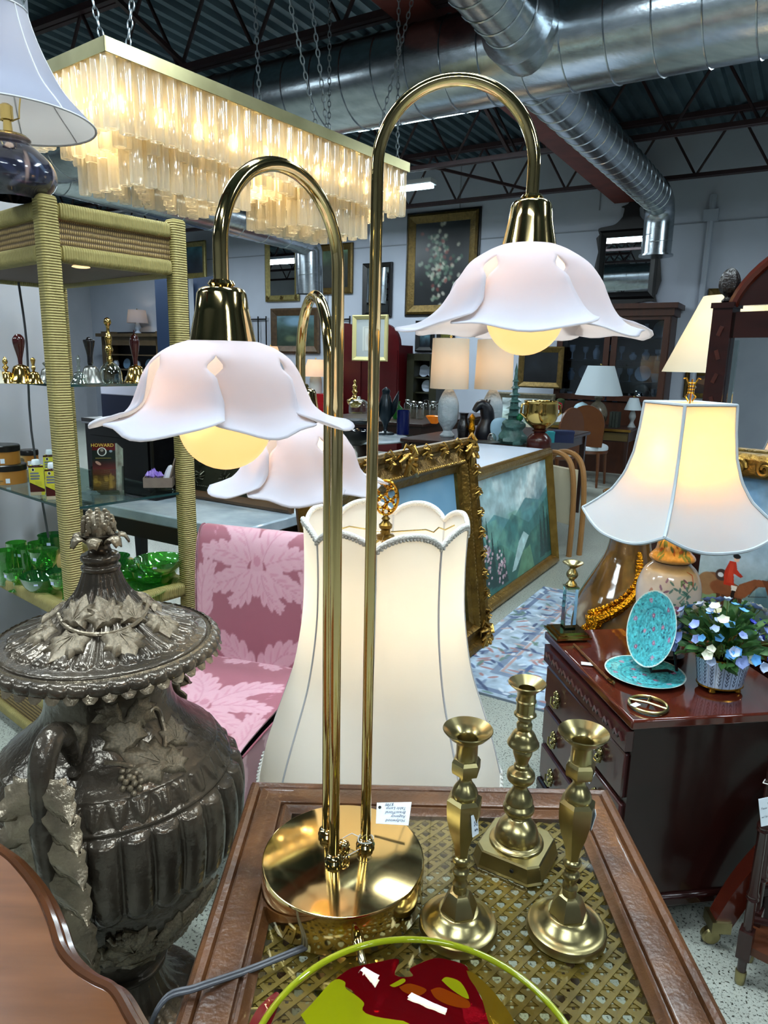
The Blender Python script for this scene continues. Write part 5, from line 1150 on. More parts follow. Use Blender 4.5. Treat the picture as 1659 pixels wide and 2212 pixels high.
# flower planter
q = az(1562, 1498, ZX); PLc = Vec((q.x+.004, q.y+.03, ZX))
plt = thing('planter', 'oval white porcelain planter with dark leaf stripes and gilt feet', 'planter', PLc, R(4))
r0, r1, zl0, zl1 = .054, .066, .014, .088
cv = Cv(6.283, 1, 420, 60, '#a8bfdc')
for k in range(20):
    x = k*6.283/20; cv.line([(x, 0), (x, 1)], .02, '#20304a')
    for j_ in range(7):
        y = .08+j_*.125; cv.line([(x+.10, y-.05), (x+.157, y+.04)], .035, '#3c4a60'); cv.line([(x+.215, y-.05), (x+.157, y+.04)], .035, '#3c4a60')
pr = np.array([(r1+(r0-r1)*t, zl1+(zl0-zl1)*t) for t in np.linspace(0, 1, 60)]); P = lathe_P(pr, 420); P[..., 1] *= .78; painted('planter_wall', P, cv, PATT('glaze', .12, coat=.6), plt, closed=True)
for r, z in ((r1, zl1), (r0, zl0)):
    b = MB(); b.tube([(r*math.cos(a), .78*r*math.sin(a), z) for a in [2*math.pi*i/48 for i in range(48)]], .0025, 6, closed=True); part('gilt_band', b, M_gold, plt)
b = MB(); b.lathe([(0, zl0), (r0, zl0)], 40, TR((0, 0, 0), (0, 0, 0), (1, .78, 1))); part('planter_base', b, M_gold, plt)
b = MB(); b.lathe([(0, .08), (r1*.97, .08)], 40, TR((0, 0, 0), (0, 0, 0), (1, .78, 1))); part('soil', b, mat('moss_soil', '#1f1c12', .9, bump=.5), plt)
for k in range(4):
    a = R(45+90*k); b = MB(); b.lathe([(.006, 0), (.009, .003), (.006, .012), (.010, .016)], 10, TR((.045*math.cos(a), .034*math.sin(a), 0))); part('foot', b, M_gold, plt)
fp = thing('flower_arrangement', 'silk flower arrangement of blue, lilac and white blossoms in the striped planter', 'flowers', PLc+Vec((0, 0, .08)))
def petal_mesh(n, L, w_, cup, nm, m, cen):
    b = MB()
    for k in range(n):
        M = Matrix.Rotation(2*math.pi*k/n, 4, 'Z') @ Matrix.Rotation(-cup, 4, 'Y'); G = [[(x*L, (u*w_*math.sin(math.pi*min(1, .15+x*.85))**.7), .12*L*u*u) for u in (-1, 0, 1)] for x in (0, .35, .7, 1)]
        b.sheet(G, M)
    me = b.mesh(nm, 80); me.materials.append(m); return me
FM = [mat('petal_sky', '#5aa0dc', .6), mat('petal_lilac', '#8fa2da', .6), mat('petal_cream', '#d9dcc8', .6), mat('petal_royal', '#2a3cae', .6), mat('petal_pale', '#b8c8e6', .6)]
FMe = [petal_mesh(5 if k != 3 else 7, .015, .0075, .35+.15*k*.5, 'blossom', FM[k], None) for k in range(5)]
lb = MB(); lb.sheet([[(x*.05, u*.012*math.sin(math.pi*(.08+x*.9))**.8, .008*u*u-.012*x*x) for u in (-1, 0, 1)] for x in (0, .25, .5, .75, 1)]); LFm = lb.mesh('leaf', 80); LFm.materials.append(mat('leaf_green', '#4f7a3a', .5, col2='#2f5a34', scale=40))
stems = MB()
for k in range(92):
    a = rng.uniform(0, 6.28); el = math.acos(rng.uniform(.02, 1)); r = rng.uniform(.085, .135); v = Vec((math.sin(el)*math.cos(a)*1.05, math.sin(el)*math.sin(a)*.85, math.cos(el)*1.05+.12))*r
    if k % 3 == 0: stems.tube([Vec((v.x*.25, v.y*.25, 0)), v*.6+Vec((0, 0, .01)), v], .0012, 4)
    kk = [0, 1, 4, 1, 2, 3, 1, 4, 0, 1, 2][k % 11]; s = rng.uniform(.75, 1.25)*(1. if kk != 1 else 1.15); M = Matrix.Translation(v) @ v.to_track_quat('Z', 'Y').to_matrix().to_4x4() @ Matrix.Rotation(rng.uniform(0, 6), 4, 'Z') @ Matrix.Scale(s, 4)
    o = link('blossom', FMe[kk], None, fp, M=M)
for k in range(120):
    a = rng.uniform(0, 6.28); el = math.acos(rng.uniform(-.05, 1)); r = rng.uniform(.04, .105); v = Vec((math.sin(el)*math.cos(a), math.sin(el)*math.sin(a)*.8, math.cos(el)+.1))*r
    link('leaf', LFm, None, fp, M=Matrix.Translation(v) @ v.to_track_quat('X', 'Z').to_matrix().to_4x4() @ Matrix.Rotation(rng.uniform(-1, 1), 4, 'X') @ Matrix.Scale(rng.uniform(.6, 1.2), 4))
tag(part('stems', stems, mat('stem_green', '#5c7030', .6), fp), kind='stuff')
# porcelain jar lamp with pagoda shade
q = az(1428, 1416, ZX); JL = Vec((q.x, q.y, ZX))
jl = thing('table_lamp', 'painted porcelain ginger jar lamp with glowing pagoda shade', 'lamp', JL, 0)
th_c = math.atan2(-JL.y, -JL.x) % (2*math.pi)
b = MB(); b.lathe([(.055, 0), (.06, .006), (.06, .014), (.05, .02), (0, .02)], 32); part('wood_base', b, M_mahog, jl)
cv = Cv(6.283*.08, .27, 300, 160, '#d8c8bc'); u0 = th_c*.08
def fx_(dx): return u0+dx
# canvas x grows with angle; from the camera this runs left to right
for (x, y, c) in ((.0, .1, '#6a4a8a'), (.0, .085, '#5f8ac0'), (.001, .07, '#7a6aa8')): cv.ell(fx_(x), y+.06, .011-.03*(.1-y)*3, .008, c, .8)
for (x, y, r, c) in ((.030, .125, .013, '#a8557e'), (.056, .118, .014, '#3f6ac0'), (.024, .12, .009, '#b86a8c'), (-.028, .10, .006, '#4a7ac8')):
    for j_ in range(7): cv.ell(fx_(x)+r*.6*math.cos(j_*.9), y+r*.6*math.sin(j_*.9), r*.45, r*.4, c, .8)
    cv.ell(fx_(x), y, r*.3, r*.3, '#e8d8c8')
vine = [(.07, .06), (.05, .075), (.038, .09), (.03, .10), (.045, .115), (.05, .14), (.058, .165), (.05, .19)]; cv.line([(fx_(x), y) for x, y in vine], .0022, '#46604e')
for k in range(34):
    x, y = vine[k % 8]; cv.ell(fx_(x)+rng.uniform(-.016, .016), y+rng.uniform(-.012, .012), .0075, .0032, ['#4e7a70', '#3f665c', '#6a9488'][k % 3], .85, rng.uniform(0, 3))
for k in range(14): cv.ell(fx_(rng.uniform(-.05, .07)), rng.uniform(.04, .075), .008, .003, ['#5a7a50', '#7a4a6a', '#46706a'][k % 3], .8, rng.uniform(0, 3))
cv.poly([(fx_(-.075), .14), (fx_(-.05), .135), (fx_(-.03), .16), (fx_(-.005), .165), (fx_(-.02), .25), (fx_(-.075), .25)], '#9a5636', .9); cv.poly([(fx_(-.055), .15), (fx_(-.04), .15), (fx_(-.035), .25), (fx_(-.06), .25)], '#b8744a', .7)
cv.ell(fx_(-.042), .10, .007, .028, '#8a3f4e', .8); cv.ell(fx_(-.042), .08, .005, .008, '#c89a80', .8); cv.ell(fx_(.048), .20, .018, .03, '#7a9ab8', .8, .4); cv.ell(fx_(.03), .22, .02, .012, '#8fa8c0', .8)
cv.line([(fx_(.06), .02), (fx_(.075), .03), (fx_(.068), .06)], .003, '#c8563c'); cv.put((.03-cv.y)/.012, '#c9a88c', .6); cv.mottle(.05, .08, 4)
pj = resample(smooth_prof([(.045, .268), (.05, .262), (.066, .245), (.078, .215), (.082, .185), (.078, .14), (.066, .095), (.054, .055), (.048, .03), (.05, .02)], 5), 160)[0]
painted('jar_body', lathe_P(pj, 300), cv, PATT('glaze', .12, coat=.6), jl, closed=True)
cl = Cv(6.283*.055, .06, 200, 40, '#dca45c'); ul = th_c*.055
for k in range(26): cl.ell(ul+rng.uniform(-.06, .06), rng.uniform(.015, .042), .008, .0035, ['#5a6a3c', '#7a8a50', '#a8542c'][k % 3], .85, rng.uniform(0, 3))
cl.mottle(.004, .12, 2)
pl_ = resample(smooth_prof([(.022, .332), (.034, .330), (.040, .318), (.044, .298), (.056, .284), (.0575, .276), (.046, .270)], 4), 40)[0]
painted('jar_lid', lathe_P(pl_, 200), cl, PATT('glaze', .12, coat=.6), jl, closed=True)
b = MB(); b.ball((0, 0, .338), .02, 14, 8, (1.2, 1, .7)); b.ball((-.012, 0, .352), .010, 10, 6); b.tube([(.008, 0, .345), (.02, 0, .352), (.014, 0, .362)], .005, 6); part('lid_finial', b, mat('orange_glaze', '#d8581a', .2), jl)
b = MB(); b.tube([(0, 0, .345), (0, 0, .45)], .006, 8); part('lamp_stem', b, M_brass, jl)
M_pag = mixmat('pagoda_silk', [('D', '#c6d0d8', 0, .62), ('T', '#ffcc60', 0, .38)])
z0p, z1p = .352, .682
corner = th_c-R(5)
def pag(t, th):
    # t: 0 top .. 1 bottom ; four concave sides, scalloped hem
    h = float(np.interp(t, [0, .2, .4, .58, .74, .87, 1], [.098, .104, .114, .132, .160, .198, .238])); a = (th-corner+math.pi/4) % (math.pi/2)-math.pi/4    # angle from nearest corner
    side = math.pi/4-abs(a); r = h*1.10*(math.cos(math.pi/4)/math.cos(side))*(1-.07*t*(1-abs(a)/(math.pi/4))**2)
    c_ = 1-abs(a)/(math.pi/4); z = z1p+(z0p-z1p)*t+t**4*(.045*c_**3-.012)
    return (r*math.cos(th), r*math.sin(th), z)
b = MB(); b.sheet([[pag(i/20, 2*math.pi*k/128) for k in range(128)] for i in range(21)], closed=True); part('shade', b, M_pag, jl, 60)
M_bind = mat('grey_white_binding', '#a9b2b8', .8)
for t in (0, 1):
    b = MB(); b.tube([pag(t, 2*math.pi*k/128) for k in range(128)], .0042, 6, closed=True); part('shade_binding', b, M_bind, jl)
for k in range(4):
    b = MB(); b.tube([pag(i/20, corner+k*math.pi/2) for i in range(21)], .0042, 6); part('seam', b, M_bind, jl)
b = MB(); zz = z1p+.005
for s in (-1, 1): b.tube([(s*.004, 0, zz), (s*.012, 0, zz+.012), (s*.005, 0, zz+.02), (s*.006, 0, zz+.04), (s*.014, 0, zz+.058), (s*.02, 0, zz+.056)], .0022, 6)
for k in range(4): b.tube([(-.008, 0, zz+.022+.008*k), (.008, 0, zz+.022+.008*k)], .0018, 5)
b.tube([(0, 0, zz-.02), (0, 0, zz+.055)], .002, 6); part('pierced_finial', b, M_gold, jl, M=Matrix.Rotation(math.pi/2+th_c, 4, 'Z'))
b = MB(); b.ball((0, 0, .52), .03, 14, 9); part('bulb', b, mat('lamp_bulb', '#fff0d0', .4, emit='#ffe2a8', estr=4), jl)
pt_light(JL+Vec((-.05, -.03, .56)), 1.7, (1, .66, .22), .03); pt_light(JL+Vec((.03, .02, .56)), 1.5, (1, .66, .22), .03)
# gilt and painted floor vase behind the chest
q = ad(1348, 1300, 2.36)
gv = thing('floor_vase', 'large brown glazed floor vase with raised gilt dragon', 'vase', (q.x, q.y, 0))
cv = Cv(6.283*.17, .95, 260, 220, '#5a4020'); 
for k in range(120): cv.ell(rng.uniform(0, cv.w), rng.uniform(.3, .95), .05, .02, ['#7a6a52', '#8d8068', '#3a2f22', '#a89a84', '#5d4a30', '#77695a'][k % 6], .6, rng.uniform(0, 3), .5)
cv.mottle(.06, .4, 9)
gp_ = resample(smooth_prof([(.10, .95), (.075, .90), (.062, .84), (.070, .76), (.10, .69), (.145, .60), (.168, .52), (.172, .44), (.165, .3), (.13, .12), (.10, .03), (.11, 0)], 4), 220)[0]
painted('vase_body', lathe_P(gp_, 260), cv, PATT('glaze', .12, coat=.6), gv, closed=True)
M_leaf = mat('gold_leaf', '#c8871a', .22, metal=1., bump=.8, bscale=120)
tc_ = math.atan2(-q.y, -q.x); gp_s = sorted([(z, r) for r, z in gp_])
def gvr(z): return float(np.interp(z, [a for a, _ in gp_s], [r for _, r in gp_s]))
b = MB(); dp = []
for k in range(46):
    t = k/45; th = tc_+R(-55+70*t)+.25*math.sin(t*9); z = .45+.25*t+.035*math.sin(t*8); r = gvr(z)+.008; dp.append((r*math.cos(th), r*math.sin(th), z))
b.tube(dp, [.010+.012*math.sin(math.pi*(k/45)) for k in range(46)], 8)
for k in range(0, 46, 1):
    for s in (-1, 1): b.ball(Vec(dp[k])*1.03+Vec((0, 0, s*.012)), .009, 6, 4)
part('gilt_dragon', b, M_leaf, gv)
b = MB()
for k in range(26):
    th = tc_+R(-20+rng.uniform(-18, 30)); z = .47+rng.uniform(-.03, .03); r = gvr(z)+.004; b.ball((r*math.cos(th), r*math.sin(th), z), .014, 6, 4)
part('gilt_cloud', b, M_leaf, gv)
# tall mirror with acorn finials standing behind the chest
MP = ad(1566, 700, 2.42); MA = R(-47); M_inl = mat('inlaid_mahogany', '#1d0b09', .22, col2='#2c110d', scale=6, stretch=(1, 1, 8), coat=.3)
mi = thing('standing_mirror', 'tall mahogany standing mirror with arched top and acorn finials', 'mirror', (MP.x, MP.y, 0), MA); MW = .62; HP = MP.z-.03+.0; HP = ad(1566, 655, 2.42).z
for x in (0, MW):
    b = MB(); b.box((x, 0, HP/2+.02), (.058, .058, HP-.04)); part('post', b, M_inl, mi); b = MB(); b.box((x, 0, HP-.008), (.068, .068, .016)); part('post_cap', b, M_inl, mi)
    b = MB(); b.lathe(smooth_prof([(.012, 0), (.018, .006), (.010, .018), (.024, .032), (.030, .05), (.027, .075), (.014, .096), (0, .102)], 4), 20, TR((x, 0, HP)), mod=lambda th, i: 1+.04*math.cos(10*th)); part('acorn_finial', b, mat('ebonised_finial', '#120a0a', .3, bump=.6, bscale=140), mi)
    b = MB(); b.box((x, 0, .037), (.09, .36, .05)); part('foot', b, M_inl, mi)
for k in range(9):
    b = MB(); z = .9+.07*k; b.box((0, -.0305, z), (.012, .001, .03), ry=R(20*(-1)**k)); part('inlay_leaf', b, mat('inlay_rosewood', '#381812', .3), mi)
b = MB(); b.box((MW/2, 0, HP-.065), (MW-.07, .035, .075)); part('top_rail', b, M_inl, mi)
ar = [(MW/2+(MW/2-.02)*math.cos(R(180-a)), HP-.02+.20*math.sin(R(a))**1.3) for a in range(6, 175, 7)]
b = MB(); b.prism([(x, z) for x, z in ar], -.014, .014, TR((0, 0, 0), (R(90), 0, 0))); part('arched_crest', b, M_inl, mi)
b = MB(); b.tube([(x, -.012, z) for x, z in ar], .016, 8); part('crest_moulding', b, mat('crest_mahogany', '#45180f', .18, coat=.4), mi)
M_mirror = mat('mirror_glass', '#dfe4e6', .01, metal=1.)
b = MB(); b.box((MW/2, -.004, (HP-.10+.30)/2), (MW-.07, .008, HP-.10-.30)); part('mirror_glass', b, M_mirror, mi)
b = MB(); b.box((.045, -.010, (HP-.10+.30)/2), (.012, .004, HP-.12-.30)); part('bevel', b, mat('bevel_glass', '#b9c8c6', .08, metal=1.), mi)
b = MB(); b.box((MW/2, 0, .27), (MW-.07, .035, .06)); part('bottom_rail', b, M_inl, mi)
# virtual-image helper: where a thing must really stand to be seen in this mirror
nM = Vec((math.sin(MA), -math.cos(MA), 0)); pM = Vec((MP.x, MP.y, 0))+nM*.008
def refl(p): p = Vec(p); return p-nM*2*(p-pM).dot(nM)
# ---------------------------------------------------------------- fox hunt canvas in front of the mirror
UPR = TR((0, 0, 0), (R(90), 0, 0))
M_gilt = mat('carved_gilt', '#8f6f30', .32, metal=.85, col2='#5d4520', scale=18, bump=.6, bscale=60, contrast=.7)
M_giltL = mat('bright_gilt', '#b08a44', .28, metal=.9, col2='#8a6a30', scale=14, bump=.3, bscale=50)
def canvas_hunt():
    w_, h = .52, .78; cv = Cv(w_, h, 210, 310, '#7fa0bc'); cv.grad([(0, '#5f93bd'), (.3, '#8fa9bd'), (.55, '#9db1bb'), (.75, '#6d8a8c'), (1, '#445a44')])
    n = cv.nz(.16, 3); cv.put((n-.5)*3, '#b9c6cc', .6); n2 = cv.nz(.12, 8); cv.put((n2-.52)*6*(cv.x > .28)*(cv.y > .2), '#4c6f7c', .7)
    cv.y = cv.y-.22
    cv.ell(.07, .47, .13, .10, '#6f8f66'); cv.ell(.2, .52, .12, .04, '#566f50')
    x, y = .12, .36
    cv.ell(.08, .33, .06, .055, '#7a5236'); cv.ell(.05, .34, .05, .06, '#8a6a4a'); cv.ell(.15, .35, .085, .045, '#7d4a2c', 1, .1); cv.poly([(.20, .31), (.27, .265), (.33, .262), (.335, .29), (.29, .30), (.235, .37), (.20, .37)], '#874f30')
    cv.poly([(.30, .262), (.335, .258), (.352, .30), (.352, .325), (.335, .33), (.32, .295)], '#6a3c26'); cv.poly([(.345, .30), (.353, .30), (.353, .325), (.346, .325)], '#e0d8cc'); cv.poly([(.325, .262), (.33, .245), (.338, .262)], '#3a2418')
    for lx in (.10, .125, .185, .205): cv.poly([(lx, .38), (lx+.018, .38), (lx+.014, .48), (lx+.004, .48)], '#4a2c1c')
    cv.ell(.115, .28, .03, .03, '#40302c'); cv.ell(.11, .28, .014, .012, '#c9ccd0')
    cv.poly([(.145, .20), (.175, .20), (.185, .24), (.215, .265), (.205, .275), (.17, .26), (.18, .325), (.13, .325), (.125, .26)], '#b5301c'); cv.poly([(.15, .21), (.165, .21), (.17, .31), (.14, .315)], '#c8432a', .7)
    cv.poly([(.165, .32), (.195, .32), (.19, .345), (.17, .35)], '#e6e0d2'); cv.poly([(.17, .345), (.188, .345), (.182, .41), (.168, .415)], '#17120f'); cv.ell(.176, .185, .013, .016, '#d8b09a'); cv.ell(.175, .172, .018, .012, '#15181a')
    cv.ell(.06, .43, .02, .015, '#20242a', .9, .5); cv.ell(.05, .45, .012, .012, '#dfe2e0'); cv.line([(.28, .30), (.25, .36), (.33, .34)], .003, '#2a2420'); cv.y = cv.y+.22; cv.mottle(.03, .10, 2); return cv
cv = canvas_hunt()
fh = thing('fox_hunt_painting', 'painting of a red coated rider on a bay horse, gilt frame', 'painting', Vec((MP.x, MP.y, 0))+nM*.055, MA)
P = flatP(cv, -.006, 0, 0)*np.array([.62, 1, .62])+np.array([.036, 0, .55]); painted('canvas', P, cv, PATT('oil_paint', .35), fh)
b = MB(); b.box((.197, .004, .79), (.322, .012, .484)); part('stretcher', b, mat('pale_edge', '#b8c0bc', .5), fh)
b = MB(); b.box((.20, -.012, 1.072), (.36, .05, .075)); o = part('top_rail', b, M_gilt, fh); o.modifiers.new('round', 'BEVEL').width = .02; o.modifiers['round'].segments = 3
for k in range(5):
    b = MB(); c = Vec((.055+.072*k, -.04, 1.068)); b.tube([c+Vec((.022*math.cos(t)*(1-t/14), -.006, .026*math.sin(t)*(1-t/14))) for t in [i*.5 for i in range(20)]], .006, 6); part('scroll', b, M_giltL, fh)
b = MB(); b.box((.20, -.01, .525), (.36, .04, .05)); part('bottom_rail', b, M_gilt, fh); b = MB(); b.box((.378, -.01, .80), (.04, .04, .50)); part('side_rail', b, M_gilt, fh); b = MB(); b.box((.20, 0, .255), (.3, .03, .49)); part('easel_board', b, M_mahog, fh)
# ---------------------------------------------------------------- bamboo turned stand, and a table leg on a caster
q = az(1597, 2122, .0); M_bam = mat('dark_faux_bamboo', '#2c1512', .25, coat=.3)
bst = thing('bamboo_stand', 'dark faux bamboo shelf stand with brass foot caps', 'stand', Vec((q.x, q.y, 0)), R(-40))
for (x, y) in ((0, 0), (.36, 0), (0, .08), (.36, .08)):
    pr = [(.0095, .03), (.0095, .06)]
    for k in range(6):
        z = .06+k*.17; pr += [(.010, z+.01), (.0095, z+.08), (.010, z+.155), (.0135, z+.160), (.0115, z+.165), (.0135, z+.170)]
    b = MB(); b.lathe(pr, 14, TR((x, y, 0))); p_ = part('post', b, M_bam, bst)
    b = MB(); b.lathe([(.0095, 0), (.0105, .002), (.012, .03), (.0105, .034)], 14, TR((x, y, 0))); part('brass_cap', b, M_brassD, p_)
    b = MB(); b.box((x, y, .105), (.028, .028, .07)); part('joint_block', b, M_bam, p_)
b = MB(); b.box((.18, .04, .095), (.36, .09, .02)); part('lower_shelf', b, mat('veneer_shelf', '#5a3218', .3, col2='#3e1c14', scale=5), bst)
b = MB(); b.box((.18, .04, 1.09), (.40, .12, .02)); part('top_shelf', b, M_bam, bst)
b = MB(); b.tube([(0, .04, .14), (.36, .04, .24)], .008, 8); part('stretcher', b, M_bam, bst)
tp = az(1628, 1712, .45); q2 = Vec((q.x, q.y, .50))
tg = thing('price_tag', 'white handwritten price tag tied to the dark bamboo stand', 'price tag', Vec((q.x-.004, q.y-.02, .485)), R(6))
T2 = TR((.002, 0, -.034), (R(-6), R(-10), 0)); b = MB(); b.box((0, 0, 0), (.050, .0008, .062)); part('card', b, M_card, tg, M=T2)
for k, (t, x) in enumerate((('Vintage', -.008), ('Faux bamboo', -.022), ('shelves', -.006), ('w/ brass accents', -.023), ('pair $525', .0))): link('lettering', text_mesh(t, .0068, .2), M_ink, tg, M=T2 @ TR((x, -.0009, .016-.0095*k-(.006 if k == 4 else 0)), (R(90), 0, 0)))
b = MB(); b.tube([(.004, 0, -.006), (.006, .004, .012), (.0, .012, .02), (.014, .02, .018), (.004, .034, .016), (-.01, .02, .018), (.0, .008, .02)], .0012, 5); part('string', b, M_str, tg)
b = MB(); b.lathe([(.0028, 0), (.0028, .001)], 10, T2 @ TR((.008, -.001, .024), (R(90), 0, 0))); part('punched_hole', b, M_dark, tg)
q = az(1527, 2035, .0)
sl = thing('pedestal_table', 'mahogany pedestal table with curved sabre legs on brass casters', 'table', Vec((q.x+.412, q.y-.02, 0)))
M_sab = mat('red_mahogany', '#6a2416', .18, coat=.5)
for k, a in enumerate((math.atan2(.02, -.412), math.atan2(.02, -.412)+R(100), math.atan2(.02, -.412)+R(200))):
    d = Vec((math.cos(a), math.sin(a), 0)); n_ = Vec((-d.y, d.x, 0)); sp = smooth_prof([(.05, .34), (.16, .345), (.26, .29), (.34, .18), (.39, .065)], 6); b = MB(); G = []
    for i, (r, z) in enumerate(sp):
        wv = .028*(1-.35*i/len(sp)); hh = .034*(1-.4*i/len(sp)); t = Vec((sp[min(i+1, len(sp)-1)][0]-sp[max(0, i-1)][0], sp[min(i+1, len(sp)-1)][1]-sp[max(0, i-1)][1])).normalized(); up_ = d*(-t[1])+Vec((0, 0, t[0])); c = d*r+Vec((0, 0, z))
        G.append([c+n_*wv*sx+up_*hh*sy for sx, sy in ((-1, -1), (1, -1), (1, 1), (-1, 1))])
    b.sheet(G, closed=True); b.add([G[-1][i] for i in range(4)], [(0, 1, 2, 3)]); lg = part('sabre_leg', b, mat('sabre_mahogany', '#3c130c', .15, col2='#5a2012', scale=6, coat=.5), sl, 30)
    for sx in (-1, 1):
        bb = MB(); bb.tube([d*r+n_*(.022*(1-.35*i/len(sp))*sx)+Vec((0, 0, z))+(d*-(-1)*0)+Vec((0, 0, .034*(1-.4*i/len(sp)))) for i, (r, z) in enumerate(sp)], .0012, 4); part('string_inlay', bb, mat('boxwood_line', '#7a4a26', .3), lg)
    e = d*.395; b = MB(); b.box((e.x, e.y, .062), (.045, .05, .03), rz=a); part('brass_cap', b, M_brassD, lg)
    b = MB(); b.lathe([(0, -.010), (.018, -.010), (.022, -.006), (.022, .006), (.018, .010), (0, .010)], 20, TR((e.x+d.x*.012, e.y+d.y*.012, .022), (R(90), 0, a))); part('caster_wheel', b, M_brassD, lg)
    b = MB(); b.tube([(e.x, e.y, .05), (e.x+d.x*.012, e.y+d.y*.012, .022)], .006, 6); part('caster_fork', b, M_brassD, lg)
b = MB(); b.lathe(smooth_prof([(.05, .28), (.06, .34), (.04, .40), (.035, .5), (.05, .6), (.04, .70)], 3), 20); part('column', b, M_mahog, sl)
b = MB(); b.lathe([(0, .70), (.19, .70), (.20, .71), (.20, .72), (0, .722)], 48); part('table_top', b, M_sab, sl)
# ---------------------------------------------------------------- big framed pictures leaning on the floor
def canvas_landscape():
    w_, h = 1.12, .66; cv = Cv(w_, h, 230, 140, '#5f8f98'); cv.grad([(0, '#8fb0b4'), (.3, '#a8c2c4'), (.45, '#6f9a98'), (.6, '#2f6a6a'), (1, '#1c4a4c')])
    n = cv.nz(.25, 11); cv.put((n-.5)*5*(cv.y < .3), '#6c8a94', .8); n = cv.nz(.18, 21); cv.put((n-.55)*6*(cv.y < .28), '#dfe9e6', .9)
    for pts, c in (([(0, .30), (.25, .22), (.5, .30), (.72, .20), (.95, .25), (1.12, .18), (1.12, .7), (0, .7)], '#4e8488'), ([(.2, .40), (.5, .26), (.75, .36), (1.12, .24), (1.12, .7), (.2, .7)], '#356d6a'), ([(0, .45), (.3, .40), (.55, .52), (.8, .42), (1.12, .38), (1.12, .7), (0, .7)], '#2b6056')): cv.poly(pts, c, .85)
    cv.put((cv.nz(.12, 31)-.55)*5*(cv.y > .25), '#6fa08a', .6); cv.poly([(.58, .44), (.66, .40), (.74, .44), (.62, .52), (.50, .60), (.44, .60)], '#b8d4d4', .9); cv.poly([(.62, .52), (.75, .5), (.8, .66), (.5, .66)], '#6d9a72', .7)
    for k, (x, hh) in enumerate(((.03, .40), (.08, .5), (.14, .36), (.2, .28), (.27, .2), (.95, .24), (1.02, .3), (1.08, .26), (.34, .16))):
        for j_ in range(7): yy = .66-hh*(1-j_/7)*1.0-.06; cv.poly([(x-.012-.006*j_, yy+.06), (x, yy-.03), (x+.012+.006*j_, yy+.06)], '#143a3a', .9)
    for k in range(60): a = rng.uniform(0, 1); cx_, cy_ = [(.12, .40), (.33, .56), (.15, .46), (.28, .52)][k % 4]; cv.ell(cx_+rng.normal(0, .022), cy_+rng.normal(0, .045), .012, .009, ['#d8b0bc', '#e6c8d0', '#b98a9a'][k % 3], .85)
    cv.mottle(.05, .22, 6); return cv
def leaning(name, label, a, b0, b1, z0, Ht, lean, prof, m, cv, fw, a_top_dir=-1, depth=None):
    """picture standing on the floor along the building's long axis, facing +a"""
    W = b1-b0; t = thing(name, label, 'painting', B(a, (b0+b1)/2, z0), -PHI+R(90)); T = TR((0, 0, 0), (-lean, 0, 0))
    mitre_frame(t, W, Ht, prof, m, T @ TR((0, 0, Ht/2)) @ UPR)
    for o in t.children: pass
    P = flatP(cv, -.004, None, 0); P[..., 0] *= (W-2*fw+.01)/cv.w; P[..., 2] = P[..., 2]*(Ht-2*fw+.01)/cv.h+fw-.005
    painted('canvas', P, cv, PATT('oil_paint', .35), t, M=T)
    b = MB(); b.box((0, .015, Ht/2), (W-.04, .02, Ht-.04)); part('backing', b, mat('brown_backing', '#4a3826', .8), t, M=T); return t
def leaning_T(lean): return TR((0, 0, 0), (-lean, 0, 0))
leaning('landscape_painting', 'mountain landscape painting with pink foxgloves in plain gold frame, leaning on the white table', -1.385, 3.30, 4.64, 0, .80, R(8), [(0, 0), (0, .022), (.012, .04), (.03, .044), (.045, .036), (.055, .02), (.062, .012), (.07, .008), (.07, 0)], M_giltL, canvas_landscape(), .07)
cvs = Cv(1.0, .7, 90, 60, '#6f9bb8'); cvs.grad([(0, '#6a98b4'), (.5, '#7fa8c4'), (1, '#49708c')]); n = cvs.nz(.4, 5); cvs.put((n-.5)*3, '#a8c0cc', .6)
of = leaning('ornate_framed_painting', 'pale sky painting in a heavy carved gilt frame with leafy corners', -1.25, 1.74, 3.04, 0, 1.01, R(8), [(0, 0), (0, .05), (.012, .062), (.03, .055), (.04, .035), (.055, .03), (.09, .045), (.105, .055), (.115, .045), (.12, .03), (.14, .022), (.15, .02), (.15, 0)], M_gilt, cvs, .15)
TO = leaning_T(R(8))
def acanth(c, r, n=9, sd=0):
    b = MB(); rr_ = np.random.default_rng(sd)
    for k in range(n):
        a = 2*math.pi*k/n+rr_.uniform(-.3, .3); L_ = r*rr_.uniform(.6, 1.1); b.tube([c+Vec((L_*.15*math.cos(a), -.004, L_*.15*math.sin(a))), c+Vec((L_*.6*math.cos(a+.3), -.022, L_*.6*math.sin(a+.3))), c+Vec((L_*math.cos(a+.7), -.008, L_*math.sin(a+.7))), c+Vec((L_*.8*math.cos(a+1.1), -.002, L_*.8*math.sin(a+1.1)))], [r*.08, r*.12, r*.09, r*.04], 6)
    b.ball(c+Vec((0, -.012, 0)), r*.22, 8, 6); return b
Wf, Hf = 1.30, 1.01
k = 0
for sx in (-1, 1):
    for sz in (0, 1):
        part('corner_leaf', acanth(Vec((sx*(Wf/2-.045), -.05, .05+sz*(Hf-.10))), .078, 12, k), M_giltL, of, M=TO); k += 1
for x in np.linspace(-.45, .45, 7):
    if abs(x) > .02: part('rail_leaf', acanth(Vec((x, -.055, Hf-.03)), .04, 8, int(x*100) % 97), M_giltL, of, M=TO)
part('rail_leaf', acanth(Vec((0, -.055, Hf-.04)), .08, 10, 77), M_giltL, of, M=TO)
for z in np.linspace(.15, .85, 8):
    for sx in (-1, 1): part('rail_leaf', acanth(Vec((sx*(Wf/2-.025), -.055, z)), .035, 7, int(z*90)), M_giltL, of, M=TO)
bd = MB()
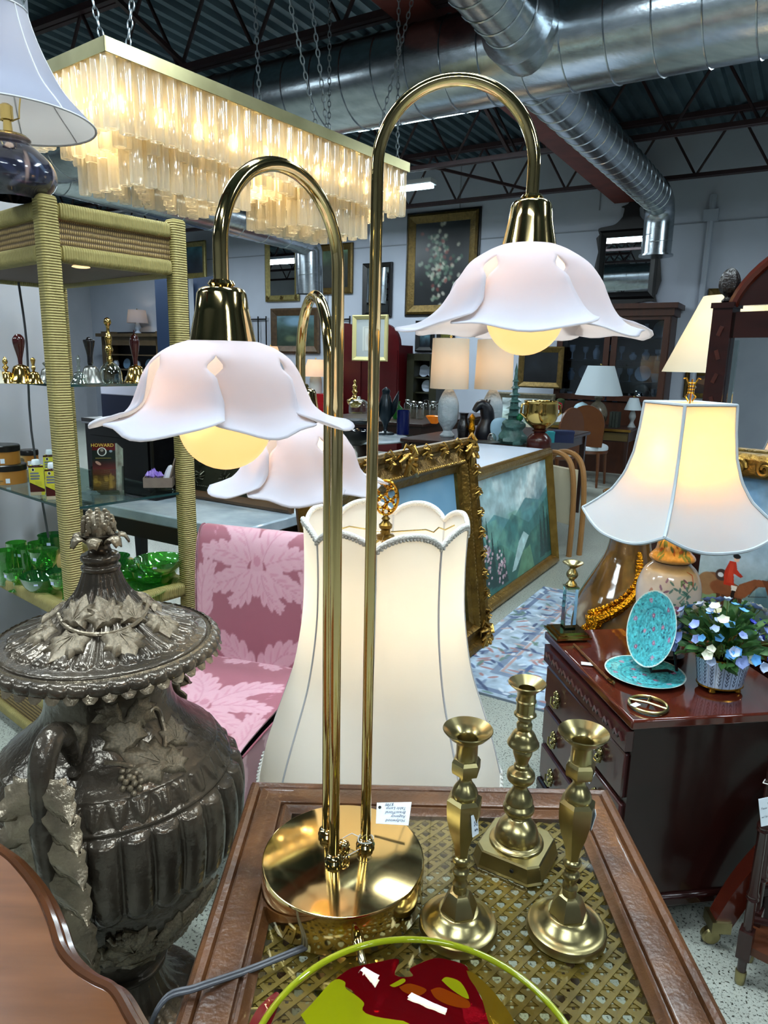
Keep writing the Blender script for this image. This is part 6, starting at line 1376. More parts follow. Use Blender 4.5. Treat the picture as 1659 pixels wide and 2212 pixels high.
for x in np.linspace(-Wf/2+.12, Wf/2-.12, 60):
    bd.ball((x, -.05, Hf-.10), .0065, 6, 4)
for z in np.linspace(.12, Hf-.12, 44):
    for sx in (-1, 1): bd.ball((sx*(Wf/2-.10), -.05, z), .0065, 6, 4)
tag(part('pearl_beading', bd, M_giltL, of, M=TO), kind='stuff')
# white table behind the landscape
def table(name, label, a0, a1, b0, b1, z, m, ml, th=.03, leg=.05, cat='table', apron=.08, rz=None):
    t = thing(name, label, cat, B((a0+a1)/2, (b0+b1)/2, 0), -PHI); w_, d_ = a1-a0, b1-b0
    b = MB(); b.box((0, 0, z-th/2), (w_, d_, th)); o = part('table_top', b, m, t); o.modifiers.new('round', 'BEVEL').width = .006
    for x in (-w_/2+leg, w_/2-leg):
        for y in (-d_/2+leg, d_/2-leg):
            b = MB(); b.lathe([(leg*.35, 0), (leg*.55, z*.5), (leg*.7, z-th)], 4, TR((x, y, 0)), th0=R(45)); part('leg', b, ml, t, 20)
    for (c, d) in (((0, -d_/2+leg, z-th-apron/2), (w_-2*leg, .02, apron)), ((0, d_/2-leg, z-th-apron/2), (w_-2*leg, .02, apron)), ((-w_/2+leg, 0, z-th-apron/2), (.02, d_-2*leg, apron)), ((w_/2-leg, 0, z-th-apron/2), (.02, d_-2*leg, apron))):
        b = MB(); b.box(c, d); part('apron', b, ml, t)
    return t
M_wtop = mat('white_laminate', '#c8d4e4', .35); M_dkw = mat('dark_table_wood', '#22120d', .3, col2='#34190f', scale=6)
table('white_table', 'white topped table behind the leaning landscape painting', -2.30, -1.545, 3.25, 4.72, .775, M_wtop, M_wtop)
# marble console with a pressed metal panel
M_marb = mat('white_marble', '#c3d0d8', .15, col2='#8fa0ac', scale=5, detail=8, contrast=.35)
table('marble_console', 'dark console table with white marble top behind the pink chair', -2.75, -1.67, 1.80, 2.25, .75, M_marb, mat('black_console', '#0c0f10', .4), .045, .05)
rp_ = thing('relief_panel', 'dark pressed metal relief panel in a wooden frame on the marble console', 'relief panel', B(-1.99, 2.12, .752), -PHI)
M_pewt = mat('verdigris_pewter', '#4c4c3c', .35, metal=.7, col2='#34352b', scale=12); TP = TR((0, 0, 0), (R(-6), 0, 0))
b = MB(); b.box((0, .0, .20), (.56, .012, .36)); part('pressed_sheet', b, M_pewt, rp_, M=TP)
mitre_frame(rp_, .60, .40, [(0, 0), (0, .02), (.012, .026), (.028, .018), (.034, .008), (.034, 0)], mat('brown_frame', '#4a3524', .5, col2='#5f4630', scale=10), TP @ TR((0, 0, .20)) @ UPR)
b = MB()
for k in range(46): b.ball((-.25+.50*k/45, -.008, .055), .004, 6, 4)
tag(part('bead_row', b, M_pewt, rp_, M=TP), kind='stuff')
for k in range(16):
    x, z = -.21+.14*(k % 4), .10+.075*(k//4); part('rosette', acanth(Vec((x, -.002, z)), .035, 7, k), M_pewt, rp_, M=TP)
bc = thing('black_cabinet', 'glossy black cabinet with silver top strip on the marble console', 'cabinet', B(-2.53, 2.06, .752), -PHI)
b = MB(); b.box((0, 0, .15), (.44, .18, .30)); part('cabinet_body', b, mat('black_lacquer', '#08080a', .15), bc); b = MB(); b.box((0, -.0, .312), (.46, .20, .024)); part('cabinet_top', b, mat('grey_black_top', '#2e2c2e', .3), bc); b = MB(); b.box((0, -.102, .305), (.45, .004, .008)); part('silver_strip', b, mat('silver_strip', '#a8a8ac', .25, metal=1.), bc); b = MB(); b.box((0, -.093, .14), (.38, .006, .22)); part('door', b, mat('black_lacquer', '#08080a', .15), bc)
cvp = Cv(.30, .15, 60, 30, '#0b1430'); cvp.put((cvp.y < .045).astype(float), '#cfd0e4'); cvp.put((cvp.x > .285).astype(float), '#c4c6d4')
sc_ = thing('display_card', 'white and navy display card standing behind the bells', 'card', B(-2.54, 2.02, 1.0765), -PHI); painted('printed_face', flatP(cvp, -.002), cvp, PATT('label', .35), sc_); b = MB(); b.box((0, .002, .075), (.30, .004, .15)); part('card_board', b, mat('white_card', '#e3edf6', .6), sc_)
# patterned rug
def rug():
    w_, h = 2.4, 1.53; cv = Cv(w_, h, 520, 330, '#9fb0bf'); cv.mottle(.05, .3, 2)
    def bord(o, wd, c): m = (np.minimum(np.minimum(cv.x, w_-cv.x), np.minimum(cv.y, h-cv.y))); cv.put(((m > o) & (m < o+wd)).astype(float), c, .8)
    bord(.03, .03, '#5c6b86'); bord(.20, .03, '#6e7c92'); bord(.235, .012, '#b08a80')
    r2 = np.random.default_rng(4)
    for k in range(1500):
        x, y = r2.uniform(0, w_), r2.uniform(0, h); c = ['#4f5f80', '#9c6f6c', '#6f7f98', '#c9d2da', '#5f7a70', '#3f4a66', '#b59a94'][r2.integers(7)]; a = r2.choice([0, .78, 1.57, 2.35]); L_ = r2.uniform(.015, .045)
        cv.ell(x, y, L_, .009, c, .85, a, .3)
    for (x, y) in [(w_*.25, h*.2), (w_*.75, h*.2), (w_*.5, h*.42), (w_*.25, h*.65), (w_*.75, h*.65), (w_*.5, h*.85)]:
        for j_ in range(8): cv.ell(x+.10*math.cos(j_*.785), y+.10*math.sin(j_*.785), .045, .02, '#b07f7a', .7, j_*.785)
        cv.ell(x, y, .06, .05, '#c8d2d8', .9); cv.ell(x, y, .035, .03, '#56688a', .9)
    return cv
cv = rug(); P = np.stack([cv.x-cv.w/2, cv.h/2-cv.y, np.zeros(cv.x.shape)], -1)
rg_ = thing('patterned_rug', 'pale blue and rust patterned oriental rug on the floor', 'rug', B(-.06, 3.27, .0), -PHI)
P[..., 2] = .010; painted('pile', P, cv, PATT('wool', .9), rg_, flip=True); b = MB(); b.box((0, 0, .0045), (cv.w, cv.h, .009)); part('backing', b, mat('rug_backing', '#7c8896', .9), rg_)
# ---------------------------------------------------------------- things on and along the back wall
BW = WB-.012
def wall_pic(name, label, cat, p0, p1, fw, fm, cv=None, glass=None, b=BW, prof=None, group=None, tilt=0):
    """framed thing hung on the back wall; p0,p1 = corners in the photograph turned into wall points"""
    a0, _, z1 = ab(aw(*p0, b)); a1, _, z0 = ab(aw(*p1, b)); W, H_ = a1-a0, z1-z0
    t = thing(name, label, cat, B((a0+a1)/2, b, z0), -PHI, group); pr = prof or [(0, 0), (0, .03), (fw*.25, .045), (fw*.6, .03), (fw*.8, .022), (fw, .012), (fw, 0)]
    T = TR((0, -.004, 0), (tilt, 0, 0))
    mitre_frame(t, W, H_, pr, fm, T @ TR((0, 0, H_/2)) @ UPR)
    if cv is not None:
        P = flatP(cv, -.008); P[..., 0] *= (W-2*fw+.01)/cv.w; P[..., 2] = P[..., 2]*(H_-2*fw+.01)/cv.h+fw-.005; painted('canvas', P, cv, PATT('oil_paint', .35), t, M=T)
    if glass: b_ = MB(); b_.box((0, -.008, H_/2), (W-2*fw+.01, .004, H_-2*fw+.01)); part('mirror_glass', b_, glass, t, M=T)
    return t, W, H_
M_gf = mat('old_gold_frame', '#6f5a2c', .4, metal=.6, col2='#4c3c1c', scale=25, bump=.4, bscale=60); M_bf = mat('black_frame', '#0d0c0e', .35); M_brf = mat('brown_gold_frame', '#5a4630', .45, col2='#3f3020', scale=16, metal=.2)
M_gf2 = mat('pale_gold_frame', '#8f8450', .4, metal=.5, col2='#6d6238', scale=22, bump=.4, bscale=60)
def dark_cv(c1, c2, c3, sd, w_=.8, h=1.): cv = Cv(w_, h, 60, 75, c1); cv.grad([(0, c1), (.5, c2), (1, c3)]); cv.mottle(.25, .5, sd); return cv
t, W, H_ = wall_pic('wall_mirror', 'gilt framed wall mirror with carved corners hung slightly tilted', 'mirror', (574, 514), (648, 650), .10, M_gf2, glass=M_mirror)
for x in (-1, 0, 1):
    for z in (0, 1): part('frame_leaf', acanth(Vec((x*(W/2-.05), -.03, .05+z*(H_-.1))), .055, 7, 3), M_gf, t)
wall_pic('dusk_landscape', 'dark landscape painting at dusk in a gold frame beside the gilt mirror', 'painting', (688, 530), (763, 634), .10, M_gf, dark_cv('#4f6b4c', '#1c2218', '#0c0d0b', 3))
wall_pic('wall_mirror', 'black framed wall mirror between two gold framed pictures', 'mirror', (786, 570), (847, 684), .07, M_bf, glass=M_mirror)
cvf = dark_cv('#141a1c', '#10171a', '#0c0f12', 4, .8, 1.)
for k in range(150): cvf.ell(.36+rng.normal(0, .11), .47+rng.normal(0, .21), .028, .022, ['#8d9a88', '#b8b4a0', '#5f7a66', '#7a3a34', '#3f5f4c', '#c4c0b0', '#2f4a3a'][k % 7], .8, rng.uniform(0, 3), .6)
t, W, H_ = wall_pic('flower_painting', 'large still life of pale flowers on black in wide gold frame', 'painting', (884, 466), (1026, 677), .13, M_gf, cvf)
b = MB(); b.box((0, -.0, H_/2), (W+.06, .016, H_+.06)); part('shadow_box', b, M_bf, t)
cvi = Cv(.6, .7, 60, 70, '#9aa0a0'); cvi.put((np.abs(cvi.x-.3) < .16)*(np.abs(cvi.y-.36) < .22)*1., '#b4b6b0'); cvi.line([(.18, .16), (.42, .16), (.42, .58), (.18, .58), (.18, .16)], .01, '#8a8c84'); cvi.ell(.3, .38, .08, .15, '#a39a90', .6)
wall_pic('cream_framed_print', 'pale print in a cream frame leaning before the red cabinet', 'print', (764, 681), (838, 781), .06, mat('cream_frame', '#b8ae78', .5), cvi, b=8.6)
cvg = dark_cv('#5f7f8c', '#3c5048', '#2c3a30', 6); cvg.ell(.4, .2, .2, .15, '#7fa4c0', .8, 0, .8); cvg.ell(.3, .75, .12, .1, '#6a7a5c', .7, 0, .8)
wall_pic('woodland_painting', 'green woodland painting in a worn wide brown frame above the peach lamps', 'painting', (587, 667), (692, 764), .12, M_brf, cvg)
wall_pic('small_dark_plaque', 'small black framed oval plaque beside the flower painting', 'plaque', (900, 693), (938, 760), .07, M_bf, dark_cv('#141a22', '#3c5660', '#10141a', 7))
wall_pic('small_dark_plaque', 'small black framed plaque with olive medallion', 'plaque', (946, 698), (982, 752), .06, M_bf, dark_cv('#181812', '#4a4a1c', '#14120c', 8))
wall_pic('gold_corner_painting', 'gold framed dark picture hung by a wire behind the mirror finial', 'painting', (1532, 624), (1606, 700), .08, M_gf, dark_cv('#2a2320', '#181414', '#120f10', 9))
cvh = dark_cv('#241c18', '#3a2418', '#1a1210', 10); cvh.ell(.35, .35, .22, .14, '#6a4a30', .9, .4); cvh.ell(.62, .55, .2, .12, '#d0ccc0', .9, -.2); cvh.ell(.55, .2, .15, .1, '#a87a5c', .8); cvh.ell(.15, .65, .06, .1, '#c8c4bc', .8)
wall_pic('horse_painting', 'dark painting of horses in a gold frame below the pleated lampshade', 'painting', (1482, 800), (1560, 862), .06, M_gf, cvh)
wall_pic('gold_framed_picture', 'gold framed teal picture seen past the shelf post', 'painting', (396, 524), (448, 600), .09, M_gf2, dark_cv('#3f6a74', '#23303a', '#191c24', 12), b=9.3)
# chippendale style mirror
a0, _, z1 = ab(aw(1297, 500, BW)); a1, _, z0 = ab(aw(1414, 645, BW)); W, H_ = a1-a0, z1-z0
cm = thing('fretwork_mirror', 'black fretwork wall mirror with pierced crest above the china cabinet', 'mirror', B((a0+a1)/2, BW, z0), -PHI); M_eb = mat('black_fretwork', '#0b0b0d', .4)
fp_ = thing
mitre_frame(cm, W, H_, [(0, 0), (0, .03), (.03, .05), (.07, .035), (.09, .02), (.09, 0)], M_eb, TR((0, 0, H_/2)) @ UPR)
b = MB(); b.box((0, -.01, H_/2), (W-.16, .004, H_-.16)); part('mirror_glass', b, M_mirror, cm)
def fret(pts, name): b = MB(); b.prism(pts, 0, .025, UPR); part(name, b, M_eb, cm)
hw = W/2; out = smooth_prof([(-hw, H_-.05), (-hw-.02, H_+.03), (-hw+.08, H_+.05), (-hw*.5, H_+.07), (-hw*.3, H_+.14), (-.10, H_+.17), (-.09, H_+.25), (-.13, H_+.27), (-.05, H_+.30), (0, H_+.37), (.05, H_+.30), (.13, H_+.27), (.09, H_+.25), (.10, H_+.17), (hw*.3, H_+.14), (hw*.5, H_+.07), (hw-.08, H_+.05), (hw+.02, H_+.03), (hw, H_-.05)], 3); fret(out, 'pierced_crest')
fret([(-hw, .06), (-hw-.03, -.04), (-hw+.05, -.02), (-hw*.4, -.05), (0, -.08), (hw*.4, -.05), (hw-.05, -.02), (hw+.03, -.04), (hw, .06)], 'scroll_apron')
for s in (-1, 1):
    fret([(s*hw, H_*.95), (s*(hw+.04), H_*.9), (s*(hw+.0), H_*.7), (s*(hw+.03), H_*.5), (s*(hw+.06), H_*.25), (s*(hw+.02), .05), (s*hw*.94, .05)][::s], 'scroll_side')
# iron wall brackets
for px in (560, 738):
    p = aw(px, 690, BW); t = thing('iron_wall_frame', 'thin black iron wall bracket beside the woodland painting', 'bracket', p, -PHI, 'iron wall brackets')
    for x in (-.18, .0, .18): b = MB(); b.tube([(x, -.03, .05), (x, -.03, -.5)], .012, 5); part('upright', b, M_bf, t)
    b = MB(); b.tube([(-.18, -.03, 0), (.18, -.03, 0)], .012, 5); part('crossbar', b, M_bf, t)
# ---- cabinets along the wall
M_cab = mat('brown_oak_cabinet', '#331709', .4, col2='#45210e', scale=5, stretch=(4, 4, 1)); M_cabd = mat('cabinet_interior', '#0a0c12', .5)
M_cgl = clear_glass('cabinet_glass', '#cfd8e0', .14)
a0 = ab(aw(1206, 700, 9.1))[0]; a1 = ab(aw(1450, 700, 9.1))[0]; W = a1-a0; HT = ab(aw(1330, 668, 9.1))[2]
cb = thing('china_cabinet', 'tall brown oak china cabinet with two glazed doors full of china', 'cabinet', B((a0+a1)/2, 9.3, 0), -PHI)
for (c, d, nm) in (((0, .18, HT/2), (W, .03, HT), 'back_panel'), ((-W/2+.015, 0, HT/2), (.03, .40, HT), 'side_panel'), ((W/2-.015, 0, HT/2), (.03, .40, HT), 'side_panel'), ((0, 0, .45), (W-.06, .38, .9), 'base_cupboard')):
    b = MB(); b.box(c, d); part(nm, b, M_cabd if nm == 'back_panel' else M_cab, cb)
b = MB(); b.box((0, -.03, HT+.03), (W+.14, .52, .06)); b2 = b.box((0, -.02, HT-.04), (W+.06, .46, .09)); o = part('cornice', b, M_cab, cb)
for z in (1.15, 1.42, 1.70): b = MB(); b.box((0, .0, z), (W-.07, .34, .02)); part('shelf', b, M_cabd, cb)
for s in (-1, 1):
    d_ = MB(); cx_ = s*W/4; mitre = [(0, 0), (0, .03), (.07, .03), (.07, 0)]
    dr_ = part('door', MB().box((cx_, -.205, .93), (.02, .02, .02)), M_cab, cb); 
    mitre_frame(cb, W/2-.02, HT-.98, mitre, M_cab, TR((cx_, -.19, .92+(HT-.98)/2)) @ UPR, 'door_rail'); b = MB(); b.box((cx_, -.20, .92+(HT-.98)/2), (W/2-.14, .004, HT-1.1)); part('door_pane', b, M_cgl, cb)
CBM = TR(B((a0+a1)/2, 9.3, 0), (0, 0, -PHI))
M_chn = mat('white_china', '#a9b4c4', .25); M_chb = mat('blue_china', '#5f7f9c', .3); r3 = np.random.default_rng(12)
nm_ = 0
for z in (.905, 1.165, 1.435, 1.715):
    for k in range(8):
        if z < 1 and k in (5, 6): continue
        x = -W/2+.16+k*(W-.32)/7; y = r3.uniform(-.05, .1); kind = r3.integers(4); h = r3.uniform(.08, .17); p = CBM @ Vec((x, y, z-.004))
        b = MB()
        if kind == 0: b.lathe([(.0, 0), (.03, 0), (.06, h*.6), (.065, h), (.06, h)], 12); nm, lb = 'china_bowl', 'white china bowl behind the cabinet glass'
        elif kind == 1: b.lathe([(0, -.012), (.06, -.01), (.10, .0), (.10, .006), (0, -.004)], 16, TR((0, .06, .105), (R(78), 0, 0))); nm, lb = 'china_plate', 'white china plate standing behind the cabinet glass'
        elif kind == 2: b.lathe([(.03, 0), (.045, h*.3), (.05, h*.6), (.02, h*.9), (.028, h*1.1)], 12); nm, lb = 'china_vase', 'pale china vase behind the cabinet glass'
        else: b.lathe([(.03, 0), (.008, .012), (.008, h*.5), (.035, h*.7), (.04, h*1.1)], 12); nm, lb = 'stemmed_glass', 'stemmed glass behind the cabinet glass'
        solo(nm, b, [M_chn, M_chb][int(r3.integers(3) == 0)], lb, nm.split('_')[1], p, -PHI, 'china in the oak cabinet')
p = CBM @ Vec((W*.27, -.08, .92)); t = thing('glass_dome', 'glass dome over a small figure in the china cabinet', 'dome', p+Vec((0, 0, -.02))); b = MB(); b.lathe([(.13, 0), (.13, .14), (.10, .20), (.05, .23), (0, .24)], 20, caps=False); part('dome', b, clear_glass('dome_glass', '#e4f0f0', .2), t, 60); b = MB(); b.lathe([(.04, 0), (.03, .05), (.02, .1), (.025, .13), (0, .15)], 10); part('figure', b, M_chb, t)
# dark gold framed painting against the cabinet
wall_pic('dark_oil_painting', 'nearly black oil painting in a gold frame leaning on the oak cabinet', 'painting', (1124, 748), (1214, 840), .075, M_gf, dark_cv('#0f1116', '#191d22', '#0c0c10', 14), b=8.95)
wall_pic('matted_print', 'white matted print in a silver frame low behind the statues', 'print', (1076, 846), (1196, 930), .07, mat('silver_frame', '#77705e', .4, metal=.4, col2='#565040', scale=30), dark_cv('#b8c4c8', '#a8b8b8', '#8fa090', 15), b=8.92)
# red lacquer cabinet with double bonnet top
M_redc = mat('oxblood_lacquer', '#3a0509', .35, col2='#4a0a0e', scale=3)
a0 = ab(aw(706, 800, 9.0))[0]; a1 = ab(aw(858, 800, 9.0))[0]; W = a1-a0; HT = ab(aw(840, 745, 9.0))[2]
rc = thing('red_cabinet', 'oxblood lacquer cabinet with a double arched top', 'cabinet', B((a0+a1)/2, 9.25, 0), -PHI)
b = MB(); b.box((0, 0, HT/2), (W, .42, HT)); part('cabinet_body', b, M_redc, rc)
for s in (-1, 1): b = MB(); b.prism(arc(s*W/4, HT, W/4, 0, 180, 12), -.02, .05, TR((0, -.16, 0)) @ UPR); part('bonnet_arch', b, M_redc, rc)
for s in (-1, 1): b = MB(); b.box((s*W/4, -.215, HT*.55), (W/2-.04, .02, HT*.8)); part('door', b, M_redc, rc)
for x in (-W/2+.05, 0, W/2-.05): b = MB(); b.lathe(smooth_prof([(.03, 0), (.02, .03), (.04, .07), (.02, .11), (0, .14)], 3), 10, TR((x, -.16, HT))); part('finial', b, M_redc, rc)
# small glazed hutch, stacked display on the wall right of it
a0 = ab(aw(880, 800, 9.2))[0]; a1 = ab(aw(945, 800, 9.2))[0]; W = a1-a0; HT = ab(aw(905, 764, 9.2))[2]
hu = thing('glazed_hutch', 'narrow dark green glazed hutch with arched door and plates', 'cabinet', B((a0+a1)/2, 9.35, 0), -PHI); M_hut = mat('dark_green_wood', '#17180f', .4, col2='#23220f', scale=6)
b = MB(); b.box((0, .12, HT/2), (W, .02, HT)); part('back_panel', b, M_cabd, hu)
for s in (-1, 1): b = MB(); b.box((s*(W/2-.06), -.03, HT/2), (.12, .28, HT)); part('side_panel', b, M_hut, hu)
b = MB(); b.box((0, -.03, HT-.05), (W, .28, .10)); part('cornice', b, M_hut, hu)
for z in (.9, 1.12): b = MB(); b.box((0, 0, z), (W-.2, .22, .02)); part('shelf', b, M_hut, hu)
for k, (x, z) in enumerate(((-.06, 1.13), (.08, 1.13), (.0, .91))): b = MB(); b.lathe([(0, -.01), (.06, -.008), (.09, 0), (.09, .005), (0, -.003)], 16, TR((0, 0, .09), (R(80), 0, 0))); solo('china_plate', b, M_chn, ['white plate on the upper hutch shelf by the green side', 'white plate on the upper hutch shelf, second of two', 'white plate alone on the lower hutch shelf'][k], 'plate', TR(B((a0+a1)/2, 9.35, 0), (0, 0, -PHI)) @ Vec((x, .02, z)), -PHI)
# far hutch with blue and white china and a lamp on it, seen through the rattan shelf
a0 = ab(aw(222, 715, 9.2))[0]; a1 = ab(aw(352, 715, 9.2))[0]; W = a1-a0; HT = ab(aw(285, 716, 9.2))[2]; FH = TR(B((a0+a1)/2, 9.3, 0), (0, 0, -PHI))
fh_ = thing('pine_hutch', 'grey brown pine hutch with open shelves of blue and white china', 'cabinet', FH.translation, -PHI); M_pin = mat('grey_pine', '#5a4a34', .5, col2='#463824', scale=6)
b = MB(); b.box((0, .14, HT/2), (W-.06, .02, HT)); part('back_panel', b, M_cabd, fh_)
for s in (-1, 1): b = MB(); b.box((s*(W/2-.08), 0, HT/2), (.12, .32, HT)); part('side_panel', b, M_pin, fh_)
b = MB(); b.box((0, -.02, HT-.07), (W+.12, .42, .06)); part('cornice', b, M_pin, fh_); b = MB(); b.box((0, 0, HT-.18), (W-.1, .32, .16)); part('frieze', b, M_pin, fh_)
for z in (.78, 1.08, 1.36): b = MB(); b.box((0, 0, z), (W-.2, .28, .025)); part('shelf', b, M_pin, fh_)
for k in range(10):
    x = -W/2+.22+(k % 5)*(W-.44)/4; z = (.794, 1.094)[k//5]; b = MB(); b.lathe([(.03, 0), (.06, .08), (.05, .14), (.03, .16)], 10) if k % 2 else b.lathe([(0, -.01), (.07, -.008), (.10, 0), (.10, .005), (0, -.003)], 14, TR((0, 0, .10), (R(80), 0, 0))); solo('china_piece', b, [M_chb, M_chn][k % 2], 'blue and white china piece on the pine hutch shelves', 'china', FH @ Vec((x, 0, z)), -PHI, 'china on the pine hutch')
def lamp(px, pyb, z, D, bprof, bm_, shade, sm, label, glow=.8, name='table_lamp', at=None, group=None, fin=True, col=(1, .75, .5)):
    """lamp from profiles: bprof base profile, shade=(r0,z0,r1,z1) bottom/top"""
    p = at if at is not None else (az(px, pyb, z) if D is None else Vec((ad(px, pyb, D).x, ad(px, pyb, D).y, z)))
    t = thing(name, label, 'lamp', p, 0, group); b = MB(); b.lathe(smooth_prof(bprof, 3), 20); part('lamp_base', b, bm_, t)
    zt_ = max(q[1] for q in bprof); b = MB(); b.tube([(0, 0, zt_-.01), (0, 0, shade[3])], .006, 6); part('stem', b, M_brass, t)
    b = MB(); b.lathe([(shade[0], shade[1]), (shade[2], shade[3])], 40, caps=False, mod=shade[4] if len(shade) > 4 else None); part('shade', b, sm, t, 60)
    if fin: b = MB(); b.ball((0, 0, shade[3]+.015), .012, 8, 6); part('finial', b, M_brass, t)
    if glow: pt_light(p+Vec((0, 0, (shade[1]*.5+shade[3]*.5))), glow, col, .03)
    return t
M_pleat = fabric('pleated_cream', '#d9d4c4', '#ffe6b4', .5); M_peach = fabric('peach_shade', '#e8cdb8', '#ffd2a4', .5); M_drum = mixmat('string_drum_shade', [('D', '#c9c2b2', 0, .75), ('T', '#f0e2c8', 0, .25)]); M_wsh = fabric('white_pleated_shade', '#cfdde4', '#f0f0ea', .3)
pleat = lambda th, i: 1+.012*math.cos(60*th)
lamp(0, 0, 0, None, [(.05, 0), (.06, .02), (.03, .06), (.06, .12), (.02, .22)], M_chn, (.20, .20, .16, .44), M_white, 'small lamp with white drum shade on top of the pine hutch', 1.2, at=FH @ Vec((.05, 0, HT-.04)))
p = aw(585, 775, 9.0); lamp(0, 0, 0, None, [(.06, 0), (.08, .15), (.04, .3)], mat('brown_ceramic', '#4a3626', .3), (.19, .26, .11, .50, pleat), M_peach, 'glowing peach lamp beside the woodland painting', 1.5, at=Vec((p.x, p.y, ab(p)[2]-.30)))
p = aw(682, 835, 8.6); lamp(0, 0, 0, None, [(.09, 0), (.09, .22), (.03, .3)], mat('silver_white_ceramic', '#b9b9b4', .25), (.20, .25, .12, .50, pleat), M_peach, 'peach pleated lamp on white block base before the red cabinet', 1.2, at=Vec((p.x, p.y, ab(p)[2]-.1)))
# sideboard under the wall lamps
HTs = ab(aw(585, 775, 9.0))[2]-.30
sb = thing('sideboard', 'dark sideboard carrying the peach lamps along the back wall', 'sideboard', B(-8.0, 9.05, 0), -PHI); b = MB(); b.box((0, 0, HTs/2), (1.6, .5, HTs)); part('body', b, M_dkw, sb)
for k in range(4): b = MB(); b.box((-.6+.4*k, -.255, HTs/2), (.37, .02, HTs-.12)); part('door', b, M_dkw, sb)
p2 = aw(682, 835, 8.6); rb = thing('red_chest', 'bright red lacquer chest under the white based peach lamp', 'chest', B(ab(p2)[0], 8.62, 0), -PHI); zz = ab(p2)[2]-.1; b = MB(); b.box((0, 0, zz/2), (.62, .33, zz)); part('body', b, mat('bright_red_lacquer', '#8a0a12', .3), rb); b = MB(); b.box((0, -.17, zz*.6), (.56, .012, zz*.5)); part('front_panel', b, mat('bright_red_lacquer', '#8a0a12', .3), rb)
# navy panel screen left
a0 = ab(aw(396, 650, 8.0))[0]; a1 = ab(aw(500, 650, 8.0))[0]; zt_ = ab(aw(420, 598, 8.0))[2]
t = thing('navy_screen', 'tall navy blue folding screen seen past the shelf post', 'screen', B(a0-.25, 8.0, 0), -PHI)
for k in range(2): b = MB(); b.box((-.1+.62*k+.1, .0+.1*k, zt_/2), (.6, .03, zt_), rz=R(12*(1-2*k))); part('screen_leaf', b, mat('navy_fabric', '#0e2440', .7), t)
# ---------------------------------------------------------------- middle tables and their goods
Z4 = .76
table('display_table', 'long dark display table crowded with ornaments and the white lamps', -2.73, -1.68, 4.76, 6.45, Z4, M_dkw, M_dkw)
def item(name, px, py, z, prof, m, label, cat, n=16, sc=(1, 1, 1), grp=None, rz=0, ang=45):
    p = az(px, py, z); b = MB(); b.lathe(smooth_prof(prof, 3), n, TR((0, 0, 0), (0, 0, 0), sc)); return solo(name, b, m, label, cat, Vec((p.x, p.y, z+.0005)), rz, grp, ang)
M_wlp = mat('white_carved_ceramic', '#b9c2c8', .5, bump=1., bscale=30, col2='#8fa0a8', scale=14)
lbp = [(.055, 0), (.06, .015), (.035, .05), (.075, .12), (.085, .2), (.08, .28), (.05, .35), (.03, .38)]
for px, lb in ((966, 'white carved ceramic lamp with drum shade and bare white front'), (1060, 'white carved ceramic lamp with drum shade behind the black horse head')):
    lamp(px, 943, Z4, None, lbp, M_wlp, (.155, .385, .145, .775), M_drum, lb, 2.0, col=(1, .62, .36), group='pair of white carved lamps')
b = MB(); p = az(1046, 948, Z4); b.tube(smooth_prof([(0, 0, 0), (0, 0, .08), (.02, 0, .16), (.0, 0, .24), (-.05, 0, .27), (-.10, 0, .22)], 4), [.07, .072, .075, .072, .068, .062, .058, .056, .055, .055, .055, .054, .05, .048, .045, .042, .038, .034, .03, .026, .022][:21], 10)
b.tube([(.01, .02, .27), (.02, .025, .31)], [.015, .004], 6); b.tube([(.01, -.02, .27), (.02, -.025, .31)], [.015, .004], 6); solo('horse_sculpture', b, mat('black_bronze', '#0a0b14', .35), 'black horse head sculpture before the white lamp', 'sculpture', Vec((p.x, p.y, Z4+.001)), R(20))
# green pagoda carving
p = az(1106, 958, Z4); gp = thing('jade_pagoda', 'tall green carved stone pagoda with figures at its base', 'carving', Vec((p.x, p.y, Z4)), R(10)); M_jade = mat('dark_jade', '#2f4f4a', .4, col2='#49706a', scale=30, bump=.5, bscale=60)
b = MB(); b.lathe(smooth_prof([(.10, 0), (.11, .04), (.08, .10), (.09, .14), (.06, .18)], 3), 10, mod=lambda th, i: 1+.15*math.sin(3*th+i)); part('rock_base', b, M_jade, gp)
for k in range(6):
    z = .18+.05*k; r = .062*(1-k*.13); b = MB(); b.lathe([(r*.7, z), (r*.7, z+.03), (r*1.25, z+.032), (r*.8, z+.045), (r*.6, z+.05)], 6); part('tier', b, M_jade, gp)
b = MB(); b.lathe([(.016, .48), (.010, .52), (.013, .54), (0, .60)], 8); part('spire', b, M_jade, gp)
b = MB(); b.ball((.03, -.05, .2), .028, 10, 7); part('green_ball', b, mat('emerald_green', '#0f6a3c', .3), gp)
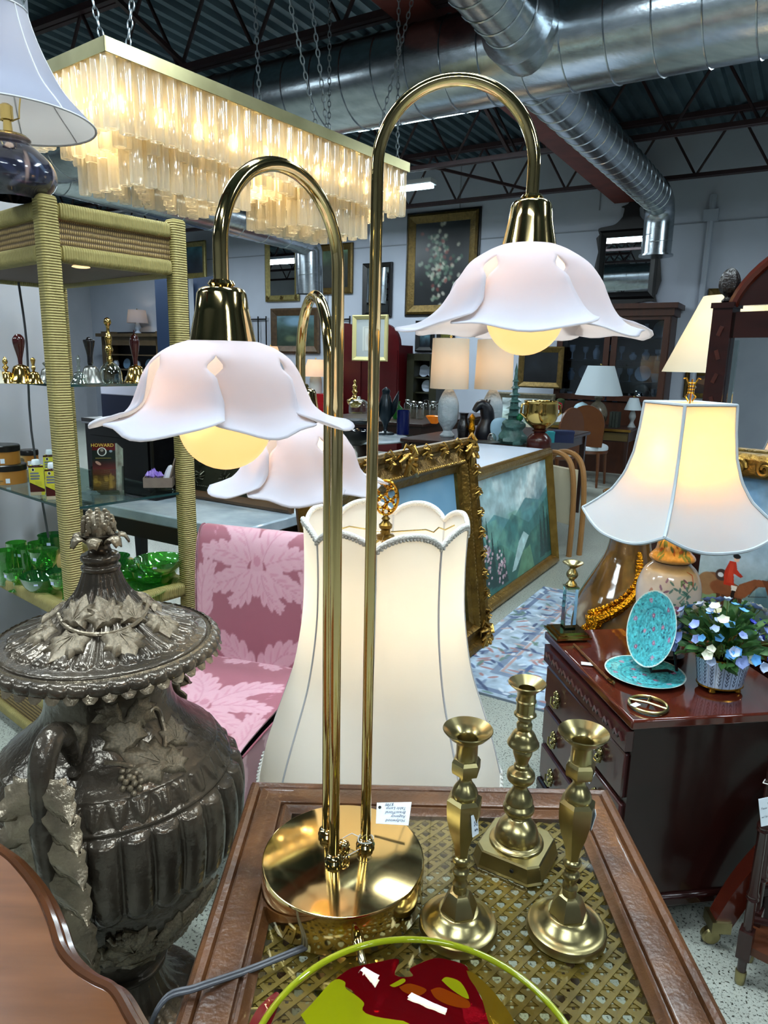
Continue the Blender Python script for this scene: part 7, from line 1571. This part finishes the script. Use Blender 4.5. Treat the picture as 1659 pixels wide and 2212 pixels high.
# brass goblet on wooden base
p = az(1163, 968, Z4); gb = thing('brass_urn_cup', 'gilt brass handled cup on a turned red wood base', 'cup', Vec((p.x, p.y, Z4)), R(15))
b = MB(); b.lathe(smooth_prof([(.085, 0), (.088, .06), (.06, .10), (.04, .115), (.055, .125), (.04, .135)], 3), 24); part('wood_base', b, mat('red_brown_wood', '#3a140f', .25), gb)
b = MB(); b.lathe(smooth_prof([(.035, .133), (.06, .15), (.105, .19), (.122, .25), (.118, .32), (.124, .335), (.112, .33), (.11, .25), (0, .16)], 4), 32); part('cup_bowl', b, M_bgold, gb)
for s in (-1, 1): b = MB(); b.tube([(s*.115, 0, .22), (s*.155, 0, .25), (s*.15, 0, .31), (s*.118, 0, .32)], .009, 8); part('handle', b, M_bgold, gb)
for lid, (px, py, w_, h, c, lb) in enumerate(((1183, 955, .095, .085, '#2f98a4', 'small turquoise card box beside the gilt cup'), (1216, 955, .15, .09, '#0c1c44', 'navy blue card box at the table end'))):
    p = az(px, py, Z4); t = thing('card_box', lb, 'box', Vec((p.x, p.y, Z4)), R(-10)); b = MB(); b.box((0, 0, h*.42), (w_, w_*.8, h*.84)); part('box_base', b, mat('box_%d' % lid, c, .5), t); b = MB(); b.box((0, 0, h*.9), (w_*1.05, w_*.85, h*.2)); part('box_lid', b, mat('box_%d' % lid, c, .5), t)
for k, (px, py) in enumerate(((1200, 935), (1170, 935), (1122, 935), (1090, 955))):
    p = az(px, py, Z4); b = MB(); b.lathe([(0, 0), (.045, .004), (.05, .06), (.03, .10), (0, .11)], 6, TR((0, 0, 0), (R(8), 0, .4), (1, .25, 1))); solo('paper_tag', b, mat('white_card', '#e3edf6', .6), ['white paper tag on the navy box', 'white paper tag on the turquoise box', 'white paper tag before the jade pagoda', 'white fan shell beside the jade pagoda'][k], 'tag', Vec((p.x, p.y, Z4+(.095 if k < 2 else .03 if k == 2 else .002))), .3*k)
item('red_apple', 1200, 930, Z4, [(0, .18), (.03, .182), (.045, .21), (.04, .245), (.015, .255), (0, .25)], mat('red_glass', '#b0142c', .15), 'shiny red glass apple above the navy box', 'ornament')
item('oval_plate', 1080, 952, Z4, [(0, 0), (.04, .0), (.075, .06), (.08, .13), (.05, .17), (0, .18)], mat('blue_rim_plate', '#9cc0d4', .25), 'pale blue rimmed plate on edge behind the tag', 'plate', 20, (1, .2, 1))
item('brass_figure', 1018, 948, Z4, [(.03, 0), (.02, .04), (.03, .08), (.018, .13), (.024, .17), (0, .2)], M_leaf, 'small gilt figure between the white lamps', 'figure')
item('black_vase', 1000, 946, Z4, [(.04, 0), (.05, .08), (.03, .16), (.04, .2)], M_blk, 'slim black vase next to the white lamp', 'vase'); item('crystal_ball', 1062, 955, Z4, [(0, 0), (.03, .01), (.035, .04), (.02, .065), (0, .07)], M_cry, 'small crystal ball before the horse head', 'ornament')
item('brass_tray', 1052, 958, Z4, [(0, .002), (.08, .003), (.09, .012), (.088, .013), (0, .006)], M_pew, 'flat pewter tray before the horse head', 'tray')
# round marble table
p = az(792, 946, .74); rt = thing('marble_table', 'round white marble topped table with ornaments', 'table', Vec((p.x-.03, p.y+.12, 0))); b = MB(); b.lathe([(0, .715), (.37, .715), (.38, .725), (.37, .74), (0, .74)], 48); part('table_top', b, M_marb, rt); b = MB(); b.lathe(smooth_prof([(.22, 0), (.2, .04), (.05, .12), (.06, .4), (.05, .6), (.15, .71)], 3), 20); part('pedestal', b, M_dkw, rt)
Z5 = .74
p = az(832, 938, Z5); bd_ = thing('bird_statue', 'dark bronze bird statue on the marble table', 'statue', Vec((p.x, p.y, Z5))); b = MB(); b.lathe(smooth_prof([(.08, 0), (.07, .015), (.02, .03), (.02, .08), (.05, .14), (.06, .22), (.045, .3), (.03, .34), (.035, .37), (0, .4)], 3), 14); part('body', b, mat('bronze_green', '#122028', .3, metal=.4), bd_)
for s in (-1, 1): b = MB(); b.lathe(smooth_prof([(.0, 0), (.045, .06), (.05, .14), (0, .24)], 3), 8, TR((s*.05, 0, .14), (0, R(s*14), 0), (.5, 1, 1))); part('wing', b, mat('bronze_green', '#122028', .3, metal=.4), bd_)
p = az(870, 938, Z5); b = MB(); b.lathe([(.055, 0), (.055, .20), (.05, .205), (.05, .19), (0, .19)], 28); solo('cobalt_cylinder_vase', b, mat('cobalt_glaze', '#0c1548', .15), 'tall cobalt blue cylinder vase on the marble table', 'vase', Vec((p.x, p.y, Z5)))
item('black_bowl', 770, 962, Z5, [(.04, 0), (.05, .01), (.12, .06), (.145, .11), (.14, .112), (.11, .06), (0, .02)], mat('black_glass', '#080a12', .1), 'shiny black bowl holding coloured glass on the marble table', 'bowl', 28)
# glassware table behind
table('glassware_table', 'dark table of glass and brass oddments behind the marble table', -4.15, -2.95, 5.55, 7.3, .80, M_dkw, M_dkw)
Z6 = .80
gj = [(.03, 0), (.034, .005), (.034, .09), (.02, .11), (.02, .125), (.026, .13), (0, .14)]
for k, (px, py) in enumerate(((893, 903), (907, 905), (920, 900), (935, 903), (948, 902), (880, 898))): item('apothecary_jar', px, py, Z6, [(r*1.15, z*1.25) for r, z in gj], M_cry if k % 2 else clear_glass('smoke_glass', '#d6d8c8', .25), ['stoppered glass jar with silvery lid, end of the row', 'clear stoppered jar next to the end jar', 'stoppered jar in the middle of the row', 'clear stoppered jar beside the white lamp side', 'stoppered jar closest to the white lamp', 'stoppered jar beside the cobalt vase'][k], 'jar', grp='row of apothecary jars')
item('green_glass_vase', 856, 905, Z6, [(.03, 0), (.06, .06), (.065, .10), (.03, .14), (.04, .17)], M_gd, 'small teal glass vase behind the bird statue', 'vase'); item('brass_decanter', 766, 880, Z6, [(.05, 0), (.09, .05), (.09, .09), (.03, .13), (.025, .17), (.04, .19), (.02, .21), (.03, .25), (.012, .28), (.02, .31), (0, .33)], M_bgold, 'brass stoppered decanter between the lamp poles', 'decanter')
item('glass_cloche', 775, 892, Z6, [(.11, 0), (.11, .08), (.08, .13), (.02, .15), (.02, .17), (0, .175)], M_cry, 'clear glass cloche below the brass decanter', 'cloche', 24); item('black_tray', 770, 915, Z6, [(0, .002), (.12, .003), (.14, .03), (.138, .032), (0, .008)], M_blk, 'round black tray holding the glass cloche', 'tray', 24)
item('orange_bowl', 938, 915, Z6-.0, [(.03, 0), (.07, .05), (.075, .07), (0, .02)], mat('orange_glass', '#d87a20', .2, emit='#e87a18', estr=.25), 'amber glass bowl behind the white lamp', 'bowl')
# desk, chair and lamp group before the china cabinet
ZD = .65; P1, P2 = az(1196, 915, ZD), az(1354, 932, ZD); dA0, dA1, dB = ab(P1)[0], ab(P2)[0], (ab(P1)[1]+ab(P2)[1])/2
dk = table('writing_desk', 'dark writing desk with gilt trim before the china cabinet', dA0-.1, dA1, dB, dB+.6, ZD, M_dkw, M_dkw, .03, .045, 'desk', .12)
w_ = dA1-dA0+.1; b = MB(); b.box((0, -.302, ZD-.015), (w_, .006, .028)); part('gilt_edge', b, M_giltL, dk)
for k in range(3): b = MB(); b.box((-w_/3+k*w_/3, -.265, ZD-.09), (w_/3-.06, .03, .09)); part('drawer', b, mat('olive_drawer', '#4a3c1c', .4), dk)
DM = TR(B((dA0-.1+dA1)/2, dB+.3, ZD), (0, 0, -PHI))
lamp(0, 0, 0, None, [(.06, 0), (.11, .06), (.12, .16), (.08, .25), (.03, .29), (.05, .33), (.02, .36)], mat('mottled_vase', '#5d5548', .25, col2='#7a7060', scale=20), (.27, .36, .15, .70, pleat), M_wsh, 'vase lamp with white pleated shade on the writing desk', 0, at=DM @ Vec((.06, .0, 0)))
lamp(0, 0, 0, None, [(.05, 0), (.02, .06), (.04, .12), (.02, .2)], mat('grey_stone', '#8a8f90', .4), (.10, .20, .05, .34, pleat), M_wsh, 'small grey lamp with white shade at the desk end', 0, at=DM @ Vec((w_*.42, .12, 0)))
def dput(name, x, y, prof, m, label, cat, sc=(1, 1, 1), n=20): b = MB(); b.lathe(smooth_prof(prof, 3), n, TR((0, 0, 0), (0, 0, 0), sc)); solo(name, b, m, label, cat, DM @ Vec((x, y, 0)), -PHI)
dput('mantel_clock', -.15, .08, [(.08, 0), (.10, .05), (.11, .14), (.08, .23), (0, .27)], mat('pale_blue_ceramic', '#a9c8d4', .25), 'pale oval ceramic clock on the writing desk', 'clock', (1, .5, 1)); dput('brass_bowl', -.06, -.2, [(.03, 0), (.07, .08), (.05, .16), (.03, .2)], M_bgold, 'round brass vase behind the chair back', 'vase'); dput('brass_pot', .13, -.22, [(.03, 0), (.08, .06), (.07, .13), (.04, .15)], M_bgold, 'squat brass pot on the desk before the lamp', 'pot'); dput('bud_vase', -.42, .1, [(.03, 0), (.035, .08), (.015, .14), (.03, .2), (.05, .28), (0, .3)], mat('green_bud', '#39492c', .5), 'slim vase of green sprigs on the desk', 'vase')
for k in range(5): b = MB(); b.box((0, 0, 0), (.25, .17, .024)); solo('stacked_book', b, mat('old_book_%d' % (k % 2), ['#5f5f3c', '#8a845c'][k % 2], .6), 'olive cloth book in the pile on the desk', 'book', DM @ Vec((-.36, -.15, .0125+.025*k)), -PHI+.05*k, 'books piled on the desk')
for k in range(3): b = MB(); b.box((0, 0, .09), (.03, .14, .18)); solo('standing_book', b, mat('dark_book', '#1d241c', .6), 'dark green book standing on the desk by the lamp', 'book', DM @ Vec((.25+.035*k, -.05, 0)), -PHI, 'books standing on the desk')
# balloon back chairs
M_chw = mat('chair_walnut', '#502a0f', .35, col2='#5f3512', scale=5)
def side_chair(px, py, rz, label):
    p = az(px, py, 0); t = thing('side_chair', label, 'chair', Vec((p.x, p.y, 0)), rz, 'walnut side chairs at the desk')
    b = MB(); b.lathe(smooth_prof([(.0, .40), (.19, .405), (.215, .43), (.20, .465), (.12, .485), (0, .49)], 4), 24); part('seat_cushion', b, mat('white_seat', '#ced9df', .7), t)
    b = MB(); b.lathe([(.20, .37), (.215, .38), (.21, .41)], 24); part('seat_rail', b, M_chw, t)
    out = [(-.19, .46)]+[(.205*math.cos(R(180-a)), .70+.22*math.sin(R(a))) for a in range(0, 181, 15)]+[(.19, .46)]; b = MB(); b.prism(out, -.012, .012, TR((0, -.19, 0)) @ UPR); part('backrest', b, M_chw, t)
    for sx in (-1, 1):
        for sy in (-1, 1): b = MB(); b.tube([(sx*.15, sy*.15, .39), (sx*.16, sy*.16, .2), (sx*.17, sy*(.19 if sy < 0 else .17), 0)], [.022, .018, .012], 8); part('leg', b, M_chw, t)
    return t
side_chair(1265, 1046, -PHI, 'walnut round backed chair pushed up to the writing desk'); side_chair(1192, 1062, -PHI+R(70), 'walnut round backed chair half hidden behind its neighbour')
# bentwood arm chair beyond the landscape, dark table with slim leg
t = thing('bentwood_chair', 'tan bentwood folding chair standing folded beyond the landscape painting', 'chair', B(-1.49, 4.98, 0), -PHI+R(60)); M_bent = mat('tan_bentwood', '#8a6236', .4, col2='#9c7040', scale=8)
for s in (-1, 1):
    b = MB(); b.tube(smooth_prof([(s*.05, .20, 0), (s*.05, .21, .4), (s*.05, .17, .66), (s*.05, 0, .73), (s*.05, -.15, .66), (s*.05, -.20, .4), (s*.05, -.20, 0)], 5), .02, 8); part('arm_frame', b, M_bent, t)
b = MB(); b.box((0, 0, .42), (.05, .30, .40)); part('folded_seat', b, mat('cream_cushion', '#cfc6a8', .8), t)
# pleated lamp behind the standing mirror, on a small table
p = ad(1572, 740, 3.7); zb0 = ad(1572, 806, 3.7).z; lt = table('lamp_table', 'small dark table under the pleated lamp behind the mirror', ab(p)[0]-.25, ab(p)[0]+.25, ab(p)[1]-.25, ab(p)[1]+.25, .70, M_dkw, M_dkw)
zz = zb0-.70; lamp(0, 0, 0, None, [(.07, 0), (.08, .03), (.03, .08), (.07, zz*.5), (.06, zz*.75), (.02, zz)], mat('brown_ceramic', '#4a3626', .3), (.27, zz+.0, .125, zz+.345, lambda th, i: 1+.02*math.cos(40*th)), M_pleat, 'lamp with pleated cream coolie shade behind the standing mirror', 2.2, at=Vec((p.x, p.y, .7005)), col=(1, .78, .45))
